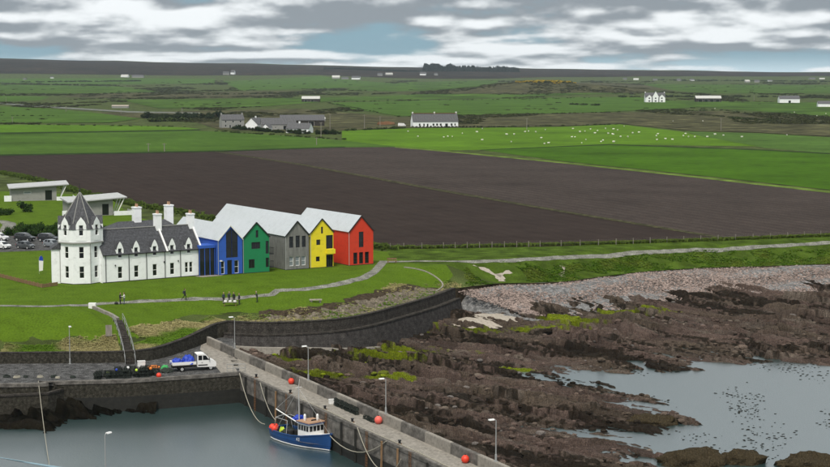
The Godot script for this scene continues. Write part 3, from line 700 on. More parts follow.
func rock_col(x: float, z: float) -> Color:
	var l := x * 0.80 + z * 0.60; var w := x * 0.60 - z * 0.80
	var a: float = rk[5].get_noise_2d(l * 0.5, w * 1.6); var b: float = rk[5].get_noise_2d(l * 1.6 + 500.0, w * 4.5); var d: float = rk[5].get_noise_2d(l * 0.30 + 900.0, w * 1.5)
	var col := Color(0.40, 0.29, 0.245).lerp(Color(0.34, 0.265, 0.205), clampf(a * 2.0 + 0.4, 0, 1))
	col = col.lerp(Color(0.56, 0.46, 0.38), clampf(b * 2.2 - 0.2, 0, 1))
	col = col.lerp(Color(0.055, 0.045, 0.030), smoothstep(0.06, 0.20, d + b * 0.5 + rk[4].get_noise_2d(x * 1.5, z * 1.5) * 0.5) * 0.85)      # wrack
	for g in ALGAE:
		var q = Vector2((x - g[0]) / g[2], (z - g[1]) / g[3]).length() + a * 1.1 + b * 0.8 + rk[4].get_noise_2d(x * 1.3, z * 1.3) * 0.7
		if q < 1.0: col = col.lerp(Color(0.50, 0.62, 0.04), smoothstep(1.0, 0.55, q))
	var j: float = 1.0 + 0.35 * rk[4].get_noise_2d(x * 2.5 + 70.0, z * 2.5)
	return Color(col.r * j, col.g * j, col.b * j)
func make_shore() -> void:
	rk = [noise(41, 0.05, 3), noise(42, 0.09, 2), noise(43, 0.045, 3), noise(44, 0.42, 2, FastNoiseLite.TYPE_CELLULAR), noise(45, 0.55, 4), noise(46, 0.055, 4), noise(47, 0.20, 1, FastNoiseLite.TYPE_CELLULAR), noise(48, 0.10, 3)]
	rk[6].cellular_return_type = FastNoiseLite.RETURN_DISTANCE2_SUB
	rk[3].cellular_return_type = FastNoiseLite.RETURN_CELL_VALUE
	for j in BH:
		for i in BW:
			BG.append(shore_base(BX + i * 2.0, BZ + j * 2.0))
	var keep := func(x: float, z: float, y: float) -> bool:
		if y < -0.75: return false
		var p := Vector2(x, z) - PIER_A
		if p.dot(PIER_N) < 3.8 and p.dot(PIER_D) > -24.0: return false
		if y > 5.2: return false
		return true
	var shore := struct("rocky_shore", rock_mesh(-38.0, 104.0, -318.0, -160.0, 0.25, base_at, keep), M.rock)
	shore.set_meta("label", "red brown tilted rock beds with dark wrack and lime green weed")
	# beach laid against the turf edge, with stones that can be seen
	var v := MB.new()
	var pts := PackedVector2Array()
	for k in range(15, 26): pts.append(Vector2(COAST[k][0], COAST[k][1]))
	pts.append(Vector2(150, -331))
	pts = smooth_line(pts, 1.5)
	var rings := []
	for i in pts.size():
		var d := (pts[mini(i + 2, pts.size() - 1)] - pts[maxi(i - 2, 0)]).normalized().orthogonal()
		if d.y < 0: d = -d
		var ring := []
		for q in 22:
			var s := q - 0.8
			var p := pts[i] + d * s
			var wave := 0.22 * nb.get_noise_2d(p.x * 4.0, p.y * 4.0) + 0.12 * sin(s * 0.7 + 2.0 * nb.get_noise_2d(p.x * 2.0, 7.0))
			ring.append(Vector3(p.x, lerpf(base_at(p.x, p.y) - 0.3, 5.45 - 0.225 * s + wave, minf(i / 6.0, 1.0)) - (0.5 if q == 0 else 0.0), p.y))
		rings.append(ring)
	for r in rings: r.reverse()
	v.loft(rings, false)
	struct("shingle_beach", v, M.shingle)
	var beach_y := func(p: Vector2) -> float:
		var c := coast_near(p.x, p.y)
		return 5.45 - 0.225 * c[0] + 0.22 * nb.get_noise_2d(p.x * 4.0, p.y * 4.0)
	var xf := []; var cols := []
	rng.seed = 5
	while xf.size() < 32000:
		var i := rng.randi_range(2, pts.size() - 3)
		var d := (pts[i + 2] - pts[i - 2]).normalized().orthogonal()
		if d.y < 0: d = -d
		var s := 15.5 * rng.randf()
		var p := pts[i] + d * s + Vector2(rng.randf_range(-1, 1), rng.randf_range(-1, 1))
		var sz := rng.randf_range(0.07, 0.17) * (1.6 if rng.randf() < 0.1 else 1.0)
		xf.append(Transform3D(Basis.from_euler(Vector3(rng.randf() * 0.5, rng.randf() * TAU, rng.randf() * 0.5)).scaled(Vector3(sz * 1.3, sz * 0.75, sz)), Vector3(p.x, beach_y.call(p) + 0.03, p.y)))
		var g := rng.randf_range(0.22, 0.80)
		cols.append(Color(g * 1.14, g * 0.90, g * 0.80))
	multi("beach_stones", pebble(3), M.stone, xf, cols, "pink and grey stones covering the beach below the turf", "stones")
	# sand fan beside the end of the sea wall
	var sb := MB.new()
	var sand := smooth_line(PackedVector2Array([Vector2(5.2, -272.5), Vector2(7.6, -280.5), Vector2(11.5, -281.5), Vector2(15.5, -281.0), Vector2(18.0, -277.0), Vector2(16.0, -273.0), Vector2(11.0, -271.0), Vector2(5.2, -272.5)]), 0.8)
	var ctr := Vector3(11, base_at(11, -276.5) + 0.35, -276.5)
	var rim := []
	for q in sand:
		var g = (q - Vector2(ctr.x, ctr.z)) * (1.0 + 0.35 * rk[4].get_noise_2d(q.x * 0.5, q.y * 0.5)) + Vector2(ctr.x, ctr.z)
		rim.append(Vector3(g.x, base_at(g.x, g.y) - 0.2, g.y))
	for i in rim.size() - 1:
		var m0: Vector3 = rim[i].lerp(ctr, 0.5); var m1: Vector3 = rim[i + 1].lerp(ctr, 0.5)
		m0.y = base_at(m0.x, m0.z) + 0.32; m1.y = base_at(m1.x, m1.z) + 0.32
		sb.quad(rim[i], rim[i + 1], m1, m0); sb.tri(m0, m1, ctr)
	struct("sand", sb, M.sand)
	# loose boulders over the rock beds
	xf = []; cols = []
	while xf.size() < 1500:
		var p := Vector2(rng.randf_range(-28, 96), rng.randf_range(-300, -150))
		var q := p - PIER_A
		if q.dot(PIER_N) < 4.6 or Geometry2D.is_point_in_polygon(p, BAY): continue
		var c := coast_near(p.x, p.y)
		if c[0] < (2.5 if c[3] < 15.5 else 13.0) or p.y < c[1] - 400.0: continue
		if p.y < -286.0 and p.x < 20.0: continue
		if rk[5].get_noise_2d(p.x * 1.7 + 40.0, p.y * 1.7) < 0.0 and rng.randf() < 0.8: continue
		var near_wall := 1.6 if c[0] < 16.0 and c[3] < 12.0 else 1.0
		var sz := rng.randf_range(0.14, 0.42) * (1.7 if rng.randf() < 0.07 else 1.0)
		xf.append(Transform3D(Basis.from_euler(Vector3(rng.randf() * 0.7, rng.randf() * TAU, rng.randf() * 0.7)).scaled(Vector3(sz * 1.35, sz * 0.7, sz)), Vector3(p.x, base_at(p.x, p.y) + rock_relief(p.x, p.y) * 0.9 + sz * 0.25, p.y)))
		var g := rng.randf_range(0.6, 1.25) * (1.3 if near_wall > 1.2 else 1.0)
		var rc := rock_col(p.x, p.y)
		g *= 0.62
		cols.append(Color(rc.r * g, rc.g * g, rc.b * g).lerp(Color(0.45, 0.42, 0.40), 0.6 if rng.randf() < 0.06 else 0.0))
	multi("loose_rocks", pebble(8), M.stone, xf, cols, "loose brown rocks strewn over the rock beds", "rocks")
	# kelp fronds afloat in the bay
	xf = []; cols = []
	var kn := noise(61, 0.06, 3)
	while xf.size() < 1700:
		var p := Vector2(rng.randf_range(22, 92), rng.randf_range(-246, -172))
		if not Geometry2D.is_point_in_polygon(p, BAY): continue
		if kn.get_noise_2d(p.x, p.y * 0.4) < -0.05 + 0.5 * rng.randf(): continue
		var sz := rng.randf_range(0.035, 0.12)
		xf.append(Transform3D(Basis(Vector3.UP, rng.randf() * TAU).scaled(Vector3(sz * 2.0, sz * 0.35, sz)), Vector3(p.x, 0.03, p.y)))
		cols.append(Color(0.05, 0.038, 0.022))
	multi("floating_kelp", pebble(9), M.stone, xf, cols, "dark kelp fronds floating in the shallow bay", "seaweed")
	# boulders awash in the bay
	var spots := [[31.5, -180.6, 4.6, 2.3, 1.9, "long humped brown boulder awash beside a smaller boulder"], [37.3, -181.2, 2.9, 2.0, 1.5, "small brown boulder awash between two bigger boulders"], [44.8, -179.4, 4.2, 2.2, 1.55, "broad yellow brown boulder awash alone in the bay"], [30.0, -201.5, 3.6, 1.8, 1.3, "dark weedy rock at the tip of the rock spit"]]
	for i in spots.size():
		var s: Array = spots[i]
		var b := boulder(90 + i, Vector3(s[2], s[4], s[3]))
		var o := obj("boulder", b, M.rock)
		o.position = Vector3(s[0], 0.0, s[1])
		tag(o, s[5], "boulder", "boulders awash in the bay")
func pebble(sd: int) -> ArrayMesh:
	var b := boulder(sd, Vector3.ONE, 6, 4)
	return b.mesh()
func boulder(sd: int, r: Vector3, sides := 40, stacks := 20) -> MB:
	var f := noise(sd, 0.9, 4); var b := MB.new(); var rings := []
	var g := noise(sd + 1, 0.5, 2, FastNoiseLite.TYPE_CELLULAR)
	for j in stacks + 1:
		var ring := []
		var ph := PI * (j / float(stacks) - 0.5)
		for k in sides:
			var a := TAU * k / sides
			var d := Vector3(cos(ph) * sin(a), sin(ph), cos(ph) * cos(a))
			var m := 1.0 + 0.34 * f.get_noise_3dv(d * 1.3) + 0.10 * g.get_noise_3dv(d * 4.0)
			if stacks > 8: m += 0.10 * f.get_noise_3dv(d * 6.0) - 0.10 * absf(sin(d.dot(Vector3(0.3, 1.0, 0.5)) * 7.0))
			ring.append(d * m * r)
		rings.append(ring)
	b.col = Color(1, 1, 1) if stacks < 8 else Color(0.26, 0.205, 0.125)
	b.loft(rings, true, stacks > 8)
	return b

func make_water() -> void:
	var b := MB.new()
	b.quad(Vector3(-2600, 0, 300), Vector3(2600, 0, 300), Vector3(2600, 0, -330), Vector3(-2600, 0, -330))
	struct("sea", b, M.sea)

# harbour walls ------------------------------------------------
func wall_along(parent: Node, called: String, line: Array, y0, y1, out0: float, out1: float, thick: float, m: Material) -> void:
	# a wall that follows a line: line points are [x, z]; out0 / out1 push its foot and its top seaward
	var b := MB.new(); var rings := []
	for i in line.size():
		var p := Vector2(line[i][0], line[i][1])
		var pa := Vector2(line[maxi(i - 1, 0)][0], line[maxi(i - 1, 0)][1]); var pb := Vector2(line[mini(i + 1, line.size() - 1)][0], line[mini(i + 1, line.size() - 1)][1])
		var d := (pb - pa).normalized().orthogonal()
		if d.y < 0: d = -d
		var lo: float = y0[i] if y0 is Array else y0
		var hi: float = y1[i] if y1 is Array else y1
		var f := p + d * out0; var t := p + d * out1; var k := p + d * (out1 - thick)
		rings.append([Vector3(k.x, lo, k.y), Vector3(f.x, lo, f.y), Vector3(t.x, hi, t.y), Vector3(k.x, hi, k.y)])
	b.loft(rings, true, false)
	for e in [0, rings.size() - 1]:
		var r: Array = rings[e]
		if e == 0: b.quad(r[0], r[3], r[2], r[1])
		else: b.quad(r[0], r[1], r[2], r[3])
	obj(called, b, m, parent)
func coast_line(k0: int, k1: int, step := 1.5) -> Array:
	var p := PackedVector2Array()
	for k in range(k0, k1 + 1): p.append(Vector2(COAST[k][0], COAST[k][1]))
	return Array(smooth_line(p, step)).map(func(q): return [q.x, q.y])
func make_harbour() -> void:
	# quay road: surface, wall to the basin
	var q := thing("quay", "dark masonry quay with asphalt surface along the harbour basin", "quay", Vector3.ZERO)
	var b := MB.new()
	var front := [[-120.0, -203.5], [-53.8, -206.6], [-48.9, -208.0], [-42.6, -208.9], [-38.75, -209.35], [-30.0, -212.4], [-23.6, -215.08]]
	var rear := [[-120.0, -224.0], [-57.4, -223.5], [-42.8, -226.0], [-37.5, -228.5], [-35.0, -236.0], [-31.6, -246.5], [-28.2, -247.0]]
	for i in front.size() - 1:
		b.quad(Vector3(front[i][0], 4.0, front[i][1]), Vector3(front[i + 1][0], 4.0, front[i + 1][1]), Vector3(rear[i + 1][0], 4.0, rear[i + 1][1]), Vector3(rear[i][0], 4.0, rear[i][1]))
	obj("road_surface", b, M.road, q)
	b = MB.new()
	var ap := [Vector3(-32.2, 4.006, -242.0), Vector3(-31.5, 4.006, -234.0), Vector3(-27.6, 4.006, -220.5), Vector3(-26.0, 4.006, -214.6), Vector3(-23.9, 4.006, -215.3), Vector3(-29.2, 4.006, -240.0)]
	b.quad(ap[0], ap[1], ap[5], ap[5]); b.quad(ap[1], ap[2], ap[4], ap[5]); b.tri(ap[2], ap[3], ap[4])
	obj("concrete_apron", b, M.concrete, q)
	var e := Array(smooth_line(PackedVector2Array(front.map(func(a): return Vector2(a[0], a[1]))), 4.0)).map(func(a): return [a.x, a.y])
	wall_along(q, "upper_wall", e, 1.9, 3.97, 0.12, 0.0, 0.8, M.masonry)
	wall_along(q, "weeded_foot", e, -2.0, 1.9, 0.3, 0.16, 0.9, M.weed_wall)
	wall_along(q, "coping", e, 3.7, 4.14, 0.1, 0.1, 0.7, M.concrete_mid)
	# the lower masonry bay of the quay, standing forward
	var f := thing("masonry_landing", "weathered stone landing standing forward of the quay wall", "landing")
	wall_along(f, "stone_face", [[-120.0, -200.0], [-55.0, -203.4], [-47.4, -205.6], [-46.0, -208.3]], -2.0, 2.95, 0.5, 0.0, 5.0, M.masonry)
	wall_along(f, "coping", [[-120.0, -200.0], [-55.0, -203.4], [-47.4, -205.6], [-46.0, -208.3]], 2.955, 3.2, 0.1, 0.1, 0.6, M.concrete_dark)
	# retaining wall behind the road
	var w := thing("retaining_wall", "dark rubble wall holding up the grass bank behind the road", "wall")
	var cl := coast_line(2, 8, 3.0)
	var top := cl.map(func(a): return coast_near(a[0], a[1])[1] + 0.12)
	wall_along(w, "rubble_face", cl, 3.5, top, 0.55, 0.3, 0.6, M.masonry)
	wall_along(w, "coping", cl, top, top.map(func(a): return a + 0.14), 0.36, 0.36, 0.7, M.concrete_dark)
	# curved sea wall: parapet, ledge, apron
	var s := thing("sea_wall", "long curved concrete sea wall below the eroded grass edge", "wall")
	var sl := coast_line(8, 15, 1.6)
	var n := float(sl.size() - 1)
	var foot := []
	for i in sl.size(): foot.append(lerpf(2.6, 0.2, smoothstep(0.0, 0.7, i / n)))
	wall_along(s, "parapet", sl, 4.5, 6.32, 0.55, 0.42, 0.6, M.concrete_dark)
	wall_along(s, "coping", sl, 6.32, 6.46, 0.5, 0.5, 0.75, M.concrete_dark)
	wall_along(s, "ledge", sl, 4.5, 4.72, 1.5, 1.5, 1.0, M.concrete_dark)
	wall_along(s, "apron", sl, foot, 4.5, 2.3, 1.4, 1.6, M.concrete_wet)
	wall_along(s, "toe", sl.slice(0, int(n * 0.5)), foot.slice(0, int(n * 0.5)).map(func(a): return a - 0.6), foot.slice(0, int(n * 0.5)).map(func(a): return a + 0.45), 3.2, 3.0, 1.2, M.concrete)
	var te := coast_line(15, 25, 2.0)
	var tb := MB.new()
	for i in te.size() - 1:
		var a := Vector3(te[i][0], 0, te[i][1]); var c := Vector3(te[i + 1][0], 0, te[i + 1][1])
		var ya: float = coast_near(a.x, a.z)[1]; var yc: float = coast_near(c.x, c.z)[1]
		tb.quad(a + Vector3(0.05, ya - 3.2, 0.3), c + Vector3(0.05, yc - 3.2, 0.3), c + Vector3(0, yc + 0.02, 0), a + Vector3(0, ya + 0.02, 0))
	struct("turf_face", tb, M.soil)
	# pier
	var p := thing("pier", "narrow concrete harbour pier with a parapet on its seaward side", "pier")
	var L := 92.0
	b = MB.new()
	b.quad(pier(-0.5, 0.35, 4.0), pier(L, 0.35, 4.0), pier(L, 3.6, 4.0), pier(-0.5, 3.6, 4.0))
	b.quad(pier(-24.0, 3.6, 4.0), pier(-0.5, 0.35, 4.0), pier(-0.5, 3.6, 4.0), pier(-24.0, 3.6, 4.0))
	b.quad(pier(L, 0.35, 3.9), pier(L, 0.35, -2), pier(L, 4.1, -2), pier(L, 4.1, 4))
	b.quad(pier(L, 4.1, 4.0), pier(L, 4.1, -2.0), pier(-26.0, 4.1, -2.0), pier(-26.0, 4.1, 4.0))
	obj("deck", b, M.concrete, p)
	b = MB.new()
	b.quad(pier(0, 0, 1.7), pier(L, 0, 1.7), pier(L, 0.05, 3.95), pier(0, 0.05, 3.95))
	obj("wall_face", b, M.concrete_mid, p)
	b = MB.new()
	b.quad(pier(0, -0.16, -2.0), pier(L, -0.16, -2.0), pier(L, -0.1, 1.7), pier(0, -0.1, 1.7))
	b.quad(pier(0, -0.1, 1.7), pier(L, -0.1, 1.7), pier(L, 0.1, 1.72), pier(0, 0.1, 1.72))
	obj("weeded_foot", b, M.weed_wall, p)
	var k := 0.0
	while k < L:
		b = MB.new()
		var a0 := k + 0.015; var a1 := minf(k + 6.0, L) - 0.015
		b.prism([Vector2(-0.02, 3.7), Vector2(0.36, 3.7), Vector2(0.36, 4.12), Vector2(0.30, 4.16), Vector2(0.03, 4.16), Vector2(-0.02, 4.1)].map(func(c): return c), a0, a1)
		pier_place(b)
		obj("edge_beam", b, M.concrete_mid, p)
		k += 6.0
	k = -24.0
	while k < L:
		b = MB.new()
		b.prism([Vector2(3.6, 3.9), Vector2(4.15, 3.2), Vector2(4.12, 5.12), Vector2(4.05, 5.2), Vector2(3.7, 5.2), Vector2(3.64, 5.12)], k + 0.02, k + 6.0 - 0.02)
		pier_place(b)
		obj("parapet_block", b, M.concrete_mid if int(k / 6.0) % 2 else M.concrete, p)
		k += 6.0
	for t in [6.0, 17.0, 29.5, 41.0, 52.0]:
		b = MB.new()
		for sx in [-0.2, 0.2]:
			b.bar(pier(t + sx, -0.22, -0.6), pier(t + sx, -0.16, 4.2), 0.06, 0.06)
		for r in 15: b.bar(pier(t - 0.2, -0.21, -0.3 + r * 0.3), pier(t + 0.2, -0.21, -0.3 + r * 0.3), 0.04, 0.04)
		obj("ladder", b, M.rust, p)
	for t in [2.5, 10.0, 13.5, 22.0, 26.0, 34.0, 38.0, 45.0, 49.0, 56.0]:
		b = MB.new()
		b.bar(pier(t, -0.26, -0.8), pier(t, -0.18, 3.9), 0.26, 0.22)
		obj("fender_post", b, M.timber if int(t) % 2 else M.weed_wall, p)
	# the arm of the harbour nearer the viewer, which carries its own lamp
	var arm := thing("harbour_arm", "second concrete arm of the harbour across the basin", "quay")
	b = MB.new()
	b.box(Vector3(-45, 1.0, -152), Vector3(50, 6.0, 16))
	obj("block", b, M.concrete_mid, arm)
	# rubble at the foot of the landing
	var basin := func(x: float, z: float) -> float: return 0.85 - (z + 205.5 + (x + 48.0) * -0.14) * 0.13 - smoothstep(-47.0, -37.0, x) * 1.5
	var kp := func(x: float, z: float, y: float) -> bool: return y > -0.8
	var hr := struct("harbour_rocks", rock_mesh(-70.0, -34.0, -210.5, -188.0, 0.4, basin, kp, Color(0.15, 0.17, 0.15)), M.rock)
	hr.set_meta("label", "dark weedy rocks at the foot of the stone landing")
func pier_place(b: MB) -> void:
	# moves a prism drawn as (across, height, along) onto the pier's line
	for i in b.v.size():
		b.v[i] = pier(b.v[i].z, b.v[i].x, b.v[i].y)
		b.n[i] = Vector3(PIER_N.x * b.n[i].x + PIER_D.x * b.n[i].z, b.n[i].y, PIER_N.y * b.n[i].x + PIER_D.y * b.n[i].z)

# ---------------------------------------------------------------- buildings
# A hole is [x0, x1, y0, top at x0, top at x1]
func panel(b: MB, o: Vector3, u: Vector3, tops: Array, y0: float, holes: Array, depth := 0.16) -> void:
	var n := u.cross(Vector3.UP)
	var cuts := []
	for t in tops: cuts.append(t[0])
	for h in holes:
		cuts.append(h[0]); cuts.append(h[1])
	cuts.sort()
	var pt := func(x: float, y: float, d: float) -> Vector3: return o + u * x + Vector3.UP * y - n * d
	for i in cuts.size() - 1:
		var xa: float = cuts[i]; var xb: float = cuts[i + 1]
		if xb - xa < 1e-4: continue
		var ya := top_at(tops, xa + 1e-5); var yb := top_at(tops, xb - 1e-5)
		var la := y0; var lb := y0
		var inside := holes.filter(func(h): return h[0] <= xa + 1e-4 and h[1] >= xb - 1e-4)
		inside.sort_custom(func(g, h): return g[2] < h[2])
		for h in inside:
			b.quad(pt.call(xa, la, 0.0), pt.call(xb, lb, 0.0), pt.call(xb, h[2], 0.0), pt.call(xa, h[2], 0.0))
			la = lerpf(h[3], h[4], (xa - h[0]) / (h[1] - h[0])); lb = lerpf(h[3], h[4], (xb - h[0]) / (h[1] - h[0]))
		b.quad(pt.call(xa, la, 0.0), pt.call(xb, lb, 0.0), pt.call(xb, yb, 0.0), pt.call(xa, ya, 0.0))
	for h in holes:
		var c := [[h[0], h[2]], [h[1], h[2]], [h[1], h[4]], [h[0], h[3]]]
		for k in 4:
			var p: Array = c[k]; var q: Array = c[(k + 1) % 4]
			b.quad(pt.call(p[0], p[1], depth), pt.call(q[0], q[1], depth), pt.call(q[0], q[1], 0.0), pt.call(p[0], p[1], 0.0))
func top_at(tops: Array, x: float) -> float:
	for i in tops.size() - 1:
		if x <= tops[i + 1][0]: return lerpf(tops[i][1], tops[i + 1][1], (x - tops[i][0]) / (tops[i + 1][0] - tops[i][0]))
	return tops[-1][1]
func window(parent: Node, o: Vector3, u: Vector3, h: Array, frame: Material, glass: Material, cols := 1, rows := 2, depth := 0.16, fw := 0.08, called := "window") -> void:
	var n := u.cross(Vector3.UP)
	var B := Basis(u, Vector3.UP, n)
	var b := MB.new()
	var w: float = h[1] - h[0]; var lo: float = minf(h[3], h[4]) - h[2]
	b.t = Transform3D(B, o + u * h[0] + Vector3.UP * h[2] - n * (depth - 0.05))
	b.box(Vector3(fw * 0.5, h[3] * 0.5 - h[2] * 0.5, 0), Vector3(fw, h[3] - h[2], 0.07)); b.box(Vector3(w - fw * 0.5, (h[4] - h[2]) * 0.5, 0), Vector3(fw, h[4] - h[2], 0.07))
	b.box(Vector3(w * 0.5, fw * 0.5, 0), Vector3(w - 2 * fw, fw, 0.068))
	b.bar(Vector3(fw, h[3] - h[2] - fw * 0.5, 0), Vector3(w - fw, h[4] - h[2] - fw * 0.5, 0), 0.066, fw)
	for k in range(1, cols): b.box(Vector3(w * k / cols, lo * 0.5, 0), Vector3(fw * 0.7, lo - 2 * fw, 0.064))
	for k in range(1, rows): b.box(Vector3(w * 0.5, lo * k / rows, 0), Vector3(w - 2 * fw, fw * 0.8, 0.060))
	var f := obj(called, b, frame, parent)
	var g := MB.new()
	g.t = b.t
	g.quad(Vector3(0, 0, -0.02), Vector3(w, 0, -0.02), Vector3(w, h[4] - h[2], -0.02), Vector3(0, h[3] - h[2], -0.02))
	obj("pane", g, glass, f)
func rect(x0: float, x1: float, y0: float, y1: float) -> Array: return [x0, x1, y0, y1, y1]

func gable_roof(parent: Node, w: float, L: float, he: float, hr: float, m: Material, over := 0.12, thick := 0.14, called := "roof", seams := true) -> MeshInstance3D:
	# ridge along z from z = 0 (front) back to -L, slopes falling to x = 0 and x = w
	var b := MB.new()
	var s := Vector2(w * 0.5, hr - he)
	var dn := s.normalized()
	var nn := Vector2(-dn.y, dn.x)
	var a := Vector2(-over, he - over * dn.y / dn.x); var r := Vector2(w * 0.5, hr)
	var poly := [a + nn * 0.0, r, r + Vector2(0, thick / dn.x), a + nn * thick]
	b.prism([poly[0], poly[1], poly[2], poly[3]], -L - over, over)
	var mir := func(p: Vector2) -> Vector2: return Vector2(w - p.x, p.y)
	b.prism([mir.call(poly[3]), mir.call(poly[2]), mir.call(poly[1]), mir.call(poly[0])], -L - over, over)
	if seams:
		var z := -L + 0.3
		while z < -0.1:
			for side in [0, 1]:
				var p0: Vector2 = poly[3]; var p1: Vector2 = poly[2]
				if side:
					p0 = mir.call(p0); p1 = mir.call(p1)
				b.bar(Vector3(p0.x, p0.y + 0.015, z), Vector3(p1.x, p1.y + 0.005, z), 0.04, 0.05)
			z += 0.6
	return obj(called, b, m, parent)
func gable_shell(parent: Node, w: float, L: float, he: float, hr: float, m: Material, front := [], left := [], depth := 0.2, called := "wall") -> void:
	var b := MB.new()
	panel(b, Vector3.ZERO, Vector3.RIGHT, [[0.0, he], [w * 0.5, hr], [w, he]], 0.0, front, depth)
	panel(b, Vector3(w, 0, -L), Vector3.LEFT, [[0.0, he], [w * 0.5, hr], [w, he]], 0.0, [])
	panel(b, Vector3(0, 0, -L), Vector3.BACK, [[0.0, he], [L, he]], 0.0, left, depth)
	panel(b, Vector3(w, 0, 0), Vector3.FORWARD, [[0.0, he], [L, he]], 0.0, [])
	obj(called, b, m, parent)

func make_inn() -> void:
	var turn := atan2(0.571, 0.821)
	var t := thing("inn", "white harled inn with octagonal slate spired tower and dormer windows", "inn", Vector3(-52.51, 9.0, -270.71), turn)
	var W := 18.45; var D := 7.0; var he := 4.8; var hr := 8.6
	# front wall, gables
	var xs := [3.0, 6.0, 9.45, 12.75]
	var holes := []
	for x in xs: holes.append(rect(x - 0.42, x + 0.42, 0.6, 2.65))
	for x in [15.5, 16.35]: holes.append(rect(x - 0.32, x + 0.32, 0.75, 2.6))
	var gaps := []
	for x in [3.0, 6.0, 9.45, 12.75, 15.95]: gaps.append(rect(x - 0.4, x + 0.4, 4.1, he))
	var b := MB.new()
	panel(b, Vector3(-0.2, 0, 0), Vector3.RIGHT, [[0.0, he], [W + 0.2, he]], 0.12, (holes + gaps).map(func(h): return [h[0] + 0.2, h[1] + 0.2, h[2], h[3], h[4]]))
	panel(b, Vector3(W, 0, 0), Vector3.FORWARD, [[0.0, he], [D * 0.5, hr], [D, he]], 0.0, [])
	panel(b, Vector3(W, 0, -D), Vector3.LEFT, [[0.0, he], [W + 0.2, he]], 0.0, [])
	panel(b, Vector3(-0.2, 0, -D), Vector3.BACK, [[0.0, he], [D * 0.5, hr], [D, he]], 0.0, [])
	obj("wall", b, M.white, t)
	for h in holes: window(t, Vector3.ZERO, Vector3.RIGHT, h, M.white_trim, M.glass, 1, 2)
	b = MB.new()
	b.box(Vector3((W - 0.2) * 0.5, -0.1, 0.0), Vector3(W + 0.2, 0.5, 0.12))
	obj("plinth", b, M.dark, t)
	# slate roof, two slopes
	b = MB.new()
	var ov := 0.18
	for s in [0, 1]:
		var e0 := Vector3(-0.2, he - ov * (hr - he) / (D * 0.5), ov) if s == 0 else Vector3(-0.2, he - ov, -D - ov)
		var r0 := Vector3(-0.2, hr, -D * 0.5)
		var up := Vector3(0, 0.16, 0)
		var dx := Vector3(W + 0.2, 0, 0)
		if s == 0:
			b.quad(e0 + up, e0 + dx + up, r0 + dx + up, r0 + up); b.quad(e0, e0 + dx, e0 + dx + up, e0 + up)
			b.quad(e0 + dx, r0 + dx, r0 + dx + up, e0 + dx + up); b.quad(r0, r0 + dx, e0 + dx, e0)
		else:
			b.quad(e0 + up, r0 + up, r0 + dx + up, e0 + dx + up); b.quad(e0 + up, e0 + dx + up, e0 + dx, e0)
			b.quad(r0 + dx, e0 + dx, e0 + dx + up, r0 + dx + up)
	var roof := obj("roof", b, M.slate, t)
	# slate courses stand proud as thin laps
	b = MB.new()
	for k in range(1, 15):
		var f := k / 15.0
		var p := Vector3(0, lerpf(he - 0.2, hr, f) + 0.168, lerpf(ov, -D * 0.5, f))
		b.bar(p + Vector3(-0.1, 0, 0), p + Vector3(W - 0.1, 0, 0), 0.05, 0.03)
	obj("slate_courses", b, M.slate, roof)
	b = MB.new()
	b.bar(Vector3(-0.1, hr + 0.2, -D * 0.5), Vector3(W, hr + 0.2, -D * 0.5), 0.28, 0.12)
	obj("ridge_tiles", b, M.harl_grey, roof)
	# skews: raised white copings across the roof
	for x in [11.75, W - 0.12]:
		b = MB.new()
		for s in [-1.0, 1.0]:
			b.bar(Vector3(x, he - 0.15, -D * 0.5 + s * (D * 0.5 + 0.2)), Vector3(x, hr + 0.2, -D * 0.5), 0.3, 0.42)
		obj("skew", b, M.white_trim, t)
	# chimneys on the skews and on the rear range
	for c in [[11.75, -D * 0.5, hr - 0.9, 11.0], [W - 0.35, -D * 0.5, hr - 0.9, 10.75]]:
		chimney(t, Vector3(c[0], c[2], c[1]), c[3] - c[2], 1.0, 1.3, 2)
	# dormers with swept white heads
	for x in [3.0, 6.0, 9.45, 12.75, 15.95]:
		var hd := 6.9; var wd := 0.66
		b = MB.new()
		var prof := []
		for k in 13:
			var f := k / 12.0
			prof.append([-wd + 2 * wd * f, 5.55 + (hd - 5.55) * (0.55 * pow(sin(PI * f), 0.8) + 0.45 * (1.0 - absf(2 * f - 1)))])
		var dh := rect(-0.36, 0.36, 4.15, 5.75)
		panel(b, Vector3(x, 0, 0.06), Vector3.RIGHT, prof, 4.0, [dh], 0.2)
		for q in [[-wd, -1.0], [wd, 1.0]]:
			if q[1] < 0: b.quad(Vector3(x - wd, 4.0, -1.3), Vector3(x - wd, 4.0, 0.06), Vector3(x - wd, 5.55, 0.06), Vector3(x - wd, 5.55, -1.3))
			else: b.quad(Vector3(x + wd, 4.0, 0.06), Vector3(x + wd, 4.0, -1.3), Vector3(x + wd, 5.55, -1.3), Vector3(x + wd, 5.55, 0.06))
		var dm := obj("dormer", b, M.white, t)
		window(dm, Vector3(x, 0, 0.06), Vector3.RIGHT, dh, M.white_trim, M.glass, 1, 2, 0.2, 0.07, "sash")
		b = MB.new()
		for k in 12:
			var p: Array = prof[k]; var q: Array = prof[k + 1]
			b.quad(Vector3(x + p[0] * 1.06, p[1] + 0.03, 0.02), Vector3(x + q[0] * 1.06, q[1] + 0.03, 0.02), Vector3(x + q[0] * 1.06, q[1] + 0.03, -2.4), Vector3(x + p[0] * 1.06, p[1] + 0.03, -2.4))
		obj("dormer_roof", b, M.slate, dm)
	# downpipes
	for x in [0.35, 4.6, 7.87, 11.35, 14.3, W - 0.12]:
		b = MB.new()
		b.tube([Vector3(x, 0.1, 0.1), Vector3(x, he - 0.25, 0.1), Vector3(x, he - 0.1, 0.2)], 0.055, 6)
		b.box(Vector3(x, he - 0.12, 0.12), Vector3(0.22, 0.2, 0.2))
		obj("downpipe", b, M.black, t)
	b = MB.new()
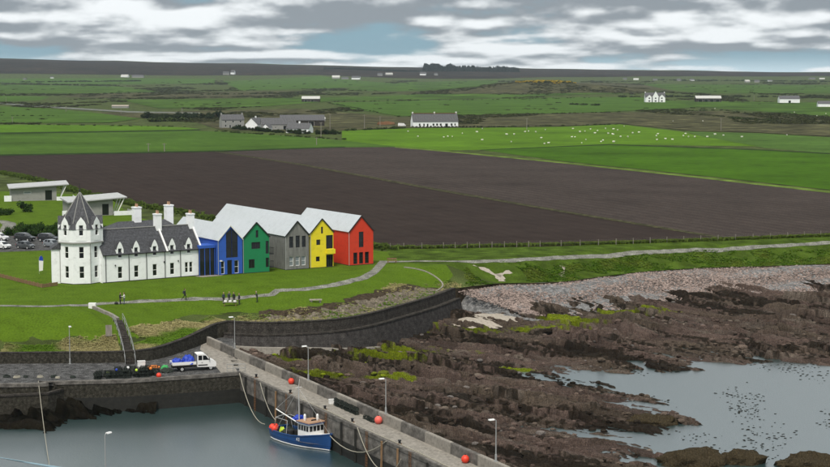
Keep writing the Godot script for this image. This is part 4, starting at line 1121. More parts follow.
	b.bar(Vector3(-0.1, he - 0.14, 0.26), Vector3(W, he - 0.14, 0.26), 0.12, 0.1)
	obj("gutter", b, M.black, t)
	for x in [2.1, 11.2, 13.9]:
		b = MB.new()
		b.box(Vector3(x, 2.9, 0.08), Vector3(0.16, 0.22, 0.14))
		obj("wall_lamp", b, M.dark, t)
	# rear range: lower slated block with two chimneys
	b = MB.new()
	b.box(Vector3(12.4, 3.6, -D - 5.2), Vector3(13.6, 7.2, 8.0))
	obj("rear_range", b, M.white, t)
	b = MB.new()
	b.t = Transform3D(Basis(), Vector3(12.4, 7.2, -D - 5.2))
	var hp := [Vector3(-7.0, 0, 4.2), Vector3(7.0, 0, 4.2), Vector3(7.0, 0, -4.2), Vector3(-7.0, 0, -4.2), Vector3(-4.2, 1.9, 0), Vector3(5.0, 1.9, 0)]
	b.quad(hp[0], hp[1], hp[5], hp[4]); b.quad(hp[2], hp[3], hp[4], hp[5]); b.tri(hp[1], hp[2], hp[5]); b.tri(hp[3], hp[0], hp[4])
	obj("rear_roof", b, M.slate, t)
	chimney(t, Vector3(11.9, 7.4, -D - 5.2), 4.2, 1.3, 1.2, 2)
	chimney(t, Vector3(18.2, 7.4, -D - 5.2), 4.3, 1.3, 1.2, 2)
	# tower: an octagon with a corbelled top storey, gabled dormers and a slate spire
	var tw := Vector3(-56.7, 9.0, -272.6)
	var tl: Vector3 = t.transform.affine_inverse() * tw
	tower(t, tl, deg_to_rad(13.5) - turn, 3.45)
	# stair turret behind it, lower and narrower
	var tl2: Vector3 = t.transform.affine_inverse() * Vector3(-58.9, 9.0, -277.2)
	b = MB.new()
	b.t = Transform3D(Basis(Vector3.UP, deg_to_rad(13.5) - turn), tl2)
	b.lathe([[1.9, 0.0], [1.9, 9.6]], 8, Vector3.ZERO, true)
	obj("turret_wall", b, M.white, t)
	var tr := MB.new()
	tr.t = b.t
	tr.lathe([[2.15, 9.5], [1.5, 10.6], [0.0, 13.3]], 8, Vector3.ZERO, true)
	obj("turret_spire", tr, M.slate, t)
	# low porch against the tower's far side
	b = MB.new()
	var pl: Vector3 = t.transform.affine_inverse() * Vector3(-60.4, 9.0, -272.6)
	b.t = Transform3D(Basis(Vector3.UP, deg_to_rad(13.5) - turn), pl)
	b.box(Vector3(0, 2.9, 0), Vector3(2.6, 5.8, 4.4))
	obj("side_wing", b, M.white, t)
	var sr := MB.new()
	sr.t = b.t
	sr.prism([Vector2(-1.5, 5.8), Vector2(1.5, 5.8), Vector2(1.5, 8.0)], -2.4, 2.4)
	obj("side_roof", sr, M.slate, t)
func chimney(t: Node, p: Vector3, h: float, w: float, d: float, pots: int) -> void:
	var b := MB.new()
	b.box(p + Vector3(0, h * 0.5, 0), Vector3(w, h, d))
	b.box(p + Vector3(0, h - 0.12, 0), Vector3(w + 0.16, 0.2, d + 0.16))
	var c := obj("chimney", b, M.white, t)
	for k in pots:
		b = MB.new()
		b.lathe([[0.17, 0.0], [0.13, 0.5], [0.17, 0.58], [0.1, 0.6]], 10, p + Vector3(0, h - 0.03, (k - (pots - 1) * 0.5) * 0.6))
		obj("chimney_pot", b, M.clay, c)
func tower(t: Node, o: Vector3, turn: float, R: float) -> void:
	var side := R * tan(PI / 8) * 2.0
	var hx := side * 0.5
	var B := Basis(Vector3.UP, turn)
	var band := MB.new(); var drum := MB.new(); var wall := MB.new(); var plinth := MB.new()
	for k in 8:
		var F := B * Basis(Vector3.UP, PI / 4 * k)
		var u := F * Vector3.RIGHT; var n := F * Vector3.BACK
		var c := o + n * R - u * hx
		var has := k == 0 or k == 1 or k == 7 or k == 6
		var holes := [rect(hx - 0.42, hx + 0.42, 1.0, 3.05), rect(hx - 0.42, hx + 0.42, 4.35, 6.35)] if has else []
		panel(wall, c, u, [[0.0, 7.0], [side, 7.0]], 0.0, holes)
		for h in holes: window(t, c, u, h, M.white_trim, M.glass, 1, 2)
		var R2 := R + 0.22
		var s2 := R2 * tan(PI / 8) * 2.0
		var c2 := o + n * R2 - u * s2 * 0.5
		panel(drum, c2, u, [[0.0, 9.3], [s2, 9.3]], 7.0, [rect(s2 * 0.5 - 0.4, s2 * 0.5 + 0.4, 8.15, 9.3)])
		# gabled dormer standing on the drum
		if true:
			var dh := rect(s2 * 0.5 - 0.36, s2 * 0.5 + 0.36, 8.2, 10.0)
			var b := MB.new()
			var m := s2 * 0.5
			panel(b, c2 + n * 0.05, u, [[m - 0.85, 10.0], [m - 0.62, 10.55], [m, 11.35], [m + 0.62, 10.55], [m + 0.85, 10.0]], 7.35, [dh], 0.2)
			var p0 := c2 + n * 0.05
			for q in [[m - 0.85, 1.0], [m + 0.85, -1.0]]:
				var f = p0 + u * q[0]
				if q[1] > 0: b.quad(f + Vector3.UP * 9.2 - n * 1.1, f + Vector3.UP * 9.2, f + Vector3.UP * 10.0, f + Vector3.UP * 10.0 - n * 1.1)
				else: b.quad(f + Vector3.UP * 9.2, f + Vector3.UP * 9.2 - n * 1.1, f + Vector3.UP * 10.0 - n * 1.1, f + Vector3.UP * 10.0)
			var dm := obj("tower_dormer", b, M.white, t)
			if has or k == 2: window(dm, p0, u, dh, M.white_trim, M.glass, 1, 2, 0.2, 0.07, "sash")
			else: window(dm, p0, u, dh, M.white_trim, M.glass, 1, 1, 0.2, 0.07, "sash")
			b = MB.new()
			var a := p0 + u * (m - 0.9) + Vector3.UP * 9.98 - n * 0.04; var d := p0 + u * (m + 0.9) + Vector3.UP * 9.98 - n * 0.04; var r := p0 + u * m + Vector3.UP * 11.36 - n * 0.04
			b.quad(a, r, r - n * 1.9, a - n * 1.3); b.quad(r, d, d - n * 1.3, r - n * 1.9)
			obj("dormer_roof", b, M.slate, dm)
		var bn := B * Basis(Vector3.UP, PI / 4 * k)
		band.box(o + n * (R + 0.16), Vector3(s2 + 0.26, 0.2, 0.36), bn) if false else band.box(o + n * (R + 0.14) + Vector3.UP * 7.0, Vector3(side + 0.24, 0.22, 0.36), bn)
		plinth.box(o + n * (R + 0.0) + Vector3.UP * -0.1, Vector3(side + 0.04, 0.45, 0.1), bn)
	obj("tower_wall", wall, M.white, t)
	obj("tower_drum", drum, M.white, t)
	obj("string_course", band, M.harl_grey, t)
	obj("tower_plinth", plinth, M.dark, t)
	var s := MB.new()
	var k8 := 1.0 / cos(PI / 8)
	s.t = Transform3D(B * Basis(Vector3.UP, PI / 8), o)
	s.lathe([[(R + 0.30) * k8, 9.22], [(R - 0.35) * k8, 10.2], [(R - 1.4) * k8, 12.0], [0.12, 15.3], [0.0, 15.5]], 8, Vector3.ZERO, true)
	var sp := obj("spire", s, M.slate, t)
	s = MB.new()
	for k in 8:
		var a = PI / 4 * k + PI / 8
		var dv := B * Vector3(sin(a), 0, cos(a))
		s.tube([o + dv * (R - 0.32) * k8 + Vector3.UP * 10.22, o + dv * (R - 1.37) * k8 + Vector3.UP * 12.02, o + Vector3.UP * 15.42], 0.07, 5)
	obj("lead_hip", s, M.harl_grey, sp)
	s = MB.new()
	s.lathe([[0.16, 15.2], [0.16, 15.7], [0.04, 15.9], [0.04, 16.8], [0.0, 16.85]], 8, o)
	obj("finial", s, M.dark, sp)
	# dark downpipes at the octagon's corners
	for k in [0, 1, 6]:
		var a = PI / 4 * k + PI / 8
		var dv := B * Vector3(sin(a), 0, cos(a))
		s = MB.new()
		s.tube([o + dv * (R * k8 + 0.06) + Vector3.UP * 0.2, o + dv * (R * k8 + 0.06) + Vector3.UP * 6.9], 0.05, 6)
		obj("downpipe", s, M.harl_grey, t)

func row_house(called: String, label: String, x: float, z: float, w: float, L: float, he: float, hr: float, wall: Material, front: Array, win: Array) -> Node3D:
	var t := thing(called, label, "house", Vector3(x, 9.0, z), atan2(0.53, 0.848), "row of coloured houses beside the inn")
	gable_shell(t, w, L, he, hr, wall, front)
	gable_roof(t, w, L, he, hr, M.roof_white)
	# dark verge flashing along the gable
	var b := MB.new()
	for s in [0.0, w]:
		b.bar(Vector3(s - signf(w * 0.5 - s) * 0.14, he - 0.1, 0.15), Vector3(w * 0.5, hr + 0.12, 0.15), 0.06, 0.2)
	obj("verge", b, M.white_trim if wall == M.blue else M.dark, t)
	b = MB.new()
	b.box(Vector3(w * 0.5, -0.12, -L * 0.5), Vector3(w + 0.06, 0.5, L + 0.06))
	obj("plinth", b, M.dark, t)
	for i in front.size():
		var q: Array = win[i]
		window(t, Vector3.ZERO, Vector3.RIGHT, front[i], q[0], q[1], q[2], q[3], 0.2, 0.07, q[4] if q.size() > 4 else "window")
	b = MB.new()
	b.tube([Vector3(-0.06, 0.1, 0.06), Vector3(-0.06, he - 0.2, 0.06)], 0.045, 6)
	obj("downpipe", b, M.steel, t)
	return t
func make_houses() -> void:
	var d := [M.dark, M.glass, 1, 1]
	var w := 4.64
	var t := row_house("blue_house", "blue house with white roof and tall dark glazed gable beside the inn", -34.43, -281.38, w, 20.0, 6.2, 8.6, M.blue,
		[rect(0.10 * w, 0.25 * w, 0.2, 2.5), rect(0.36 * w, 0.56 * w, 0.06, 2.6), rect(0.66 * w, 0.84 * w, 0.2, 2.5), [0.32 * w, 0.56 * w, 3.0, 7.35, 8.25], [0.56 * w, 0.81 * w, 3.0, 8.1, 7.05]],
		[[M.white_trim, M.glass, 1, 2], [M.dark, M.glass, 2, 1, "door"], [M.white_trim, M.glass, 1, 2], [M.dark, M.glass, 1, 3], [M.dark, M.glass, 1, 3]])
	# glazed link to the inn
	var b := MB.new()
	b.box(Vector3(-1.75, 2.5, -2.6), Vector3(2.9, 5.0, 3.2))
	var lk := obj("glazed_link", b, M.glass, t)
	b = MB.new()
	for x in [-3.2, -2.2, -1.2, -0.3]: b.box(Vector3(x, 2.5, -0.97), Vector3(0.1, 5.0, 0.1))
	b.box(Vector3(-1.75, 5.1, -2.5), Vector3(3.1, 0.5, 3.4))
	obj("link_frame", b, M.blue, lk)
	b = MB.new()
	b.box(Vector3(0.45, 2.55, 0.03), Vector3(0.5, 0.22, 0.04))
	obj("sign_plate", b, M.white_trim, t)
	w = 5.07
	t = row_house("green_house", "emerald green house with white roof and corner balconies", -30.29, -283.81, w, 15.7, 6.4, 8.9, M.green,
		[rect(0.48 * w, 0.58 * w, 6.3, 7.6), rect(0.31 * w, 0.65 * w, 4.3, 5.5), rect(0.20 * w, 0.43 * w, 0.9, 2.5), rect(0.86 * w, 0.985 * w, 3.3, 5.6), rect(0.86 * w, 0.985 * w, 0.9, 2.6)],
		[d, [M.dark, M.glass, 3, 1], [M.dark, M.glass, 2, 1], d, d])
	for y in [0.9, 3.3]:
		b = MB.new()
		b.box(Vector3(w + 0.45, y - 0.08, -0.9), Vector3(0.9, 0.16, 1.8))
		for k in 7: b.box(Vector3(w + 0.08 + k * 0.13, y + 0.5, -0.02), Vector3(0.03, 1.0, 0.03))
		b.box(Vector3(w + 0.45, y + 1.02, -0.02), Vector3(0.9, 0.05, 0.05))
		b.box(Vector3(w + 0.87, y + 1.02, -0.9), Vector3(0.05, 0.05, 1.8))
		obj("balcony", b, M.dark, t)
	w = 4.68
	var g := [M.dark, M.glass, 1, 2]
	var p := [M.white_trim, M.glass_pale, 1, 2]  # pale pane colour paints in a whitish sky reflection
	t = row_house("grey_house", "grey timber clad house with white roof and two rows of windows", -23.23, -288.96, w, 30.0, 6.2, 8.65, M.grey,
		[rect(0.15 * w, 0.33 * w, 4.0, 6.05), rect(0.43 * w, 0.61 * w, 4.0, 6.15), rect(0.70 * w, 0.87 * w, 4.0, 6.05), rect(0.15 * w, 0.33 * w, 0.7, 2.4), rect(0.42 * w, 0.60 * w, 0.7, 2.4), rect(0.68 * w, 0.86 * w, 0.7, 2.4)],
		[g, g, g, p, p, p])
	# its boards stand on the wall one by one
	var y := 0.25
	while y < 6.1:
		b = MB.new()
		b.box(Vector3(-0.02, y, -6.0), Vector3(0.04, 0.26, 12.0))
		obj("cladding_board", b, M.grey, t)
		y += 0.29
	w = 4.71
	t = row_house("yellow_house", "yellow house with long white roof, small square windows and corner balcony", -18.94, -291.68, w, 40.0, 6.45, 8.85, M.yellow,
		[rect(0.46 * w, 0.55 * w, 6.25, 7.5), rect(0.25 * w, 0.43 * w, 4.2, 5.2), rect(0.23 * w, 0.40 * w, 1.2, 2.1), rect(0.68 * w, 0.985 * w, 3.4, 5.9), rect(0.68 * w, 0.985 * w, 0.1, 2.3)],
		[d, d, d, [M.dark, M.glass, 3, 1], [M.dark, M.glass, 3, 1]])
	b = MB.new()
	b.box(Vector3(w * 0.84, 2.95, 0.35), Vector3(w * 0.34, 0.85, 0.7))
	obj("balcony", b, M.yellow, t)
	w = 5.12
	row_house("red_house", "red house with white roof at the field end of the row", -12.1, -295.7, w, 21.0, 6.3, 9.0, M.red,
		[rect(0.40 * w, 0.60 * w, 3.3, 6.2), rect(0.17 * w, 0.34 * w, 0.25, 2.4), rect(0.41 * w, 0.58 * w, 0.25, 2.4), rect(0.65 * w, 0.82 * w, 0.25, 2.4)],
		[[M.dark, M.glass, 1, 3], g, g, g])

func make_lodges() -> void:
	var base: Node3D
	for q in [[-112.4, -448.5, 0.30, "grey timber lodge with pale roof alone on the mown slope", 16.4], [-85.6, -399.0, 0.45, "grey timber lodge with pale roof half hidden behind the inn tower", 15.0]]:
		var t := thing("lodge", q[3], "lodge", Vector3(q[0], 9.0, q[1]), q[2], "modern holiday lodges")
		var b := MB.new()
		var w: float = q[4] - 4.0
		var holes := [rect(w * 0.75, w * 0.9, 0.1, 2.9), rect(w * 0.28, w * 0.44, 2.0, 2.7)]
		panel(b, Vector3.ZERO, Vector3.RIGHT, [[0.0, 3.6], [w, 4.1]], 0.0, holes)
		panel(b, Vector3(w, 0, 0), Vector3.FORWARD, [[0.0, 4.1], [7.0, 4.7]], 0.0, [])
		panel(b, Vector3(0, 0, -7), Vector3.BACK, [[0.0, 4.0], [7.0, 3.6]], 0.0, [])
		panel(b, Vector3(w, 0, -7), Vector3.LEFT, [[0.0, 4.7], [w, 4.0]], 0.0, [])
		obj("wall", b, M.harl_grey, t)
		window(t, Vector3.ZERO, Vector3.RIGHT, holes[0], M.dark, M.glass, 1, 1, 0.16, 0.1, "door")
		window(t, Vector3.ZERO, Vector3.RIGHT, holes[1], M.white_trim, M.glass_pale, 1, 1)
		b = MB.new()
		b.prism([Vector2(-0.6, 3.5), Vector2(w + 3.4, 4.35), Vector2(w + 3.4, 4.6), Vector2(-0.6, 3.75)], -0.6, 1.0)
		b.quad(Vector3(-0.6, 3.75, 1.0), Vector3(w + 3.4, 4.6, 1.0), Vector3(w + 3.4, 5.1, -8.0), Vector3(-0.6, 4.3, -8.0))
		b.quad(Vector3(-0.6, 4.1, -8.0), Vector3(w + 3.4, 4.9, -8.0), Vector3(w + 3.4, 4.3, 1.0), Vector3(-0.6, 3.45, 1.0))
		b.quad(Vector3(w + 3.4, 4.3, 1.0), Vector3(w + 3.4, 4.9, -8.0), Vector3(w + 3.4, 5.1, -8.0), Vector3(w + 3.4, 4.6, 1.0))
		obj("roof", b, M.roof_lodge, t)
		for k in 3:
			b = MB.new()
			b.bar(Vector3(w + 0.6 + k * 0.3, 0, 0.6 - k * 2.5), Vector3(w + 2.8, 4.4 + k * 0.3, 0.6 - k * 2.5), 0.2, 0.2)
			obj("slanting_post", b, M.white_trim, t)
		b = MB.new()
		b.box(Vector3(w + 2.4, 0.55, 1.2), Vector3(5.0, 1.1, 0.12)); b.box(Vector3(w + 4.9, 0.55, -1.5), Vector3(0.12, 1.1, 5.4))
		obj("terrace_wall", b, M.white, t)
		b = MB.new()
		b.box(Vector3(-0.9, 0.8, 0.4), Vector3(2.0, 1.6, 0.15))
		obj("screen_wall", b, M.white, t)

# a plain farm building: long side to the front; windows as [x, y, w, h]
func farm(called: String, label: String, category: String, x: float, z: float, turn: float, W: float, D: float, he: float, hr: float, wall: Material, roof: Material, wins: Array, chim := 0, group := "") -> Node3D:
	var t := thing(called, label, category, at(x, z, -0.05), turn, group)
	var b := MB.new()
	var holes := wins.map(func(q): return rect(q[0] - q[2] * 0.5 + W * 0.5, q[0] + q[2] * 0.5 + W * 0.5, q[1], q[1] + q[3]))
	var o := Vector3(-W * 0.5, 0, D * 0.5)
	panel(b, o, Vector3.RIGHT, [[0.0, he], [W, he]], -0.6, holes)
	panel(b, Vector3(W * 0.5, 0, -D * 0.5), Vector3.LEFT, [[0.0, he], [W, he]], -0.6, [])
	panel(b, Vector3(W * 0.5, 0, D * 0.5), Vector3.FORWARD, [[0.0, he], [D * 0.5, hr], [D, he]], -0.6, [])
	panel(b, Vector3(-W * 0.5, 0, -D * 0.5), Vector3.BACK, [[0.0, he], [D * 0.5, hr], [D, he]], -0.6, [])
	obj("wall", b, wall, t)
	for h in holes: window(t, o, Vector3.RIGHT, h, M.white_trim, M.glass, 1, 1, 0.16, 0.09)
	var rn := Node3D.new()
	rn.free()
	b = MB.new()
	b.t = Transform3D(Basis(Vector3.UP, PI / 2), Vector3(-W * 0.5, 0, D * 0.5))
	var dn := Vector2(D * 0.5, hr - he).normalized()
	var ov := 0.25
	for s in [0, 1]:
		var a := Vector2(-ov, he - ov * dn.y / dn.x); var r := Vector2(D * 0.5, hr); var th := 0.2
		var poly := [a, r, r + Vector2(0, th / dn.x), a + Vector2(0, th)]
		if s: poly = [poly[3], poly[2], poly[1], poly[0]].map(func(p): return Vector2(D - p.x, p.y))
		b.prism(poly, -0.2, W + 0.2)
	var rf := obj("roof", b, roof, t)
	for k in chim:
		b = MB.new()
		var cx := (-0.5 + k / maxf(chim - 1.0, 1.0)) * (W - 1.0) if chim > 1 else 0.0
		b.box(Vector3(cx, hr + 0.4, 0), Vector3(0.9, 1.6, 0.8))
		obj("chimney", b, wall, rf)
	return t
func make_farms() -> void:
	farm("cottage", "long white cottage with dark roof beside the sheep pasture", "cottage", 13.0, -1089, 0.22, 31, 8, 3.9, 9.0, M.white, M.roof_grey,
		[[-11, 0.9, 1.2, 1.6], [-8, 0.9, 1.2, 1.6], [-5.5, 0.1, 1.2, 2.3], [-1.5, 0.9, 1.4, 1.6], [1.0, 0.9, 1.4, 1.6], [3.5, 0.9, 1.4, 1.6], [7.5, 0.1, 2.0, 2.4], [11, 0.9, 1.4, 1.6], [13.4, 0.9, 1.0, 1.6]], 3)
	var ct := get_node("cottage")
	var rb := MB.new()
	rb.bar(Vector3(-15.4, 9.25, 0), Vector3(15.4, 9.25, 0), 1.0, 0.4)
	obj("ridge_lichen", rb, M.rust, ct)
	var g := "farm buildings behind the ploughed field"
	farm("farmhouse", "grey two storey farmhouse with a chimney on each gable", "house", -121, -1069, 0.35, 15, 8, 5.6, 8.8, M.harl_grey, M.roof_grey, [[-5, 0.9, 1.2, 1.6], [-2, 0.1, 1.2, 2.2], [2, 0.9, 1.2, 1.6], [5, 0.9, 1.2, 1.6], [-5, 3.6, 1.2, 1.5], [0, 3.6, 1.2, 1.5], [5, 3.6, 1.2, 1.5]], 2, g)
	farm("farm_cottage", "small cottage whose white gable faces the ploughed field", "cottage", -104, -1057, 1.25, 14, 8.5, 3.0, 7.0, M.white, M.roof_grey, [[-3, 0.9, 1.1, 1.3], [3, 0.9, 1.1, 1.3]], 1, g)
	farm("byre", "long grey roofed byre in the middle of the farm", "barn", -87.5, -1036, 0.15, 22, 9, 3.6, 7.4, M.harl_grey, M.roof_grey, [[-7, 1.2, 1.0, 1.0], [-2, 1.2, 1.0, 1.0], [4, 0.1, 2.4, 2.6]], 0, g)
	farm("outhouse", "tiny white gabled outhouse in front of the byre", "shed", -93, -1018, 1.3, 6, 4.6, 2.2, 4.2, M.white, M.roof_grey, [], 0, g)
	farm("barn", "long dark roofed barn at the back of the farm", "barn", -77, -1105, 0.1, 30, 11, 4.2, 7.6, M.concrete_dark, M.roof_grey, [[6, 0.1, 4.0, 3.4]], 0, g)
	farm("bungalow", "low white bungalow with a grey roof beside the farm", "house", -70, -982, -0.25, 14.5, 8.5, 2.7, 5.8, M.white, M.roof_grey, [[-5, 0.8, 1.5, 1.3], [-1.6, 0.1, 1.1, 2.1], [1.6, 0.8, 1.8, 1.3], [5, 0.8, 1.5, 1.3]], 1, g)
	farm("pale_shed", "small shed with a pale sheet roof behind the bungalow", "shed", -73.4, -1213, 0.1, 12, 8, 2.0, 3.2, M.harl_grey, M.roof_pale, [], 0, g)
	farm("field_shed", "white roofed open shed alone in the far pasture", "shed", -127.7, -1990, 0.0, 22, 12, 4.0, 7.0, M.concrete_dark, M.roof_pale, [[-6, 0.1, 3.5, 2.8], [2, 0.1, 3.5, 2.8]])
	# white house with three gables
	var t := farm("gabled_house", "large white house with three front gables on the far road", "house", 289, -1955, 0.0, 24, 9, 6.2, 11.5, M.white, M.roof_grey, [[-9, 1.0, 1.6, 1.6], [0, 0.1, 1.4, 2.3], [9, 1.0, 1.6, 1.6]], 2)
	for q in [[-7.5, 8.2, 9.4], [0.0, 9.0, 13.6], [7.5, 8.2, 9.6]]:
		var b := MB.new()
		b.t = Transform3D(Basis(), Vector3(q[0] - q[1] * 0.5, 0, 7.6))
		panel(b, Vector3.ZERO, Vector3.RIGHT, [[0.0, 5.6], [q[1] * 0.5, q[2]], [q[1], 5.6]], -0.5, [rect(q[1] * 0.5 - 0.9, q[1] * 0.5 + 0.9, 4.2, 5.8), rect(q[1] * 0.5 - 1.1, q[1] * 0.5 + 1.1, 0.9, 2.5)])
		b.quad(Vector3(0, -0.5, -6), Vector3(0, -0.5, 0), Vector3(0, 5.6, 0), Vector3(0, 5.6, -6)); b.quad(Vector3(q[1], -0.5, 0), Vector3(q[1], -0.5, -6), Vector3(q[1], 5.6, -6), Vector3(q[1], 5.6, 0))
		var gb := obj("gable", b, M.white, t)
		for h in [rect(q[1] * 0.5 - 0.9, q[1] * 0.5 + 0.9, 4.2, 5.8), rect(q[1] * 0.5 - 1.1, q[1] * 0.5 + 1.1, 0.9, 2.5)]:
			window(gb, b.t.origin, Vector3.RIGHT, h, M.dark, M.glass, 1, 1)
		var r := MB.new()
		r.t = b.t
		var th := Vector3(0, 0.25, 0)
		r.quad(Vector3(-0.3, 5.4, 0.3), Vector3(q[1] * 0.5, q[2], 0.3), Vector3(q[1] * 0.5, q[2], -7), Vector3(-0.3, 5.4, -7))
		r.quad(Vector3(q[1] * 0.5, q[2] + 0.02, 0.3), Vector3(q[1] + 0.3, 5.42, 0.3), Vector3(q[1] + 0.3, 5.42, -7), Vector3(q[1] * 0.5, q[2] + 0.02, -7))
		obj("gable_roof", r, M.roof_grey, gb)
	farm("open_shed", "long shed with pale roof and dark open front beside the gabled house", "shed", 357, -1976, 0.0, 31, 10, 4.6, 7.6, M.concrete_dark, M.roof_pale, [[-10, 0.1, 5, 3.4], [-3, 0.1, 5, 3.4], [4, 0.1, 5, 3.4], [11, 0.1, 5, 3.4]])
	farm("white_barn", "low white barn with a slate blue roof by the far road", "barn", 444, -1926, 0.0, 24, 10, 5.0, 8.6, M.white, M.roof_grey, [[0, 0.1, 3, 3]])
	farm("white_shed", "low white shed with a slate blue roof past the white barn", "shed", 437, -1717, -0.1, 21, 9, 3.6, 6.2, M.white, M.roof_grey, [])
	farm("hay_shed", "long low shed with a buff roof among rough pasture", "shed", -303.7, -1671, 0.05, 17, 7, 1.9, 3.0, M.harl_grey, M.sand, [])
	var far := "scattered croft houses below the moor"
	for i in SPECKS.size():
		var s: Array = SPECKS[i]
		farm("croft_house", "tiny pale croft house far off below the moor", "house", s[0], s[1], (i * 37 % 11 - 5) * 0.09, maxf(s[2] * 0.85, 9.0), 8.0, s[3] * 0.4, s[3] * 0.85, M.white if i % 3 == 0 else M.harl_grey, M.roof_grey if i % 4 else M.roof_pale, [], 0, far)

# ---------------------------------------------------------------- living things: tapered bones joined by a smooth minimum, meshed as surface nets
func body_mesh(bones: Array, cell: float, blend: float) -> MB:
	# a bone is [from, to, radius from, radius to, colour]
	var lo := Vector3.ONE * 1e9; var hi := -lo
	for q in bones:
		for e in 2:
			var rr: float = q[2 + e] + blend + cell * 2
			lo = lo.min(q[e] - Vector3.ONE * rr); hi = hi.max(q[e] + Vector3.ONE * rr)
	var n := Vector3i(((hi - lo) / cell).ceil()) + Vector3i.ONE
	var f := PackedFloat32Array()
	f.resize(n.x * n.y * n.z)
	f.fill(1.0)
	for q in bones:
		var a: Vector3 = q[0]; var b: Vector3 = q[1]; var ra: float = q[2]; var rb: float = q[3]
		var ab := b - a; var l2 := maxf(ab.length_squared(), 1e-9)
		var m := maxf(ra, rb) + blend + cell * 1.5
		var i0 := Vector3i(((a.min(b) - Vector3.ONE * m - lo) / cell).floor()).clamp(Vector3i.ZERO, n - Vector3i.ONE)
		var i1 := Vector3i(((a.max(b) + Vector3.ONE * m - lo) / cell).ceil()).clamp(Vector3i.ZERO, n - Vector3i.ONE)
		for z in range(i0.z, i1.z + 1):
			for y in range(i0.y, i1.y + 1):
				for x in range(i0.x, i1.x + 1):
					var p := lo + Vector3(x, y, z) * cell
					var t := clampf((p - a).dot(ab) / l2, 0.0, 1.0)
					var d := p.distance_to(a + ab * t) - lerpf(ra, rb, t)
					var ix := (z * n.y + y) * n.x + x
					var o := f[ix]
					var h := clampf(0.5 + 0.5 * (o - d) / blend, 0.0, 1.0)
					f[ix] = lerpf(o, d, h) - blend * h * (1.0 - h)
	var vid := {}
	var vs := PackedVector3Array()
	var at_ := func(x: int, y: int, z: int) -> float: return f[(z * n.y + y) * n.x + x]
	for z in n.z - 1:
		for y in n.y - 1:
			for x in n.x - 1:
				var s := Vector3.ZERO; var cnt := 0
				var k := (z * n.y + y) * n.x + x
				var c := [f[k], f[k + 1], f[k + n.x], f[k + n.x + 1], f[k + n.x * n.y], f[k + n.x * n.y + 1], f[k + n.x * n.y + n.x], f[k + n.x * n.y + n.x + 1]]
				var neg := 0
				for q in c: neg += 1 if q < 0.0 else 0
				if neg == 0 or neg == 8: continue
				for e in [[0, 1], [2, 3], [4, 5], [6, 7], [0, 2], [1, 3], [4, 6], [5, 7], [0, 4], [1, 5], [2, 6], [3, 7]]:
					var a: float = c[e[0]]; var b: float = c[e[1]]
					if (a < 0.0) != (b < 0.0):
						var t := a / (a - b)
						var pa := Vector3(e[0] & 1, (e[0] >> 1) & 1, e[0] >> 2); var pb := Vector3(e[1] & 1, (e[1] >> 1) & 1, e[1] >> 2)
						s += pa.lerp(pb, t); cnt += 1
				vid[k] = vs.size()
				vs.append(lo + (Vector3(x, y, z) + s / cnt) * cell)
	var nn := PackedVector3Array(); nn.resize(vs.size())
	var tris := PackedInt32Array()
	var sx := 1; var sy := n.x; var sz := n.x * n.y
	for k in vid:
		for ax in 3:
			var st: int = [sx, sy, sz][ax]; var u: int = [sy, sz, sx][ax]; var w: int = [sz, sx, sy][ax]
			if k + st >= f.size(): continue
			var a := f[k]; var b := f[k + st]
			if (a < 0.0) == (b < 0.0): continue
			if not (vid.has(k - u) and vid.has(k - w) and vid.has(k - u - w)): continue
			var q := [vid[k], vid[k - u], vid[k - u - w], vid[k - w]]
			if a < 0.0: tris.append_array(PackedInt32Array([q[0], q[1], q[2], q[0], q[2], q[3]]))
			else: tris.append_array(PackedInt32Array([q[0], q[2], q[1], q[0], q[3], q[2]]))
	for i in range(0, tris.size(), 3):
		var m := (vs[tris[i + 1]] - vs[tris[i]]).cross(vs[tris[i + 2]] - vs[tris[i]])
		for k in 3: nn[tris[i + k]] += m
	var r := MB.new()
	var cs := []
	for p in vs:
		var best := 1e9; var col := Color.WHITE
		for q in bones:
			var ab: Vector3 = q[1] - q[0]
			var t := clampf((p - q[0]).dot(ab) / maxf(ab.length_squared(), 1e-9), 0, 1)
			var d: float = p.distance_to(q[0] + ab * t) - lerpf(q[2], q[3], t)
			if d < best:
				best = d; col = q[4]
		cs.append(col)
	for i in range(0, tris.size(), 3):
		for k in [0, 2, 1]:
			var j := tris[i + k]
			r.v.append(vs[j]); r.n.append(nn[j].normalized()); r.c.append(cs[j])
	return r
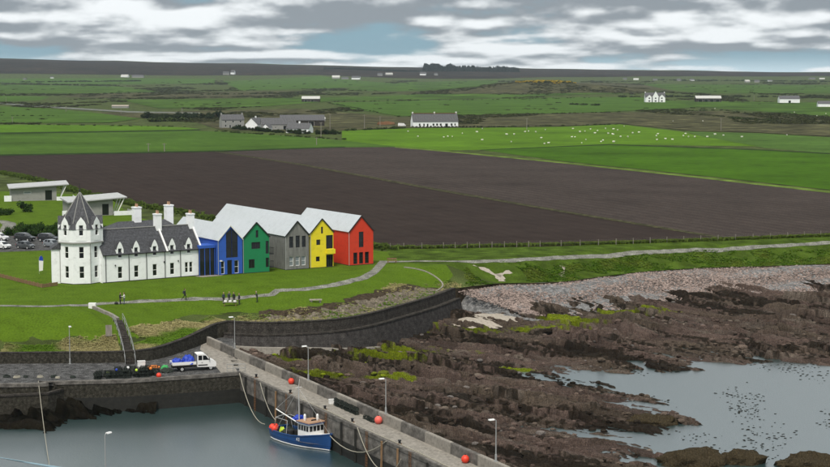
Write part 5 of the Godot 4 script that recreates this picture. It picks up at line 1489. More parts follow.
func person_bones(top: Color, legs: Color, hair: Color, pose: Dictionary) -> Array:
	# faces +z; height 1.75 m
	var skin := Color(0.42, 0.25, 0.18); var shoe := Color(0.02, 0.02, 0.02)
	var lean: float = pose.get("lean", 0.0)
	var st: float = pose.get("stride", 0.0)
	var sit: bool = pose.get("sit", false)
	var hip := Vector3(0, 0.50 if sit else 0.93, 0)
	var chest := hip + Vector3(0, 0.40 * cos(lean), 0.40 * sin(lean))
	var neck := chest + Vector3(0, 0.17 * cos(lean), 0.17 * sin(lean))
	var head := neck + Vector3(0, 0.16, 0.02 + 0.06 * sin(lean))
	var b := []
	b.append([hip, hip + Vector3(0, 0.12, 0), 0.135, 0.13, legs])
	b.append([hip + Vector3(0, 0.1, 0), chest, 0.135, 0.15, top])
	b.append([chest + Vector3(-0.08, 0.02, 0), chest + Vector3(0.08, 0.02, 0), 0.13, 0.13, top])
	b.append([chest, neck, 0.12, 0.055, top])
	b.append([neck, head, 0.052, 0.06, skin])
	b.append([head + Vector3(0, -0.03, 0.02), head + Vector3(0, 0.07, 0), 0.072, 0.09, skin])
	b.append([head + Vector3(0, 0.0, 0.08), head + Vector3(0, -0.02, 0.105), 0.02, 0.014, skin])
	b.append([head + Vector3(0, 0.09, -0.03), head + Vector3(0, 0.02, -0.05), 0.095, 0.085, hair])
	for s in [-1.0, 1.0]:
		b.append([head + Vector3(s * 0.088, 0.02, 0), head + Vector3(s * 0.095, 0.0, -0.01), 0.018, 0.016, skin])
		var hj := hip + Vector3(s * 0.09, 0, 0)
		var sw: float = st * s
		var kn := hj + Vector3(0, -0.44, 0.18 * sw) if not sit else hj + Vector3(s * 0.03, 0.0, 0.44)
		var an := kn + Vector3(0, -0.42, -0.20 * absf(sw) + 0.16 * sw) if not sit else kn + Vector3(0, -0.42, 0.02)
		b.append([hj, kn, 0.088, 0.062, legs]); b.append([kn, an, 0.062, 0.042, legs])
		b.append([an + Vector3(0, -0.03, -0.03), an + Vector3(0, -0.045, 0.16), 0.045, 0.035, shoe])
		var sh := chest + Vector3(s * 0.185, 0.06, 0)
		var el: Vector3; var wr: Vector3
		if pose.get("reach", false) and s > 0:
			el = sh + Vector3(s * 0.05, -0.16, 0.22); wr = el + Vector3(-s * 0.04, 0.02, 0.25)
		else:
			el = sh + Vector3(s * 0.06, -0.28, -0.10 * sw); wr = el + Vector3(-s * 0.01, -0.25, 0.10 - 0.08 * sw)
		b.append([sh, el, 0.062, 0.048, top]); b.append([el, wr, 0.046, 0.034, top])
		var hd := (wr - el).normalized()
		b.append([wr, wr + hd * 0.07, 0.034, 0.036, skin])
		for k in 4: b.append([wr + hd * 0.07 + Vector3(0, 0, (k - 1.5) * 0.022), wr + hd * (0.15 - 0.012 * absf(k - 1.2)) + Vector3(-s * 0.02, 0, (k - 1.5) * 0.024), 0.010, 0.009, skin])
		b.append([wr + hd * 0.03 + Vector3(0, 0, 0.03), wr + hd * 0.08 + Vector3(0, 0, 0.06), 0.012, 0.010, skin])
	if pose.get("pack", false): b.append([chest + Vector3(0, 0.05, -0.19), chest + Vector3(0, -0.22, -0.19), 0.13, 0.14, Color(0.03, 0.03, 0.04)])
	return b
func make_people() -> void:
	var dk := Color(0.015, 0.017, 0.022)
	var list := [
		[-46.3, -251.6, 1.2, dk, Color(0.02, 0.022, 0.03), Color(0.05, 0.03, 0.02), {}, "person in a dark coat standing on the path beside a companion in white"],
		[-45.7, -251.7, -1.3, Color(0.7, 0.7, 0.68), Color(0.06, 0.08, 0.12), Color(0.10, 0.06, 0.03), {"reach": true}, "person in a white top facing a companion on the path"],
		[-37.14, -258.5, 1.6, dk, dk, Color(0.03, 0.02, 0.015), {"stride": 1.0, "pack": true}, "person in black striding along the path alone with a backpack"],
		[-30.8, -257.8, 0.5, Color(0.03, 0.04, 0.06), dk, Color(0.30, 0.24, 0.16), {}, "tall person with pale hair standing at one end of the low table"],
		[-30.0, -258.5, 0.2, Color(0.06, 0.07, 0.09), Color(0.03, 0.03, 0.04), Color(0.22, 0.19, 0.15), {"lean": 0.35, "reach": true}, "person in grey leaning over the low table"],
		[-29.15, -257.9, -0.1, dk, dk, Color(0.04, 0.03, 0.02), {"lean": 0.15}, "person in black behind the middle of the low table"],
		[-28.2, -257.0, -0.9, Color(0.02, 0.02, 0.025), Color(0.02, 0.02, 0.03), Color(0.16, 0.14, 0.12), {}, "person in a black coat at the other end of the low table"],
		[-25.45, -258.2, -1.2, Color(0.05, 0.055, 0.045), dk, Color(0.35, 0.33, 0.28), {"lean": 0.22, "reach": true}, "person with pale cap standing alone on the grass by the path"]]
	for q in list:
		var b := body_mesh(person_bones(q[3], q[4], q[5], q[6]), 0.026, 0.03)
		var o := obj("person", b, M.skin)
		o.position = at(q[0], q[1], 0.055); o.rotation.y = q[2]
		tag(o, q[7], "person", "people on the lawn")
	# low table with pale top in front of the group, and a bag by the couple
	var t := thing("picnic_table", "low table with pale slats where four people gather", "table", at(-29.6, -256.4, 0.03), 0.1)
	for k in 4:
		var b := MB.new()
		b.box(Vector3(0, 0.62, -0.3 + k * 0.2), Vector3(2.4, 0.05, 0.17))
		obj("slat", b, M.timber_grey, t)
	for s in [-0.9, 0.9]:
		var b := MB.new()
		b.bar(Vector3(s, 0, -0.45), Vector3(s, 0.6, 0.1), 0.08, 0.08); b.bar(Vector3(s, 0, 0.45), Vector3(s, 0.6, -0.1), 0.08, 0.08)
		obj("trestle", b, M.timber, t)
	for k in 3:
		var b := MB.new()
		b.box(Vector3.ZERO, Vector3(0.42, 0.22, 0.3)); b.box(Vector3(0, 0.12, 0), Vector3(0.38, 0.03, 0.26))
		var o := obj("white_box", b, M.white_trim)
		o.position = at(-29.6, -256.4, 0.03 + 0.645 + 0.112) + Vector3((k - 1) * 0.75, 0, 0)
		tag(o, "small white box on the low table", "box", "boxes on the low table")
	var b2 := body_mesh([[Vector3(-0.14, 0.2, 0), Vector3(0.14, 0.2, 0), 0.18, 0.16, Color(0.02, 0.02, 0.02)], [Vector3(-0.1, 0.4, 0), Vector3(0.1, 0.4, 0), 0.03, 0.03, Color(0.02, 0.02, 0.02)]], 0.04, 0.08)
	var bag := obj("bag", b2, M.skin)
	bag.position = at(-46.8, -251.0, 0.03)
	tag(bag, "black bag on the path beside the couple", "bag")
func make_sheep() -> void:
	var w := Color(0.78, 0.76, 0.68); var f := Color(0.5, 0.47, 0.42)
	var bones := [[Vector3(0, 0.66, -0.42), Vector3(0, 0.68, 0.34), 0.33, 0.30, w], [Vector3(0, 0.72, 0.4), Vector3(0, 0.86, 0.62), 0.18, 0.14, w], [Vector3(0, 0.88, 0.62), Vector3(0, 0.76, 0.84), 0.12, 0.07, f]]
	for s in [-1.0, 1.0]:
		bones.append([Vector3(s * 0.14, 0.5, 0.3), Vector3(s * 0.14, 0.26, 0.34), 0.10, 0.06, w]); bones.append([Vector3(s * 0.14, 0.26, 0.34), Vector3(s * 0.14, 0.02, 0.32), 0.055, 0.05, f])
		bones.append([Vector3(s * 0.15, 0.52, -0.36), Vector3(s * 0.15, 0.28, -0.44), 0.13, 0.06, w]); bones.append([Vector3(s * 0.15, 0.28, -0.44), Vector3(s * 0.15, 0.02, -0.40), 0.055, 0.05, f])
		bones.append([Vector3(s * 0.1, 0.95, 0.6), Vector3(s * 0.22, 0.92, 0.58), 0.04, 0.03, f])
	bones.append([Vector3(0, 0.7, -0.7), Vector3(0, 0.45, -0.78), 0.06, 0.05, w])
	var m := body_mesh(bones, 0.06, 0.06).mesh()
	rng.seed = 9
	for p in SHEEP:
		var o := obj("sheep", m, M.skin)
		o.position = at(p.x, p.y, 0.08 + (0.03 if p.y > -1500 else 0.3)); o.rotation.y = rng.randf() * TAU; o.scale = Vector3.ONE * rng.randf_range(0.8, 1.05)
		tag(o, "white sheep grazing in the green pasture beyond the ploughed field", "sheep", "sheep grazing in the far pasture")

# ---------------------------------------------------------------- vehicles
func wheel(parent: Node, p: Vector3, r: float, w: float) -> void:
	var b := MB.new()
	b.t = Transform3D(Basis(Vector3.FORWARD, PI / 2), p)
	b.lathe([[r * 0.6, -w / 2], [r * 0.93, -w / 2], [r, -w * 0.35], [r, w * 0.35], [r * 0.93, w / 2], [r * 0.6, w / 2]], 18)
	var t := obj("wheel", b, M.tyre, parent)
	b = MB.new()
	b.t = Transform3D(Basis(Vector3.FORWARD, PI / 2), p)
	b.lathe([[0.0, -w * 0.42], [r * 0.62, -w * 0.42], [r * 0.62, w * 0.42], [0.0, w * 0.42]], 12, Vector3.ZERO, true)
	obj("rim", b, M.steel, t)
func car_profile(kind: int) -> Array:
	# stations along the car from the tail (-z) to the nose: [z, half width low, half width top, sill height, waist height, roof height, roof half width]
	if kind == 0:   # hatchback
		return [[-1.95, 0.74, 0.66, 0.42, 0.92, 0.94, 0.6], [-1.85, 0.82, 0.78, 0.3, 0.98, 1.25, 0.56], [-1.45, 0.86, 0.84, 0.26, 0.97, 1.47, 0.6], [-0.5, 0.87, 0.86, 0.24, 0.95, 1.52, 0.64], [0.3, 0.87, 0.86, 0.24, 0.93, 1.48, 0.63], [0.75, 0.87, 0.85, 0.24, 0.92, 1.20, 0.66], [1.15, 0.86, 0.83, 0.26, 0.92, 0.94, 0.7], [1.75, 0.83, 0.76, 0.3, 0.82, 0.84, 0.66], [2.0, 0.72, 0.6, 0.4, 0.66, 0.68, 0.5]]
	return [[-2.2, 0.76, 0.7, 0.5, 1.05, 1.08, 0.62], [-2.1, 0.86, 0.84, 0.4, 1.10, 1.5, 0.6], [-1.75, 0.92, 0.9, 0.36, 1.08, 1.68, 0.66], [-0.4, 0.93, 0.92, 0.34, 1.05, 1.74, 0.7], [0.45, 0.93, 0.92, 0.34, 1.03, 1.68, 0.68], [0.9, 0.93, 0.91, 0.34, 1.02, 1.38, 0.72], [1.3, 0.92, 0.9, 0.36, 1.02, 1.06, 0.76], [2.0, 0.9, 0.84, 0.4, 0.94, 0.97, 0.72], [2.25, 0.78, 0.68, 0.5, 0.78, 0.8, 0.56]]
func car(label: String, x: float, z: float, turn: float, kind: int, paint: Material) -> void:
	var t := thing("parked_car", label, "car", at(x, z, 0.045), turn, "cars parked behind the inn")
	var pr := car_profile(kind)
	var rings := []
	for s in pr:
		rings.append([Vector3(-s[1], s[3], s[0]), Vector3(s[1], s[3], s[0]), Vector3(s[2] + 0.02, s[4] * 0.6, s[0]), Vector3(s[2], s[4], s[0]), Vector3(s[6], s[5], s[0]), Vector3(-s[6], s[5], s[0]), Vector3(-s[2], s[4], s[0]), Vector3(-s[2] - 0.02, s[4] * 0.6, s[0])])
	var b := MB.new()
	b.loft(rings, true, false)
	var a: Array = rings[0]; var e: Array = rings[-1]
	for k in range(1, 7):
		b.tri(a[0], a[k + 1], a[k]); b.tri(e[0], e[k], e[k + 1])
	obj("body", b, paint, t)
	# glazing stands just proud of the greenhouse
	for s in [-1.0, 1.0]:
		for r in [[2, 3], [3, 4]]:
			b = MB.new()
			var q := []
			for c in [[r[0], 0.12], [r[1], 0.12], [r[1], 0.88], [r[0], 0.88]]:
				var st: Array = pr[c[0]]
				var sh := 0.06 if c[0] == r[0] else -0.06
				q.append(Vector3(s * (lerpf(st[2], st[6], c[1]) + 0.012), lerpf(st[4], st[5], c[1]), st[0] + sh))
			if s > 0: b.quad(q[1], q[0], q[3], q[2])
			else: b.quad(q[0], q[1], q[2], q[3])
			obj("side_window", b, M.glass, t)
	for r in [[4, 6, "windscreen"], [2, 0, "rear_window"]]:
		b = MB.new()
		var s0: Array = pr[r[0]]; var s1: Array = pr[r[1]]
		var u := Vector3(0, 0.02, 0.02 if r[1] == 6 else -0.02)
		var p0 := Vector3(-s0[6] * 0.92, s0[5] - 0.05, s0[0]) + u; var p1 := Vector3(s0[6] * 0.92, s0[5] - 0.05, s0[0]) + u; var p2 := Vector3(s1[6] * 0.95, s1[5] + 0.05, s1[0]) + u; var p3 := Vector3(-s1[6] * 0.95, s1[5] + 0.05, s1[0]) + u
		if r[1] == 6: b.quad(p3, p2, p1, p0)
		else: b.quad(p0, p1, p2, p3)
		obj(r[2], b, M.glass, t)
	var wb: float = 1.22 if kind == 0 else 1.36
	for s in [-1.0, 1.0]:
		for f in [-1.0, 1.0]: wheel(t, Vector3(s * (pr[3][1] - 0.08), 0.31 + 0.05 * kind, f * wb), 0.31 + 0.05 * kind, 0.2)
		b = MB.new()
		b.box(Vector3(s * 0.58, pr[7][4] - 0.14, pr[7][0] + 0.12), Vector3(0.28, 0.14, 0.16), Basis(Vector3.UP, s * 0.5))
		obj("headlight", b, M.steel, t)
		b = MB.new()
		b.box(Vector3(s * 0.7, 0.82, pr[1][0] - 0.04), Vector3(0.14, 0.26, 0.1))
		obj("tail_light", b, M.lampred, t)
		b = MB.new()
		b.box(Vector3(s * (pr[4][2] + 0.1), pr[4][4] + 0.04, pr[5][0] - 0.1), Vector3(0.16, 0.12, 0.1))
		obj("mirror", b, paint, t)
	b = MB.new()
	b.box(Vector3(0, 0.42, pr[8][0] - 0.03), Vector3(1.1, 0.14, 0.08))
	obj("grille", b, M.dark, t)
	b = MB.new()
	b.box(Vector3(0, 0.36, pr[8][0] + 0.02), Vector3(0.5, 0.1, 0.02))
	obj("number_plate", b, M.white_trim, t)
func paint(r: float, g: float, b: float) -> StandardMaterial3D:
	var m := mat(r, g, b, 0.3)
	m.clearcoat_enabled = true; m.clearcoat = 0.6; m.clearcoat_roughness = 0.1
	return m
func make_cars() -> void:
	var w := paint(0.72, 0.73, 0.74); var k := paint(0.015, 0.016, 0.018); var g := paint(0.05, 0.055, 0.06); var s := paint(0.20, 0.22, 0.24); var bl := paint(0.03, 0.05, 0.09)
	car("white hatchback parked on the lawn side of the car park", -83.6, -325.2, 1.05, 0, w)
	car("dark grey car parked next to the white hatchback", -78.8, -325.2, 1.05, 0, g)
	car("white car parked beside the shrubs with the black cars", -88.4, -341.0, 1.25, 1, w)
	car("black estate parked beside the shrubs next to the white car", -82.6, -340.2, 1.2, 1, k)
	car("black car with pale roof parked by the shrubs nearest the inn", -77.4, -339.2, 1.2, 1, k)
	car("silver grey hatchback parked alone on the inn side", -74.2, -328.6, 0.95, 0, s)
	car("navy car half hidden behind the inn tower", -70.8, -333.4, 1.0, 1, bl)

func make_truck() -> void:
	# crew-cab dropside truck on the quay
	var o := Vector3(-30.2, 4.0, -217.4)
	var turn := atan2(0.94, -0.34)
	var t := thing("dropside_truck", "white crew cab dropside truck parked on the quay", "truck", o, turn)
	var cab := MB.new()
	# side profile of the cab, z forward
	var prof := [Vector2(0.35, 0.55), Vector2(2.75, 0.45), Vector2(2.95, 0.6), Vector2(2.95, 1.05), Vector2(2.8, 1.25), Vector2(2.15, 1.48), Vector2(1.55, 2.2), Vector2(1.3, 2.3), Vector2(0.5, 2.3), Vector2(0.35, 2.2)]
	cab.t = Transform3D(Basis(Vector3(0, 0, 1), Vector3.UP, Vector3(-1, 0, 0)), Vector3.ZERO)
	cab.prism(prof, -0.98, 0.98)
	obj("cab", cab, M.paint_white, t)
	for s in [-1.0, 1.0]:
		for q in [[[0.5, 1.45], [1.02, 1.45], [1.02, 2.1], [0.5, 2.1]], [[1.12, 1.45], [1.95, 1.45], [1.55, 2.05], [1.12, 2.1]]]:
			var b := MB.new()
			var p = q.map(func(a): return Vector3(s * 0.992, a[1], a[0]))
			if s > 0: b.quad(p[1], p[0], p[3], p[2])
			else: b.quad(p[0], p[1], p[2], p[3])
			obj("side_window", b, M.glass, t)
		for z in [2.2, -1.75]: wheel(t, Vector3(s * 0.84, 0.36, z), 0.36, 0.24)
		var l := MB.new()
		l.box(Vector3(s * 0.75, 0.95, 2.9), Vector3(0.34, 0.3, 0.14))
		obj("headlight", l, M.steel, t)
		l = MB.new()
		l.box(Vector3(s * 1.12, 1.6, 1.95), Vector3(0.18, 0.3, 0.1))
		obj("mirror", l, M.dark, t)
		l = MB.new()
		l.box(Vector3(s * 1.0, 1.12, 1.0), Vector3(0.03, 0.05, 0.18))
		obj("door_handle", l, M.dark, t)
		l = MB.new()
		l.box(Vector3(s * 0.985, 0.78, 1.1), Vector3(0.05, 0.14, 1.3))
		obj("side_trim", l, M.dark, t)
		l = MB.new()
		l.box(Vector3(s * 1.02, 1.14, -1.4), Vector3(0.05, 0.4, 3.2))
		obj("dropside", l, M.paint_white, t)
	var b := MB.new()
	b.quad(Vector3(-0.86, 1.53, 2.18), Vector3(0.86, 1.53, 2.18), Vector3(0.82, 2.18, 1.64), Vector3(-0.82, 2.18, 1.64))
	obj("windscreen", b, M.glass, t)
	b = MB.new()
	b.box(Vector3(0, 0.7, 2.95), Vector3(1.7, 0.3, 0.06))
	obj("bumper", b, M.dark, t)
	b = MB.new()
	b.box(Vector3(0, 0.9, -1.4), Vector3(2.05, 0.1, 3.25))
	obj("load_bed", b, M.timber_grey, t)
	b = MB.new()
	b.box(Vector3(0, 0.62, -0.6), Vector3(0.9, 0.24, 4.8))
	obj("chassis", b, M.dark, t)
	b = MB.new()
	b.box(Vector3(0, 1.14, -3.03), Vector3(2.05, 0.4, 0.05))
	obj("tailboard", b, M.paint_white, t)
	b = MB.new()
	b.bar(Vector3(-0.95, 2.25, 0.24), Vector3(0.95, 2.25, 0.24), 0.06, 0.06)
	for x in [-0.95, -0.3, 0.3, 0.95]: b.bar(Vector3(x, 0.95, 0.24), Vector3(x, 2.25, 0.24), 0.06, 0.06)
	obj("headboard", b, M.dark, t)
	# the heaped load of nets and tarpaulin
	var X := Transform3D(Basis(Vector3.UP, turn), o)
	heap("blue_tarpaulin", "heap of bright blue tarpaulin loaded on the truck bed", "tarpaulin", X * Vector3(0, 0.96, -0.75), turn, Vector3(1.0, 1.15, 0.85), M.tarp, 3)
	heap("net_bundle", "heap of blue netting at the tail of the truck bed", "netting", X * Vector3(0, 0.96, -2.25), turn, Vector3(0.95, 0.8, 0.8), M.tarp, 4)
func heap(called: String, label: String, category: String, p: Vector3, turn: float, r: Vector3, m: Material, sd: int, group := "") -> MeshInstance3D:
	# crumpled pile with a flat base
	var f := noise(sd * 13, 1.1, 4); var b := MB.new(); var rings := []
	for j in 13:
		var ring := []
		var ph := PI * 0.5 * j / 12.0
		for k in 36:
			var a := TAU * k / 36
			var d := Vector3(cos(ph) * sin(a), sin(ph), cos(ph) * cos(a))
			var w := 1.0 + 0.38 * f.get_noise_3dv(d * 1.6) + 0.16 * f.get_noise_3dv(d * 5.0) * cos(ph)
			ring.append(d * r * w)
		rings.append(ring)
	b.loft(rings)
	var o := obj(called, b, m)
	o.position = p; o.rotation.y = turn
	tag(o, label, category, group)
	return o

# ---------------------------------------------------------------- harbour gear
func make_creel() -> Node3D:
	var t := Node3D.new()
	t.name = "lobster_creel"
	var b := MB.new()
	b.box(Vector3(0, 0.04, 0), Vector3(0.80, 0.05, 0.52))
	obj("base", b, M.net, t)
	for x in [-0.38, 0.0, 0.38]:
		b = MB.new()
		var pts := []
		for k in 10:
			var a := PI * k / 9.0
			pts.append(Vector3(x, 0.1 + 0.36 * sin(a), 0.25 * cos(a)))
		b.tube(pts, 0.022, 5)
		obj("hoop", b, M.tyre, t)
	b = MB.new()
	for k in 11:
		var a := PI * k / 10.0
		b.bar(Vector3(-0.39, 0.1 + 0.35 * sin(a), 0.245 * cos(a)), Vector3(0.39, 0.1 + 0.35 * sin(a), 0.245 * cos(a)), 0.014, 0.014)
	for k in 9:
		var x := -0.36 + k * 0.09
		for q in 6: 
			var a0 := PI * q / 6.0; var a1 := PI * (q + 1) / 6.0
			b.bar(Vector3(x, 0.1 + 0.35 * sin(a0), 0.245 * cos(a0)), Vector3(x, 0.1 + 0.35 * sin(a1), 0.245 * cos(a1)), 0.014, 0.014)
	for s in [-0.39, 0.39]:
		b.box(Vector3(s, 0.22, 0), Vector3(0.02, 0.26, 0.34))
	obj("netting", b, M.net, t)
	return t
func lamp(label: String, p: Vector3, h: float, turn: float) -> void:
	var t := thing("lamp_post", label, "lamp post", p, turn, "harbour lamp posts")
	var b := MB.new()
	b.lathe([[0.11, 0.0], [0.11, 0.7], [0.06, 0.75], [0.045, h]], 10)
	obj("post", b, M.galv, t)
	b = MB.new()
	b.box(Vector3(0, 0.02, 0), Vector3(0.34, 0.04, 0.34))
	obj("base_plate", b, M.galv, t)
	b = MB.new()
	b.tube([Vector3(0, h - 0.03, 0), Vector3(0, h + 0.08, 0.1), Vector3(0, h + 0.12, 0.35)], 0.035, 6)
	obj("arm", b, M.galv, t)
	b = MB.new()
	b.prism([Vector2(-0.17, 0), Vector2(0.17, 0), Vector2(0.12, 0.12), Vector2(-0.12, 0.12)], 0.25, 0.85)
	b.t = Transform3D()
	for i in b.v.size(): b.v[i] += Vector3(0, h + 0.07, 0)
	var hd := obj("lamp_head", b, M.paint_white, t)
	b = MB.new()
	b.box(Vector3(0, h + 0.06, 0.55), Vector3(0.24, 0.03, 0.45))
	obj("lens", b, M.glass_pale, hd)
func buoy(label: String, p: Vector3, r: float, m: Material, group: String) -> void:
	var t := thing("buoy", label, "buoy", p, 0.0, group)
	var b := MB.new()
	var prof := []
	for k in 15:
		var a := PI * (k / 14.0 - 0.5)
		prof.append([r * cos(a) * (1.0 if a < 0.3 else 1.0 - 0.12 * (a - 0.3)), r + r * 1.06 * sin(a)])
	b.lathe(prof, 20)
	obj("float", b, m, t)
	b = MB.new()
	b.lathe([[r * 0.16, r * 2.0], [r * 0.16, r * 2.25], [r * 0.05, r * 2.27]], 8)
	obj("eye", b, M.dark, t)
func rope(called: String, label: String, pts: Array, r: float, m: Material, sag := 0.0, group := "") -> void:
	var line := []
	for i in pts.size() - 1:
		for k in 10:
			var f := k / 10.0
			line.append(pts[i].lerp(pts[i + 1], f) - Vector3(0, sag * 4.0 * f * (1.0 - f), 0))
	line.append(pts[-1])
	var b := MB.new()
	b.tube(line, r, 6)
	tag(obj(called, b, m), label, "rope", group)
func make_gear() -> void:
	# lamps
	lamp("grey lamp post in front of the rubble retaining wall", Vector3(-48.0, 4.0, -222.0), 5.2, 0.4)
	lamp("grey lamp post at the landward end of the pier", pier(-12.5, 3.86, 5.2), 4.4, -1.1)
	lamp("grey lamp post on the parapet behind the red float", pier(14.6, 3.86, 5.2), 4.3, -1.1)
	lamp("grey lamp post on the parapet beside the creels", pier(37.6, 3.86, 5.2), 4.0, -1.1)
	lamp("grey lamp post on the parapet beside the outermost red buoy", pier(63.4, 3.86, 5.2), 4.2, -1.1)
	lamp("grey lamp post on the arm across the basin", Vector3(-30.3, 4.0, -155.2), 5.0, 2.6)
	# buoys along the pier
	buoy("red round buoy against the pier parapet by the boat", pier(10.4, 3.2, 4.0), 0.4, M.buoy_red, "buoys on the pier")
	buoy("pale pink buoy against the parapet beside the creels", pier(37.2, 3.1, 4.0), 0.46, M.buoy_pink, "buoys on the pier")
	buoy("bright red buoy against the parapet far along the pier", pier(58.3, 3.1, 4.0), 0.42, M.buoy_red, "buoys on the pier")
	# creels: one made, the rest copied
	var c0 := make_creel()
	var first := true
	rng.seed = 21
	var put := func(p: Vector3, turn: float, label: String, group: String) -> void:
		var o: Node3D = c0.duplicate()
		o.name = numbered("lobster_creel"); add_child(o, true)
		o.position = p; o.rotation.y = turn
		tag(o, label, "creel", group)
	for k in 26:
		var f := k / 26.0
		var p := Vector3(lerpf(-42.5, -34.6, f), 4.0, lerpf(-211.4, -213.6, f)) + Vector3(rng.randf_range(-0.5, 0.5), 0, rng.randf_range(-0.3, 0.3) + (0.75 if k % 2 else -0.35))
		var n := 3 if k > 8 and k % 3 else 2
		for j in n: put.call(p + Vector3(rng.randf_range(-0.12, 0.12) * j, j * 0.46, rng.randf_range(-0.1, 0.1) * j), rng.randf() * 1.6 - 0.6, "dark netted lobster creel heaped along the quay edge", "creels along the quay edge")
	for k in 10:
		for j in (2 if k < 7 else 1):
			var tt: float = 25.6 + k * 0.95 + (2.0 if k >= 7 else 0.0)
			put.call(pier(tt, 2.95, 4.0 + j * 0.47), -1.1 + rng.randf_range(-0.2, 0.2), "dark netted creel stacked against the pier parapet", "creels against the pier parapet")
	# boxes and tubs beside the truck
	for q in [["fish_tub", "white plastic fish tub standing behind the creels", "tub", -37.6, -219.2, 1.0, 0.9, M.paint_white], ["fish_box", "yellow fish box at the end of the creel heap", "box", -40.9, -212.6, 0.8, 0.5, M.hivis], ["fish_box", "white fish box beside the creels on the pier", "box", 0, 0, 0.8, 0.5, M.paint_white]]:
		var px: float = q[3]; var pz: float = q[4]
		if q[3] == 0:
			var pp := pier(24.2, 3.0, 4.0); px = pp.x; pz = pp.z
		var t := thing(q[0], q[1], q[2], Vector3(px, 4.0, pz), 0.3)
		var b := MB.new()
		var w: float = q[5]; var h: float = q[6]
		for s in [-1.0, 1.0]:
			b.box(Vector3(s * w * 0.48, h * 0.5, 0), Vector3(0.06, h, w * 0.7)); b.box(Vector3(0, h * 0.5, s * w * 0.35), Vector3(w * 0.9, h, 0.06))
		b.box(Vector3(0, 0.05, 0), Vector3(w * 0.9, 0.08, w * 0.66))
		obj("shell", b, q[7], t)
		b = MB.new()
		for s in [-1.0, 1.0]:
			b.box(Vector3(s * w * 0.49, h, 0), Vector3(0.1, 0.06, w * 0.78)); b.box(Vector3(0, h, s * w * 0.36), Vector3(w, 0.06, 0.1))
		obj("lip", b, q[7], t)
	heap("orange_net", "bundle of orange netting beside the white fish tub", "netting", Vector3(-35.9, 4.0, -218.6), 0.3, Vector3(1.0, 0.42, 0.5), M.orange, 7)
	heap("green_net", "small heap of green netting between orange net and truck", "netting", Vector3(-34.2, 4.0, -218.2), 0.1, Vector3(0.55, 0.5, 0.5), mat(0.05, 0.36, 0.10, 0.8), 8)
	for q in [[-33.6, -215.6, 0.9, 0.6, 0.6, 9, "dark heap of old netting between the creels and the truck"], [-36.6, -214.8, 1.2, 0.7, 0.7, 10, "dark heap of rope and netting behind the creels"], [-38.9, -214.4, 1.1, 0.55, 0.7, 11, "low dark heap of netting behind the yellow box"]]:
		heap("dark_net", q[6], "netting", Vector3(q[0], 4.0, q[1]), 0.4, Vector3(q[2], q[3], q[4]), M.net, q[5], "net heaps on the quay")
	buoy("small red and white buoy among the creels on the quay", Vector3(-34.0, 4.0, -211.6), 0.34, M.buoy_red, "")
	for q in [[-35.2, -212.4, 0.2, M.orange, "small orange float on top of the creel heap"], [-36.9, -211.3, 0.18, M.hivis, "small yellow float wedged among the creels"], [-38.3, -212.9, 0.2, M.paint_white, "small white float wedged among the creels"], [-39.6, -211.6, 0.17, M.tarp, "small blue float at the end of the creel heap"]]:
		buoy(q[4], Vector3(q[0], 4.92, q[1]), q[2], q[3], "floats among the creels")
	var bt: Transform3D = get_node("fishing_boat").transform
	for q in [[0.5, 1.15, 0.73], [0.9, 1.9, 0.73], [0.6, 1.5, 1.2], [-0.9, 4.6, 0.73], [-0.2, 4.75, 0.73], [0.95, 4.7, 0.73]]:
		put.call(bt * Vector3(q[0], q[2], q[1]), rng.randf() * 2.0, "dark netted creel stowed on the fishing boat's deck", "creels stowed on the boat")
	# coils and gear along the quay road
	for k in 7:
		var b := MB.new()
		var pts := []
		for i in 40: 
			var a := i * 0.62
			pts.append(Vector3(cos(a) * (0.42 - 0.003 * i), 0.05 + i * 0.006, sin(a) * (0.42 - 0.003 * i)))
		b.tube(pts, 0.04, 5)
		var o := obj("rope_coil", b, M.rope if k % 2 else M.net)
		o.position = Vector3(-54.5 + k * 1.5 + rng.randf_range(-0.6, 0.6), 4.0, -210.8 - rng.randf_range(0, 1.6)); o.scale = Vector3(rng.randf_range(0.7, 1.3), 1.0, rng.randf_range(0.7, 1.4)); o.rotation.y = rng.randf() * 3.0
		tag(o, "coil of rope lying on the quay beside the road", "rope", "rope coils on the quay")
	# mooring ropes
	rope("mooring_rope", "long mooring rope hanging from the quay corner to the boat's stern", [pier(0.6, -0.3, 4.1), Vector3(-18.4, 1.5, -194.5)], 0.05, M.rope, 1.7, "mooring ropes")
	rope("mooring_rope", "mooring rope looping from the bow down the pier wall", [Vector3(-10.0, 1.9, -186.4), pier(46.0, -0.1, 4.1)], 0.05, M.rope, 1.6, "mooring ropes")
	rope("mooring_rope", "slack rope hanging in a deep loop below the pier edge", [pier(38.5, -0.15, 4.15), pier(46.0, -0.75, 1.0), pier(50.0, -0.25, 3.0)], 0.05, M.rope, 0.9, "mooring ropes")
	rope("mooring_rope", "rope hanging straight down from the stern rigging to the pier", [pier(8.0, -0.2, 4.1), Vector3(-17.2, 1.8, -195.6)], 0.045, M.rope, 0.7, "mooring ropes")
	rope("edge_rope", "rope laid along the edge of the pier", [pier(20.0, 0.55, 4.05), pier(30.0, 0.7, 4.05), pier(40.0, 0.5, 4.05), pier(52.0, 0.8, 4.05), pier(66.0, 0.6, 4.05)], 0.05, M.rope)
	rope("slanting_rope", "rope slanting from the quay wall into the harbour water", [Vector3(-49.3, 4.15, -208.6), Vector3(-41.2, -0.1, -178.8)], 0.04, M.rope, 0.5)
	for k in 3:
		rope("bow_rope", "pale blue rope stretched low over the near water", [Vector3(-60.0, 0.3 + 0.3 * k, -192.0 + 1.6 * k), Vector3(-33.0 + 0.8 * k, 4.0, -160.1)], 0.05, M.rope_blue, 0.3, "ropes over the near water")
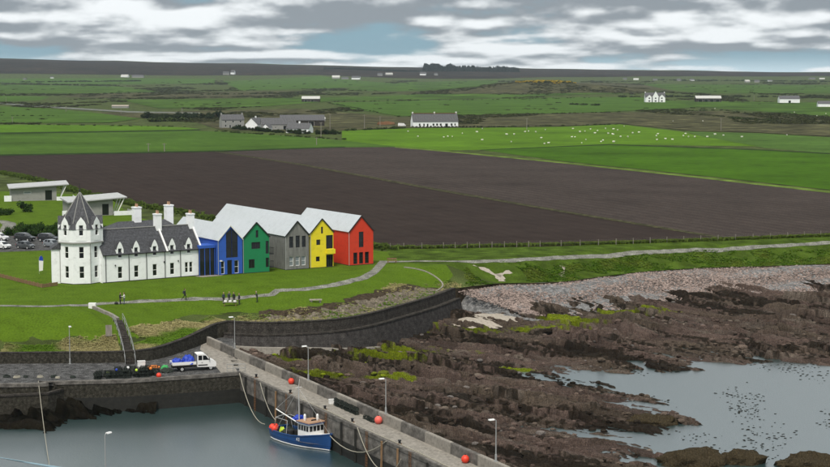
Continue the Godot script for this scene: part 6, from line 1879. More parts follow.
	# railing at the landing
	var t := thing("railing", "short grey pipe railing where the quay meets the pier", "railing", Vector3.ZERO)
	var b := MB.new()
	for k in 4: b.tube([Vector3(-25.4 + k * 0.8, 4.0, -215.6 - k * 0.1), Vector3(-25.4 + k * 0.8, 5.1, -215.6 - k * 0.1)], 0.035, 6)
	obj("upright", b, M.galv, t)
	for y in [4.55, 5.1]:
		b = MB.new()
		b.tube([Vector3(-25.4, y, -215.6), Vector3(-23.0, y, -215.9)], 0.035, 6)
		obj("rail", b, M.galv, t)
	for k in [4.0, 16.0, 27.0, 35.0, 47.5]:
		var bo := thing("bollard", "short black iron bollard on the pier edge", "bollard", pier(k, 0.8, 4.0), 0.0, "bollards on the pier")
		b = MB.new()
		b.lathe([[0.2, 0.0], [0.15, 0.08], [0.13, 0.3], [0.2, 0.38], [0.18, 0.46], [0.0, 0.5]], 12)
		obj("post", b, M.black, bo)
		b = MB.new()
		b.box(Vector3(0, 0.02, 0), Vector3(0.5, 0.05, 0.5))
		obj("plate", b, M.rust, bo)

func make_boat() -> void:
	var stern := Vector3(-16.7, 0, -194.4); var bow := Vector3(-10.0, 0, -186.6)
	var L := stern.distance_to(bow)
	var dir := (bow - stern) / L
	var t := thing("fishing_boat", "blue fishing boat with white wheelhouse moored at the pier", "boat", stern, atan2(dir.x, dir.z))
	# hull stations along z from the transom: [z, half beam at deck, half beam at waterline, keel depth, sheer height]
	var st := [[0.0, 1.45, 1.15, -0.5, 1.25], [1.2, 1.65, 1.5, -0.7, 1.18], [3.0, 1.78, 1.68, -0.8, 1.15], [5.0, 1.8, 1.65, -0.85, 1.22], [6.8, 1.68, 1.3, -0.85, 1.42], [8.2, 1.32, 0.8, -0.8, 1.66], [9.3, 0.75, 0.32, -0.6, 1.88], [L, 0.06, 0.04, -0.3, 2.05]]
	var rings := []; var water := []
	for s in st:
		var z: float = s[0]; var k := 0.35 if s[0] > 9.0 else 0.0
		rings.append([Vector3(-s[1], s[4], z + k), Vector3(-lerpf(s[2], s[1], 0.55), 0.55, z + k * 0.5), Vector3(-s[2], 0.12, z), Vector3(-s[2] * 0.7, s[3] * 0.5, z), Vector3(0, s[3], z), Vector3(s[2] * 0.7, s[3] * 0.5, z), Vector3(s[2], 0.12, z), Vector3(lerpf(s[2], s[1], 0.55), 0.55, z + k * 0.5), Vector3(s[1], s[4], z + k)])
	var b := MB.new()
	b.loft(rings, false)
	var r0: Array = rings[0]
	for k in range(1, 8): b.tri(r0[0], r0[k + 1], r0[k])
	obj("hull", b, M.hull_blue, t)
	# inner bulwark and deck
	b = MB.new()
	for i in st.size() - 1:
		var a: Array = st[i]; var c: Array = st[i + 1]
		b.quad(Vector3(-a[1] + 0.08, 0.72, a[0]), Vector3(a[1] - 0.08, 0.72, a[0]), Vector3(c[1] - 0.05, 0.72, c[0]), Vector3(-c[1] + 0.05, 0.72, c[0]))
	obj("deck", b, M.timber_grey, t)
	for s in [-1.0, 1.0]:
		b = MB.new()
		for i in st.size() - 1:
			var a: Array = st[i]; var c: Array = st[i + 1]
			var ka := 0.35 if a[0] > 9.0 else 0.0; var kc := 0.35 if c[0] > 9.0 else 0.0
			b.bar(Vector3(s * a[1], a[4] + 0.03, a[0] + ka), Vector3(s * c[1], c[4] + 0.03, c[0] + kc), 0.14, 0.09)
		obj("gunwale", b, M.hull_blue, t)
		b = MB.new()
		for i in st.size() - 1:
			var a: Array = rings[i]; var c: Array = rings[i + 1]
			var k := 2 if s < 0 else 6
			b.bar(a[k] + Vector3(s * 0.02, 0.0, 0), c[k] + Vector3(s * 0.02, 0.0, 0), 0.05, 0.09)
		obj("boot_stripe", b, M.white_trim, t)
		b = MB.new()
		for i in st.size() - 1:
			var a: Array = rings[i]; var c: Array = rings[i + 1]
			var k := 1 if s < 0 else 7
			b.bar(a[k] + Vector3(s * 0.02, 0.12, 0), c[k] + Vector3(s * 0.02, 0.12, 0), 0.06, 0.07)
		obj("rubbing_strake", b, M.hull_blue, t)
	b = MB.new()
	b.box(Vector3(0, 1.28, 0.02), Vector3(2.9, 0.1, 0.14))
	obj("transom_rail", b, M.hull_blue, t)
	# wheelhouse, forward of midships
	var wz0 := 5.5; var wz1 := 7.7; var wy := 2.95
	b = MB.new()
	b.prism([Vector2(-1.15, 0.72), Vector2(1.15, 0.72), Vector2(1.08, wy), Vector2(-1.08, wy)], wz0, wz1)
	var wh := obj("wheelhouse", b, M.paint_white, t)
	b = MB.new()
	b.box(Vector3(0, wy + 0.05, (wz0 + wz1) * 0.5), Vector3(2.5, 0.12, wz1 - wz0 + 0.35))
	obj("wheelhouse_roof", b, M.clay, t)
	b = MB.new()
	b.box(Vector3(0, wy - 0.06, (wz0 + wz1) * 0.5), Vector3(2.54, 0.1, wz1 - wz0 + 0.4))
	obj("blue_trim", b, M.hull_blue, t)
	for k in 4:
		b = MB.new()
		b.box(Vector3(-0.81 + k * 0.54, 2.3, wz1 + 0.012), Vector3(0.42, 0.62, 0.03))
		obj("window", b, M.glass, wh)
	for s in [-1.0, 1.0]:
		for k in 4:
			b = MB.new()
			b.box(Vector3(s * 1.115, 2.3, wz0 + 0.32 + k * 0.52), Vector3(0.05, 0.62, 0.4), Basis(Vector3.BACK, s * 0.03))
			obj("window", b, M.glass, wh)
	b = MB.new()
	b.quad(Vector3(-1.7, 1.36, 7.0), Vector3(1.7, 1.36, 7.0), Vector3(0.7, 1.86, 9.3), Vector3(-0.7, 1.86, 9.3))
	b.tri(Vector3(-0.7, 1.86, 9.3), Vector3(0.7, 1.86, 9.3), Vector3(0, 2.0, L + 0.2))
	obj("foredeck", b, M.paint_white, t)
	# mast, derrick, gallows, aerials
	b = MB.new()
	b.tube([Vector3(0, 0.7, 4.3), Vector3(0, 6.9, 4.2)], [0.09, 0.05], 8)
	obj("mast", b, M.steel, t)
	b = MB.new()
	b.tube([Vector3(0, 6.8, 4.2), Vector3(0.05, 7.7, 4.3)], 0.02, 5)
	b.box(Vector3(0, 6.7, 4.2), Vector3(0.9, 0.05, 0.05))
	obj("aerial", b, M.white_trim, t)
	b = MB.new()
	b.tube([Vector3(0, 2.3, 4.2), Vector3(-1.0, 3.7, 0.9)], 0.07, 6)
	obj("derrick", b, M.white_trim, t)
	b = MB.new()
	for s in [-1.0, 1.0]: b.tube([Vector3(s * 1.35, 1.1, 1.0), Vector3(s * 1.1, 2.7, 1.0), Vector3(0, 2.85, 1.0)], 0.06, 6)
	b.tube([Vector3(1.1, 2.7, 1.0), Vector3(1.0, 2.6, 3.2), Vector3(1.3, 1.0, 3.4)], 0.05, 6)
	b.tube([Vector3(-1.1, 2.7, 1.0), Vector3(-1.0, 2.6, 3.2), Vector3(-1.3, 1.0, 3.4)], 0.05, 6)
	obj("gallows", b, M.galv, t)
	b = MB.new()
	for q in [[Vector3(0, 6.6, 4.2), Vector3(-1.4, 1.2, 1.4)], [Vector3(0, 6.6, 4.2), Vector3(1.4, 1.2, 1.4)], [Vector3(0, 6.6, 4.2), Vector3(0, 2.0, L)], [Vector3(0, 6.6, 4.2), Vector3(-1.0, 3.7, 0.9)]]: b.tube(q, 0.018, 4)
	obj("stay", b, M.steel, t)
	b = MB.new()
	b.lathe([[0.5, 0.72], [0.5, 1.35], [0.3, 1.45], [0.0, 1.5]], 14, Vector3(-0.5, 0, 3.0))
	b.box(Vector3(0.5, 1.0, 3.4), Vector3(0.8, 0.6, 0.8))
	obj("winch", b, M.dark, t)
	for q in [[-0.6, 6.2], [0.6, 7.1]]:
		b = MB.new()
		b.lathe([[0.12, wy + 0.1], [0.16, wy + 0.3], [0.16, wy + 0.75], [0.08, wy + 0.9], [0.0, wy + 0.92]], 10, Vector3(q[0], 0, q[1]))
		obj("raft_canister", b, M.paint_white, t)
	b = MB.new()
	b.box(Vector3(0.3, wy + 0.2, 6.9), Vector3(0.9, 0.12, 0.14))
	obj("searchlight_bar", b, M.dark, t)
	# registration on both bows
	var tm := TextMesh.new()
	tm.text = "K 5"; tm.font_size = 32; tm.pixel_size = 0.016; tm.depth = 0.02
	var f := SystemFont.new(); f.font_names = PackedStringArray(["Droid Sans"]); tm.font = f
	for s in [-1.0, 1.0]:
		var o := obj("registration", tm, M.white_trim, t)
		o.position = Vector3(s * 1.72, 0.98, 6.3); o.rotation = Vector3(-0.1 , s * PI / 2 + s * 0.12, 0)
	var X := t.transform
	heap("deck_tarpaulin", "royal blue tarpaulin bundled aft of the wheelhouse", "tarpaulin", X * Vector3(0.7, 2.62, 3.3), 0.7, Vector3(0.85, 0.45, 0.6), M.tarp, 15)
	heap("deck_net", "dark net heaped on the boat's working deck", "netting", X * Vector3(0.0, 0.73, 2.2), 0.7, Vector3(0.95, 0.7, 0.8), M.net, 16)
	for q in [[-1.15, 0.35, 0.42], [-0.6, 0.25, 0.38], [-1.35, 1.05, 0.4], [-1.0, 0.7, 0.36]]:
		buoy("red round buoy at the stern of the fishing boat", X * Vector3(q[0], 0.95, q[1]), q[2], M.buoy_red, "red buoys at the boat's stern")
	heap("yellow_oilskin", "yellow oilskin draped by the stern buoys", "oilskin", X * Vector3(-0.1, 0.73, 0.9), 0.2, Vector3(0.35, 0.6, 0.3), M.hivis, 17)

# ---------------------------------------------------------------- lawn furniture, steps, fences
func make_small() -> void:
	# low timber edging round the inn garden
	var t := thing("garden_fence", "low brown timber edging around the inn garden", "fence")
	var line := [Vector3(-76.0, 9.0, -284.0), Vector3(-61.6, 9.0, -264.7), Vector3(-59.6, 9.0, -267.6)]
	for i in 2:
		var n := int(line[i].distance_to(line[i + 1]) / 1.6)
		for k in n:
			var a: Vector3 = line[i].lerp(line[i + 1], k / float(n)); var c: Vector3 = line[i].lerp(line[i + 1], (k + 0.97) / float(n))
			for y in [0.2, 0.5]:
				var b := MB.new()
				b.bar(a + Vector3(0, y, 0), c + Vector3(0, y, 0), 0.08, 0.26)
				obj("plank", b, M.timber, t)
			var b2 := MB.new()
			b2.box(a + Vector3(0, 0.36, 0), Vector3(0.14, 0.8, 0.14))
			obj("post", b2, M.timber, t)
	# feather banner
	t = thing("feather_banner", "white and blue feather banner on the lawn beside the inn", "banner", at(-66.1, -283.5, 0.02), 0.25)
	var b := MB.new()
	b.tube([Vector3(-0.3, 0, 0), Vector3(-0.3, 2.4, 0), Vector3(-0.22, 3.0, 0), Vector3(0.1, 3.3, 0)], 0.025, 6)
	obj("pole", b, M.steel, t)
	b = MB.new()
	b.prism([Vector2(-0.28, 0.5), Vector2(0.35, 0.6), Vector2(0.45, 2.2), Vector2(0.4, 2.9), Vector2(0.12, 3.25), Vector2(-0.2, 2.95), Vector2(-0.28, 2.4)], -0.012, 0.012)
	obj("sail", b, M.white_trim, t)
	b = MB.new()
	b.prism([Vector2(-0.28, 2.4), Vector2(0.43, 2.3), Vector2(0.4, 2.9), Vector2(0.12, 3.25), Vector2(-0.2, 2.95)], -0.016, 0.016)
	obj("blue_panel", b, M.tarp, t)
	# white block and sloping wall at the head of the steps
	t = thing("ramp_wall", "pale concrete wall sloping down beside the steps", "wall")
	b = MB.new()
	var prev := Vector3(-49.2, 0, -244.8); var endp := Vector3(-44.4, 0, -239.2)
	for k in 8:
		var a := prev.lerp(endp, k / 8.0); var c := prev.lerp(endp, (k + 1) / 8.0)
		a.y = ground(a.x, a.z) + 0.2; c.y = ground(c.x, c.z) + 0.2
		b.bar(a, c, 0.4, 0.6)
	obj("wall_run", b, M.concrete, t)
	b = MB.new()
	b.box(at(-49.4, -245.2, 0.4), Vector3(1.1, 0.9, 0.7))
	obj("end_block", b, M.white_trim, t)
	t = thing("stone_steps", "stone steps with pipe handrails down the bank to the road", "steps")
	var way := func(f: float) -> Vector3:
		var p := Vector3(lerpf(-44.4, -39.6, f), 0, lerpf(-239.0, -222.0, f))
		p.y = ground(p.x, p.z) + 0.16 if f < 0.80 else lerpf(ground(-40.56, -225.4) + 0.16, 4.0, (f - 0.80) / 0.20)
		return p
	for k in 28:
		b = MB.new()
		b.box(way.call(k / 27.0) + Vector3(0, -0.3, 0), Vector3(1.3, 0.6, 0.64), Basis(Vector3.UP, 0.27))
		obj("step", b, M.concrete_dark, t)
	for sd in [-0.7, 0.7]:
		b = MB.new()
		var o: Vector3 = Vector3(cos(0.16), 0, -sin(0.16)) * sd
		for y in [0.55, 1.05]:
			b.tube(range(13).map(func(k): return way.call(k / 12.0) + o + Vector3(0, y, 0)), 0.028, 6)
		for k in 7: b.tube([way.call(k / 6.0) + o - Vector3(0, 0.2, 0), way.call(k / 6.0) + o + Vector3(0, 1.05, 0)], 0.04, 6)
		obj("handrail", b, M.galv, t)
	t = thing("noticeboard", "pale upright board on the bank beside the steps", "board", at(-43.9, -229.2, -0.05), 0.2)
	b = MB.new()
	b.box(Vector3(0, 1.2, 0), Vector3(0.9, 1.6, 0.08))
	obj("board", b, M.timber_grey, t)
	b = MB.new()
	for s in [-0.4, 0.4]: b.box(Vector3(s, 0.6, -0.08), Vector3(0.1, 1.3, 0.08))
	obj("post", b, M.timber, t)
	# stone seat on the grass above the sea wall
	t = thing("slab_bench", "pale stone slab seat on the grass above the sea wall", "bench", at(-15.95, -257.2, 0.0), 0.1)
	b = MB.new()
	b.box(Vector3(0, 0.42, 0), Vector3(2.0, 0.16, 0.6))
	obj("slab", b, M.sand, t)
	for s in [-0.7, 0.7]:
		b = MB.new()
		b.box(Vector3(s, 0.15, 0), Vector3(0.3, 0.42, 0.5))
		obj("support", b, M.concrete_mid, t)
	# kerb curving down to the sea wall's end
	t = thing("path_kerb", "thin pale kerb curving from the path to the sea wall end", "kerb")
	var kp := smooth_line(PackedVector2Array([Vector2(-2.0, -293.0), Vector2(1.6, -291.5), Vector2(4.5, -289.2), Vector2(4.9, -285.8), Vector2(3.7, -280.3)]), 1.2)
	for i in kp.size() - 1:
		b = MB.new()
		b.bar(at(kp[i].x, kp[i].y, 0.06), at(kp[i + 1].x, kp[i + 1].y, 0.06), 0.25, 0.25)
		obj("kerb_stone", b, M.concrete, t)
	# post and wire fence along the foot of the ploughed field
	t = thing("field_fence", "post and wire fence along the foot of the ploughed field", "fence")
	var fl := smooth_line(PackedVector2Array([Vector2(-5, -324.2), Vector2(30, -329.9), Vector2(60.4, -339.8), Vector2(92, -351), Vector2(120, -361)]), 4.6)
	for i in fl.size():
		b = MB.new()
		b.box(at(fl[i].x, fl[i].y, 0.6), Vector3(0.11, 1.3, 0.11), Basis(Vector3.UP, 0.3))
		obj("post", b, M.timber_grey, t)
	for y in [0.5, 0.85, 1.15]:
		b = MB.new()
		var pts := []
		for i in fl.size(): pts.append(at(fl[i].x, fl[i].y, y))
		b.tube(pts, 0.003, 4)
		obj("wire", b, M.galv, t)
	# timber seat by the far path
	t = thing("path_bench", "dark timber bench at the bend of the path", "bench", at(-4.3, -300.0, 0.0), 0.2)
	b = MB.new()
	b.box(Vector3(0, 0.45, 0), Vector3(1.8, 0.08, 0.45))
	obj("seat", b, M.timber, t)
	b = MB.new()
	b.box(Vector3(0, 0.8, -0.24), Vector3(1.8, 0.3, 0.06))
	obj("backrest", b, M.timber, t)
	for s in [-0.75, 0.75]:
		b = MB.new()
		b.box(Vector3(s, 0.2, 0), Vector3(0.1, 0.5, 0.4))
		obj("leg", b, M.timber, t)
	# utility poles
	for i in POLES.size():
		var q: Array = POLES[i]
		var h := clampf(q[2], 4.0, 11.0)
		t = thing("utility_pole", "grey timber utility pole standing among the fields", "utility pole", at(q[0], q[1], -0.2), 0.3, "utility poles across the fields")
		b = MB.new()
		b.lathe([[0.24, 0.0], [0.17, h]], 8)
		obj("pole", b, M.timber_grey, t)
		b = MB.new()
		b.box(Vector3(0, h - 0.4, 0), Vector3(2.0, 0.16, 0.16))
		obj("crossarm", b, M.timber_grey, t)
	heap("log_pile", "low reddish brown log pile near the white cottage", "log pile", at(-20.3, -1131, 0), 0.1, Vector3(6.5, 2.4, 2.5), M.rust, 31)
	# white van by the cottage
	t = thing("white_van", "white van parked beside the long white cottage", "van", at(-8.8, -1099, 0.0), 1.4)
	b = MB.new()
	b.t = Transform3D(Basis(Vector3(0, 0, 1), Vector3.UP, Vector3(-1, 0, 0)), Vector3.ZERO)
	b.prism([Vector2(-2.6, 0.4), Vector2(2.5, 0.4), Vector2(2.55, 1.0), Vector2(1.8, 1.25), Vector2(1.2, 2.2), Vector2(-2.5, 2.3), Vector2(-2.6, 2.1)], -0.95, 0.95)
	obj("body", b, M.paint_white, t)
	for s in [-0.85, 0.85]:
		for z in [-1.6, 1.6]: wheel(t, Vector3(s, 0.36, z), 0.36, 0.22)

# ---------------------------------------------------------------- plants
func tuft_mesh(blades: int, sd: int, h: float, spread: float) -> ArrayMesh:
	var r := RandomNumberGenerator.new(); r.seed = sd
	var b := MB.new()
	for k in blades:
		var a := r.randf() * TAU; var d := Vector3(sin(a), 0, cos(a)); var s := d.cross(Vector3.UP) * 0.05
		var p := Vector3(r.randf_range(-1, 1), 0, r.randf_range(-1, 1)) * spread * 0.6
		var m := p + d * spread * 0.35 + Vector3(0, h * r.randf_range(0.5, 0.8), 0); var e := p + d * spread * r.randf_range(0.7, 1.2) + Vector3(0, h * r.randf_range(0.45, 1.0), 0)
		b.quad(p - s, p + s, m + s * 0.8, m - s * 0.8); b.tri(m - s * 0.8, m + s * 0.8, e)
	return b.mesh()
func bush_mesh(sd: int, n: int, r: Vector3, leaf: float) -> ArrayMesh:
	# leaf-sized faces spread through clumps
	var g := RandomNumberGenerator.new(); g.seed = sd
	var b := MB.new()
	var cl := []
	for k in 9: cl.append([Vector3(g.randf_range(-0.7, 0.7) * r.x, g.randf_range(0.25, 0.8) * r.y, g.randf_range(-0.7, 0.7) * r.z), g.randf_range(0.3, 0.55)])
	for k in n:
		var c: Array = cl[g.randi() % 9]
		var d := Vector3(g.randfn(), g.randfn(), g.randfn()).normalized()
		var p: Vector3 = c[0] + d * r * c[1] * pow(g.randf(), 0.4)
		p.y = maxf(p.y, 0.02)
		var u := Vector3(g.randfn(), g.randfn(), g.randfn()).normalized() * leaf; var w := u.cross(d).normalized() * leaf * 0.6
		var sh := g.randf_range(0.7, 1.25)
		b.col = Color(sh, sh, sh)
		b.quad(p - u, p + w, p + u, p - w)
	return b.mesh()
func make_plants() -> void:
	rng.seed = 31
	var xf := []; var cols := []
	# rough grass on the banks: pale straw on the steep faces, green above
	var tn := noise(71, 0.08, 3)
	while xf.size() < 21000:
		var k := rng.randf_range(2.0, 15.9)
		var i := int(k); var f := k - i
		var a: Array = COAST[i]; var c: Array = COAST[i + 1]
		if a[0] < -100 : continue
		var d := Vector2(c[0] - a[0], c[1] - a[1]).normalized().orthogonal()
		if d.y > 0: d = -d
		var s := rng.randf_range(0.3, 9.0)
		var p := Vector2(lerpf(a[0], c[0], f), lerpf(a[1], c[1], f)) + d * s
		if p.x < -72.0: continue
		var n := tn.get_noise_2d(p.x, p.y)
		if i >= 8 and s < 6.4 and rng.randf() < 0.97: continue
		if s > 3.6 + 8.0 * clampf(n + 0.25, 0.0, 1.0) * rng.randf(): continue
		if s > 11.0 - 6.0 * rng.randf() and i >= 7: continue
		if absf(p.x + 42.1 - (p.y + 231.0) * 0.28) < 1.3: continue
		var sz := rng.randf_range(0.35, 0.8)
		xf.append(Transform3D(Basis(Vector3.UP, rng.randf() * TAU).scaled(Vector3(sz, sz * rng.randf_range(0.5, 0.9), sz)), at(p.x, p.y, -0.02)))
		var straw := clampf(0.62 + n * 2.4 - (0.3 if i >= 8 else 0.0), 0.0, 1.0)
		var g := rng.randf_range(0.75, 1.25)
		cols.append(Color(lerpf(0.11, 0.36, straw) * g, lerpf(0.20, 0.32, straw) * g, lerpf(0.018, 0.15, straw) * g))
	multi("bank_grass", tuft_mesh(14, 1, 0.5, 0.42), M.leaf, xf, cols, "rough straw coloured and green grass on the bank", "grass")
	xf = []; cols = []
	while xf.size() < 7000:
		var k := rng.randf_range(16.0, 24.9)
		var i := int(k); var f := k - i
		var a: Array = COAST[i]; var c: Array = COAST[i + 1]
		var p := Vector2(lerpf(a[0], c[0], f), lerpf(a[1], c[1], f)) + Vector2(rng.randf_range(-1, 1), -rng.randf_range(0.2, 10.0))
		var n := tn.get_noise_2d(p.x * 1.5, p.y * 1.5)
		if n < -0.25 + 0.3 * rng.randf() or p.distance_to(Vector2(15.5, -300)) < 5.5 or p.distance_to(Vector2(34.5, -306)) < 4.0: continue
		var sz := rng.randf_range(0.3, 0.85)
		xf.append(Transform3D(Basis(Vector3.UP, rng.randf() * TAU).scaled(Vector3(sz, sz * 0.6, sz)), at(p.x, p.y, 0.0)))
		var g := rng.randf_range(0.7, 1.3)
		var y := clampf(n * 1.6, 0, 1)
		cols.append(Color(lerpf(0.070, 0.16, y) * g, lerpf(0.145, 0.21, y) * g, lerpf(0.010, 0.03, y) * g))
	multi("turf_grass", tuft_mesh(14, 2, 0.45, 0.45), M.leaf, xf, cols, "rough tussocky turf above the beach", "grass")
	# weeds and verge along the foot of the ploughed field and behind the houses
	xf = []; cols = []
	for k in 2600:
		var f := rng.randf()
		var p := Vector2(lerpf(-6, 92, f), lerpf(-325.4, -351.8, f) + 3.0 * sin(f * PI)) + Vector2(rng.randf_range(-1, 1), rng.randf_range(-0.9, 1.6))
		var sz := rng.randf_range(0.5, 1.3)
		xf.append(Transform3D(Basis(Vector3.UP, rng.randf() * TAU).scaled(Vector3(sz, sz, sz)), at(p.x, p.y, 0.0)))
		var g := rng.randf_range(0.7, 1.4)
		cols.append(Color(0.085 * g, 0.12 * g, 0.02 * g))
	for k in 2400:
		var f := rng.randf()
		var q := rng.randi() % (MARGIN.size() - 1)
		var p := MARGIN[q].lerp(MARGIN[q + 1], f)
		p += Vector2(rng.randf_range(-2, 2), rng.randf_range(-3, 3))
		var sz := rng.randf_range(0.8, 1.8)
		xf.append(Transform3D(Basis(Vector3.UP, rng.randf() * TAU).scaled(Vector3(sz, sz, sz)), at(p.x, p.y, 0.0)))
		var g := rng.randf_range(0.7, 1.4)
		cols.append(Color(0.07 * g, 0.105 * g, 0.02 * g))
	multi("field_margin_weeds", tuft_mesh(16, 3, 0.6, 0.4), M.leaf, xf, cols, "tall weeds along the edge of the ploughed field", "weeds")
	# shrubs beside the car park, each a thing of its own
	var shapes := [bush_mesh(1, 900, Vector3(1.6, 1.5, 1.6), 0.16), bush_mesh(2, 900, Vector3(1.9, 1.2, 1.5), 0.16), bush_mesh(3, 900, Vector3(1.4, 1.8, 1.4), 0.15)]
	var green := mat(0.030, 0.062, 0.014, 1.0)
	green.backlight_enabled = true; green.backlight = Color(0.2, 0.25, 0.1)
	var stem := MB.new()
	for k in 5: stem.tube([Vector3(0, -0.1, 0), Vector3(sin(k * 1.3) * 0.3, 0.6, cos(k * 1.3) * 0.3), Vector3(sin(k * 1.3) * 0.8, 1.2, cos(k * 1.3) * 0.8)], [0.05, 0.035, 0.015], 5)
	var sm := stem.mesh()
	var shrub := func(x: float, z: float, s: float, label: String, group: String, m: Material, k: int) -> void:
		var t := thing("shrub", label, "shrub", at(x, z, 0.0), rng.randf() * TAU, group)
		obj("foliage", shapes[k % 3], m, t)
		obj("stem", sm, M.timber, t)
		t.scale = Vector3.ONE * s
	for k in 30:
		var f := (k % 15) / 14.0
		shrub.call(lerpf(-88.5, -66.0, f) + rng.randf_range(-0.6, 0.6), lerpf(-352.5, -350.0, f) - (k / 15) * 9.0 + rng.randf_range(-1.5, 1.5), rng.randf_range(0.9, 1.4), "dense green shrub planted between the car park and lodges", "shrubs between the car park and the lodges", green, k)
	for k in 9: shrub.call(-118.0 + k * 2.2 + rng.randf_range(-0.5, 0.5), -398.0 - k * 1.4 + rng.randf_range(-4, 4), rng.randf_range(1.0, 1.5), "dark round shrub on the slope beside the lodge track", "shrubs beside the lodge track", green, k)
	# garden shrubs and scrub round the farm
	var dark := mat(0.022, 0.036, 0.012, 1.0)
	for k in 34:
		var f := k / 33.0
		shrub.call(lerpf(-116, -44, f) + rng.randf_range(-2, 2), lerpf(-1040, -958, minf(f * 1.5, 1.0)) + rng.randf_range(-4, 4), rng.randf_range(0.9, 1.9), "dark garden shrub around the farm houses", "garden shrubs around the farm", dark, k)
	for k in 20: shrub.call(13.0 + (k - 6) * 2.4, -1081.0 - rng.randf_range(0, 0.8), 0.6, "clipped dark shrub in the row fronting the white cottage", "shrubs fronting the white cottage", dark, k)
	for k in 26: shrub.call(-218.0 + k * 2.6 + rng.randf_range(-3, 3), -1290.0 + rng.randf_range(-14, 14), rng.randf_range(1.6, 3.2), "dark scrub bush in the rough pasture", "scrub bushes in the rough pasture", dark, k)
	# gorse in flower on the knoll
	xf = []; cols = []
	for k in 260:
		var p := Vector2(rng.randfn(222, 17), rng.randfn(-2720, 40))
		var s := rng.randf_range(1.5, 3.6)
		xf.append(Transform3D(Basis(Vector3.UP, rng.randf() * TAU).scaled(Vector3(s, s * 0.8, s)), at(p.x, p.y, 0.2)))
		cols.append(Color(0.42, 0.30, 0.02) if rng.randf() < 0.6 else Color(0.05, 0.06, 0.015))
	multi("gorse", bush_mesh(7, 160, Vector3(1.4, 1.2, 1.4), 0.3), M.leaf, xf, cols, "yellow flowering gorse on the far knoll", "gorse")
	# conifer plantation on the skyline
	xf = []; cols = []
	var con := MB.new()
	con.tube([Vector3(0, -1, 0), Vector3(0, 12, 0)], [0.3, 0.05], 5)
	var gg := RandomNumberGenerator.new(); gg.seed = 4
	for k in 260:
		var y := 1.5 + 11.0 * pow(gg.randf(), 1.2); var a := gg.randf() * TAU
		var r := (12.8 - y) * 0.30 * gg.randf_range(0.5, 1.0)
		var p := Vector3(sin(a) * r, y, cos(a) * r); var u := Vector3(sin(a), -0.4, cos(a)) * 0.9; var w := Vector3(cos(a), 0.1, -sin(a)) * 0.5
		con.quad(p - u, p + w, p + u, p - w)
	for k in 900:
		var f := rng.randf()
		var p := Vector2(lerpf(34, 385, f), -6020 + rng.randf_range(-60, 60))
		var s := rng.randf_range(0.6, 1.7) * lerpf(1.35, 0.8, f) * (1.0 + 0.35 * na.get_noise_2d(p.x * 0.6, 3.0))
		xf.append(Transform3D(Basis(Vector3.UP, rng.randf() * TAU).scaled(Vector3(s * 1.3, s, s * 1.3)), at(p.x, p.y, 0.0)))
		cols.append(Color(0.018, 0.026, 0.016))
	for k in 500:
		var f := rng.randf()
		var p := Vector2(lerpf(-330, 34, f), -5900 + rng.randf_range(-80, 60))
		xf.append(Transform3D(Basis(Vector3.UP, rng.randf() * TAU).scaled(Vector3(0.8, 0.55, 0.8)), at(p.x, p.y, 0.0)))
		cols.append(Color(0.018, 0.026, 0.016))
	multi("conifer_wood", con.mesh(), M.leaf, xf, cols, "dark conifer plantation on the skyline", "wood")
	# hedges and rushes that line the far fields
	xf = []; cols = []
	for q in HEDGES:
		var a := Vector2(q[0], q[1]); var c := Vector2(q[2], q[3])
		var n := int(a.distance_to(c) / (2.2 if q[1] > -1400 else 4.5))
		for k in n:
			if rng.randf() < q[5]: continue
			var p := a.lerp(c, rng.randf()) + Vector2(rng.randf_range(-1, 1), rng.randf_range(-1, 1)) * 1.5
			var s: float = q[4] * rng.randf_range(0.5, 1.3)
			xf.append(Transform3D(Basis(Vector3.UP, rng.randf() * TAU).scaled(Vector3(s * 1.4, s, s * 1.4)), at(p.x, p.y, 0.0)))
			var g := rng.randf_range(0.7, 1.4)
			cols.append(Color(0.045 * g, 0.062 * g, 0.020 * g))
	var rn := noise(81, 0.006, 3)
	var tries := 0
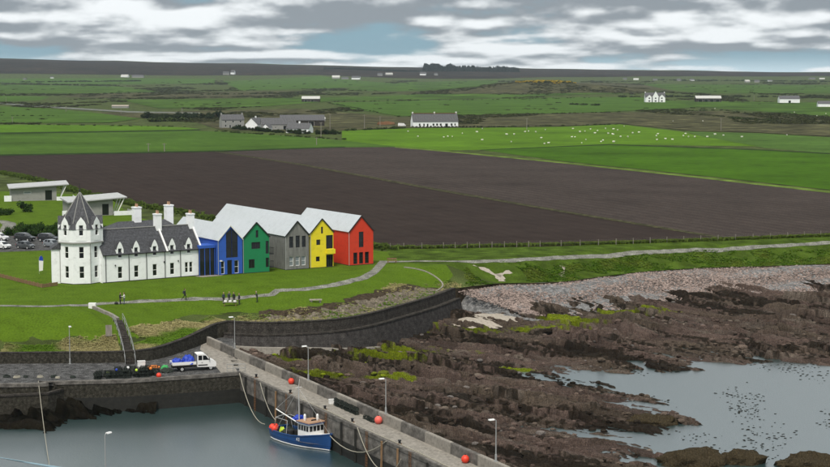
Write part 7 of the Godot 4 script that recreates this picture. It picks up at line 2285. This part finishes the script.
	while tries < 60000 and xf.size() < 9000:
		tries += 1
		var z := -lerpf(1150.0, 4600.0, pow(rng.randf(), 1.3)); var x := rng.randf_range(-0.30, 0.30) * -z
		if rn.get_noise_2d(x, z * 0.35) < 0.12: continue
		var skip := false
		for f in FIELDS:
			if f[0] == "pasture_field" and Geometry2D.is_point_in_polygon(Vector2(x, z), f[3]):
				skip = true
				break
		if skip and rng.randf() < 0.97: continue
		var s := rng.randf_range(0.4, 1.0) * (1.0 - z / 3500.0)
		xf.append(Transform3D(Basis(Vector3.UP, rng.randf() * TAU).scaled(Vector3(s * 2.0, s * 0.7, s * 2.0)), at(x, z, 0.1)))
		var g := rng.randf_range(0.7, 1.4)
		cols.append(Color(0.045 * g, 0.050 * g, 0.018 * g))
	multi("rushes_and_scrub", bush_mesh(5, 90, Vector3(1.2, 0.9, 1.2), 0.3), M.leaf, xf, cols, "dark rushes and scrub scattered over the far rough pasture", "scrub")

# ---------------------------------------------------------------- build
func _ready() -> void:
	na = noise(51, 0.03, 3); nb = noise(52, 0.03, 3); nc = noise(53, 0.1, 3)
	var cam := Camera3D.new()
	cam.name = "camera"
	add_child(cam)
	cam.position = Vector3(0, 44, 0)
	cam.rotation.x = -atan(158.5 / 1616.0)
	cam.fov = rad_to_deg(2.0 * atan(233.44 / 1616.0))
	cam.near = 1.0; cam.far = 30000.0
	cam.current = true
	var we := WorldEnvironment.new()
	we.name = "world"
	var env := Environment.new()
	we.environment = env
	add_child(we)
	make_sky(env)
	env.background_energy_multiplier = 1.0
	env.tonemap_mode = Environment.TONE_MAPPER_LINEAR
	env.tonemap_exposure = 2.05
	env.sdfgi_enabled = true; env.ssao_enabled = true; env.ssil_enabled = true
	env.fog_enabled = true; env.fog_density = 0.000035; env.fog_light_color = Color(0.72, 0.78, 0.82)
	var sun := DirectionalLight3D.new()
	sun.name = "sun"
	add_child(sun)
	sun.light_energy = 0.5; sun.light_angular_distance = 14.0; sun.shadow_enabled = true
	sun.light_color = Color(1.0, 0.97, 0.92)
	sun.look_at_from_position(Vector3(-12, 84, 54), Vector3.ZERO)
	make_materials()
	make_land()
	make_water()
	make_shore()
	make_harbour()
	make_inn()
	make_houses()
	make_lodges()
	make_farms()
	make_cars()
	make_truck()
	make_boat()
	make_gear()
	make_small()
	make_people()
	make_sheep()
	make_plants()
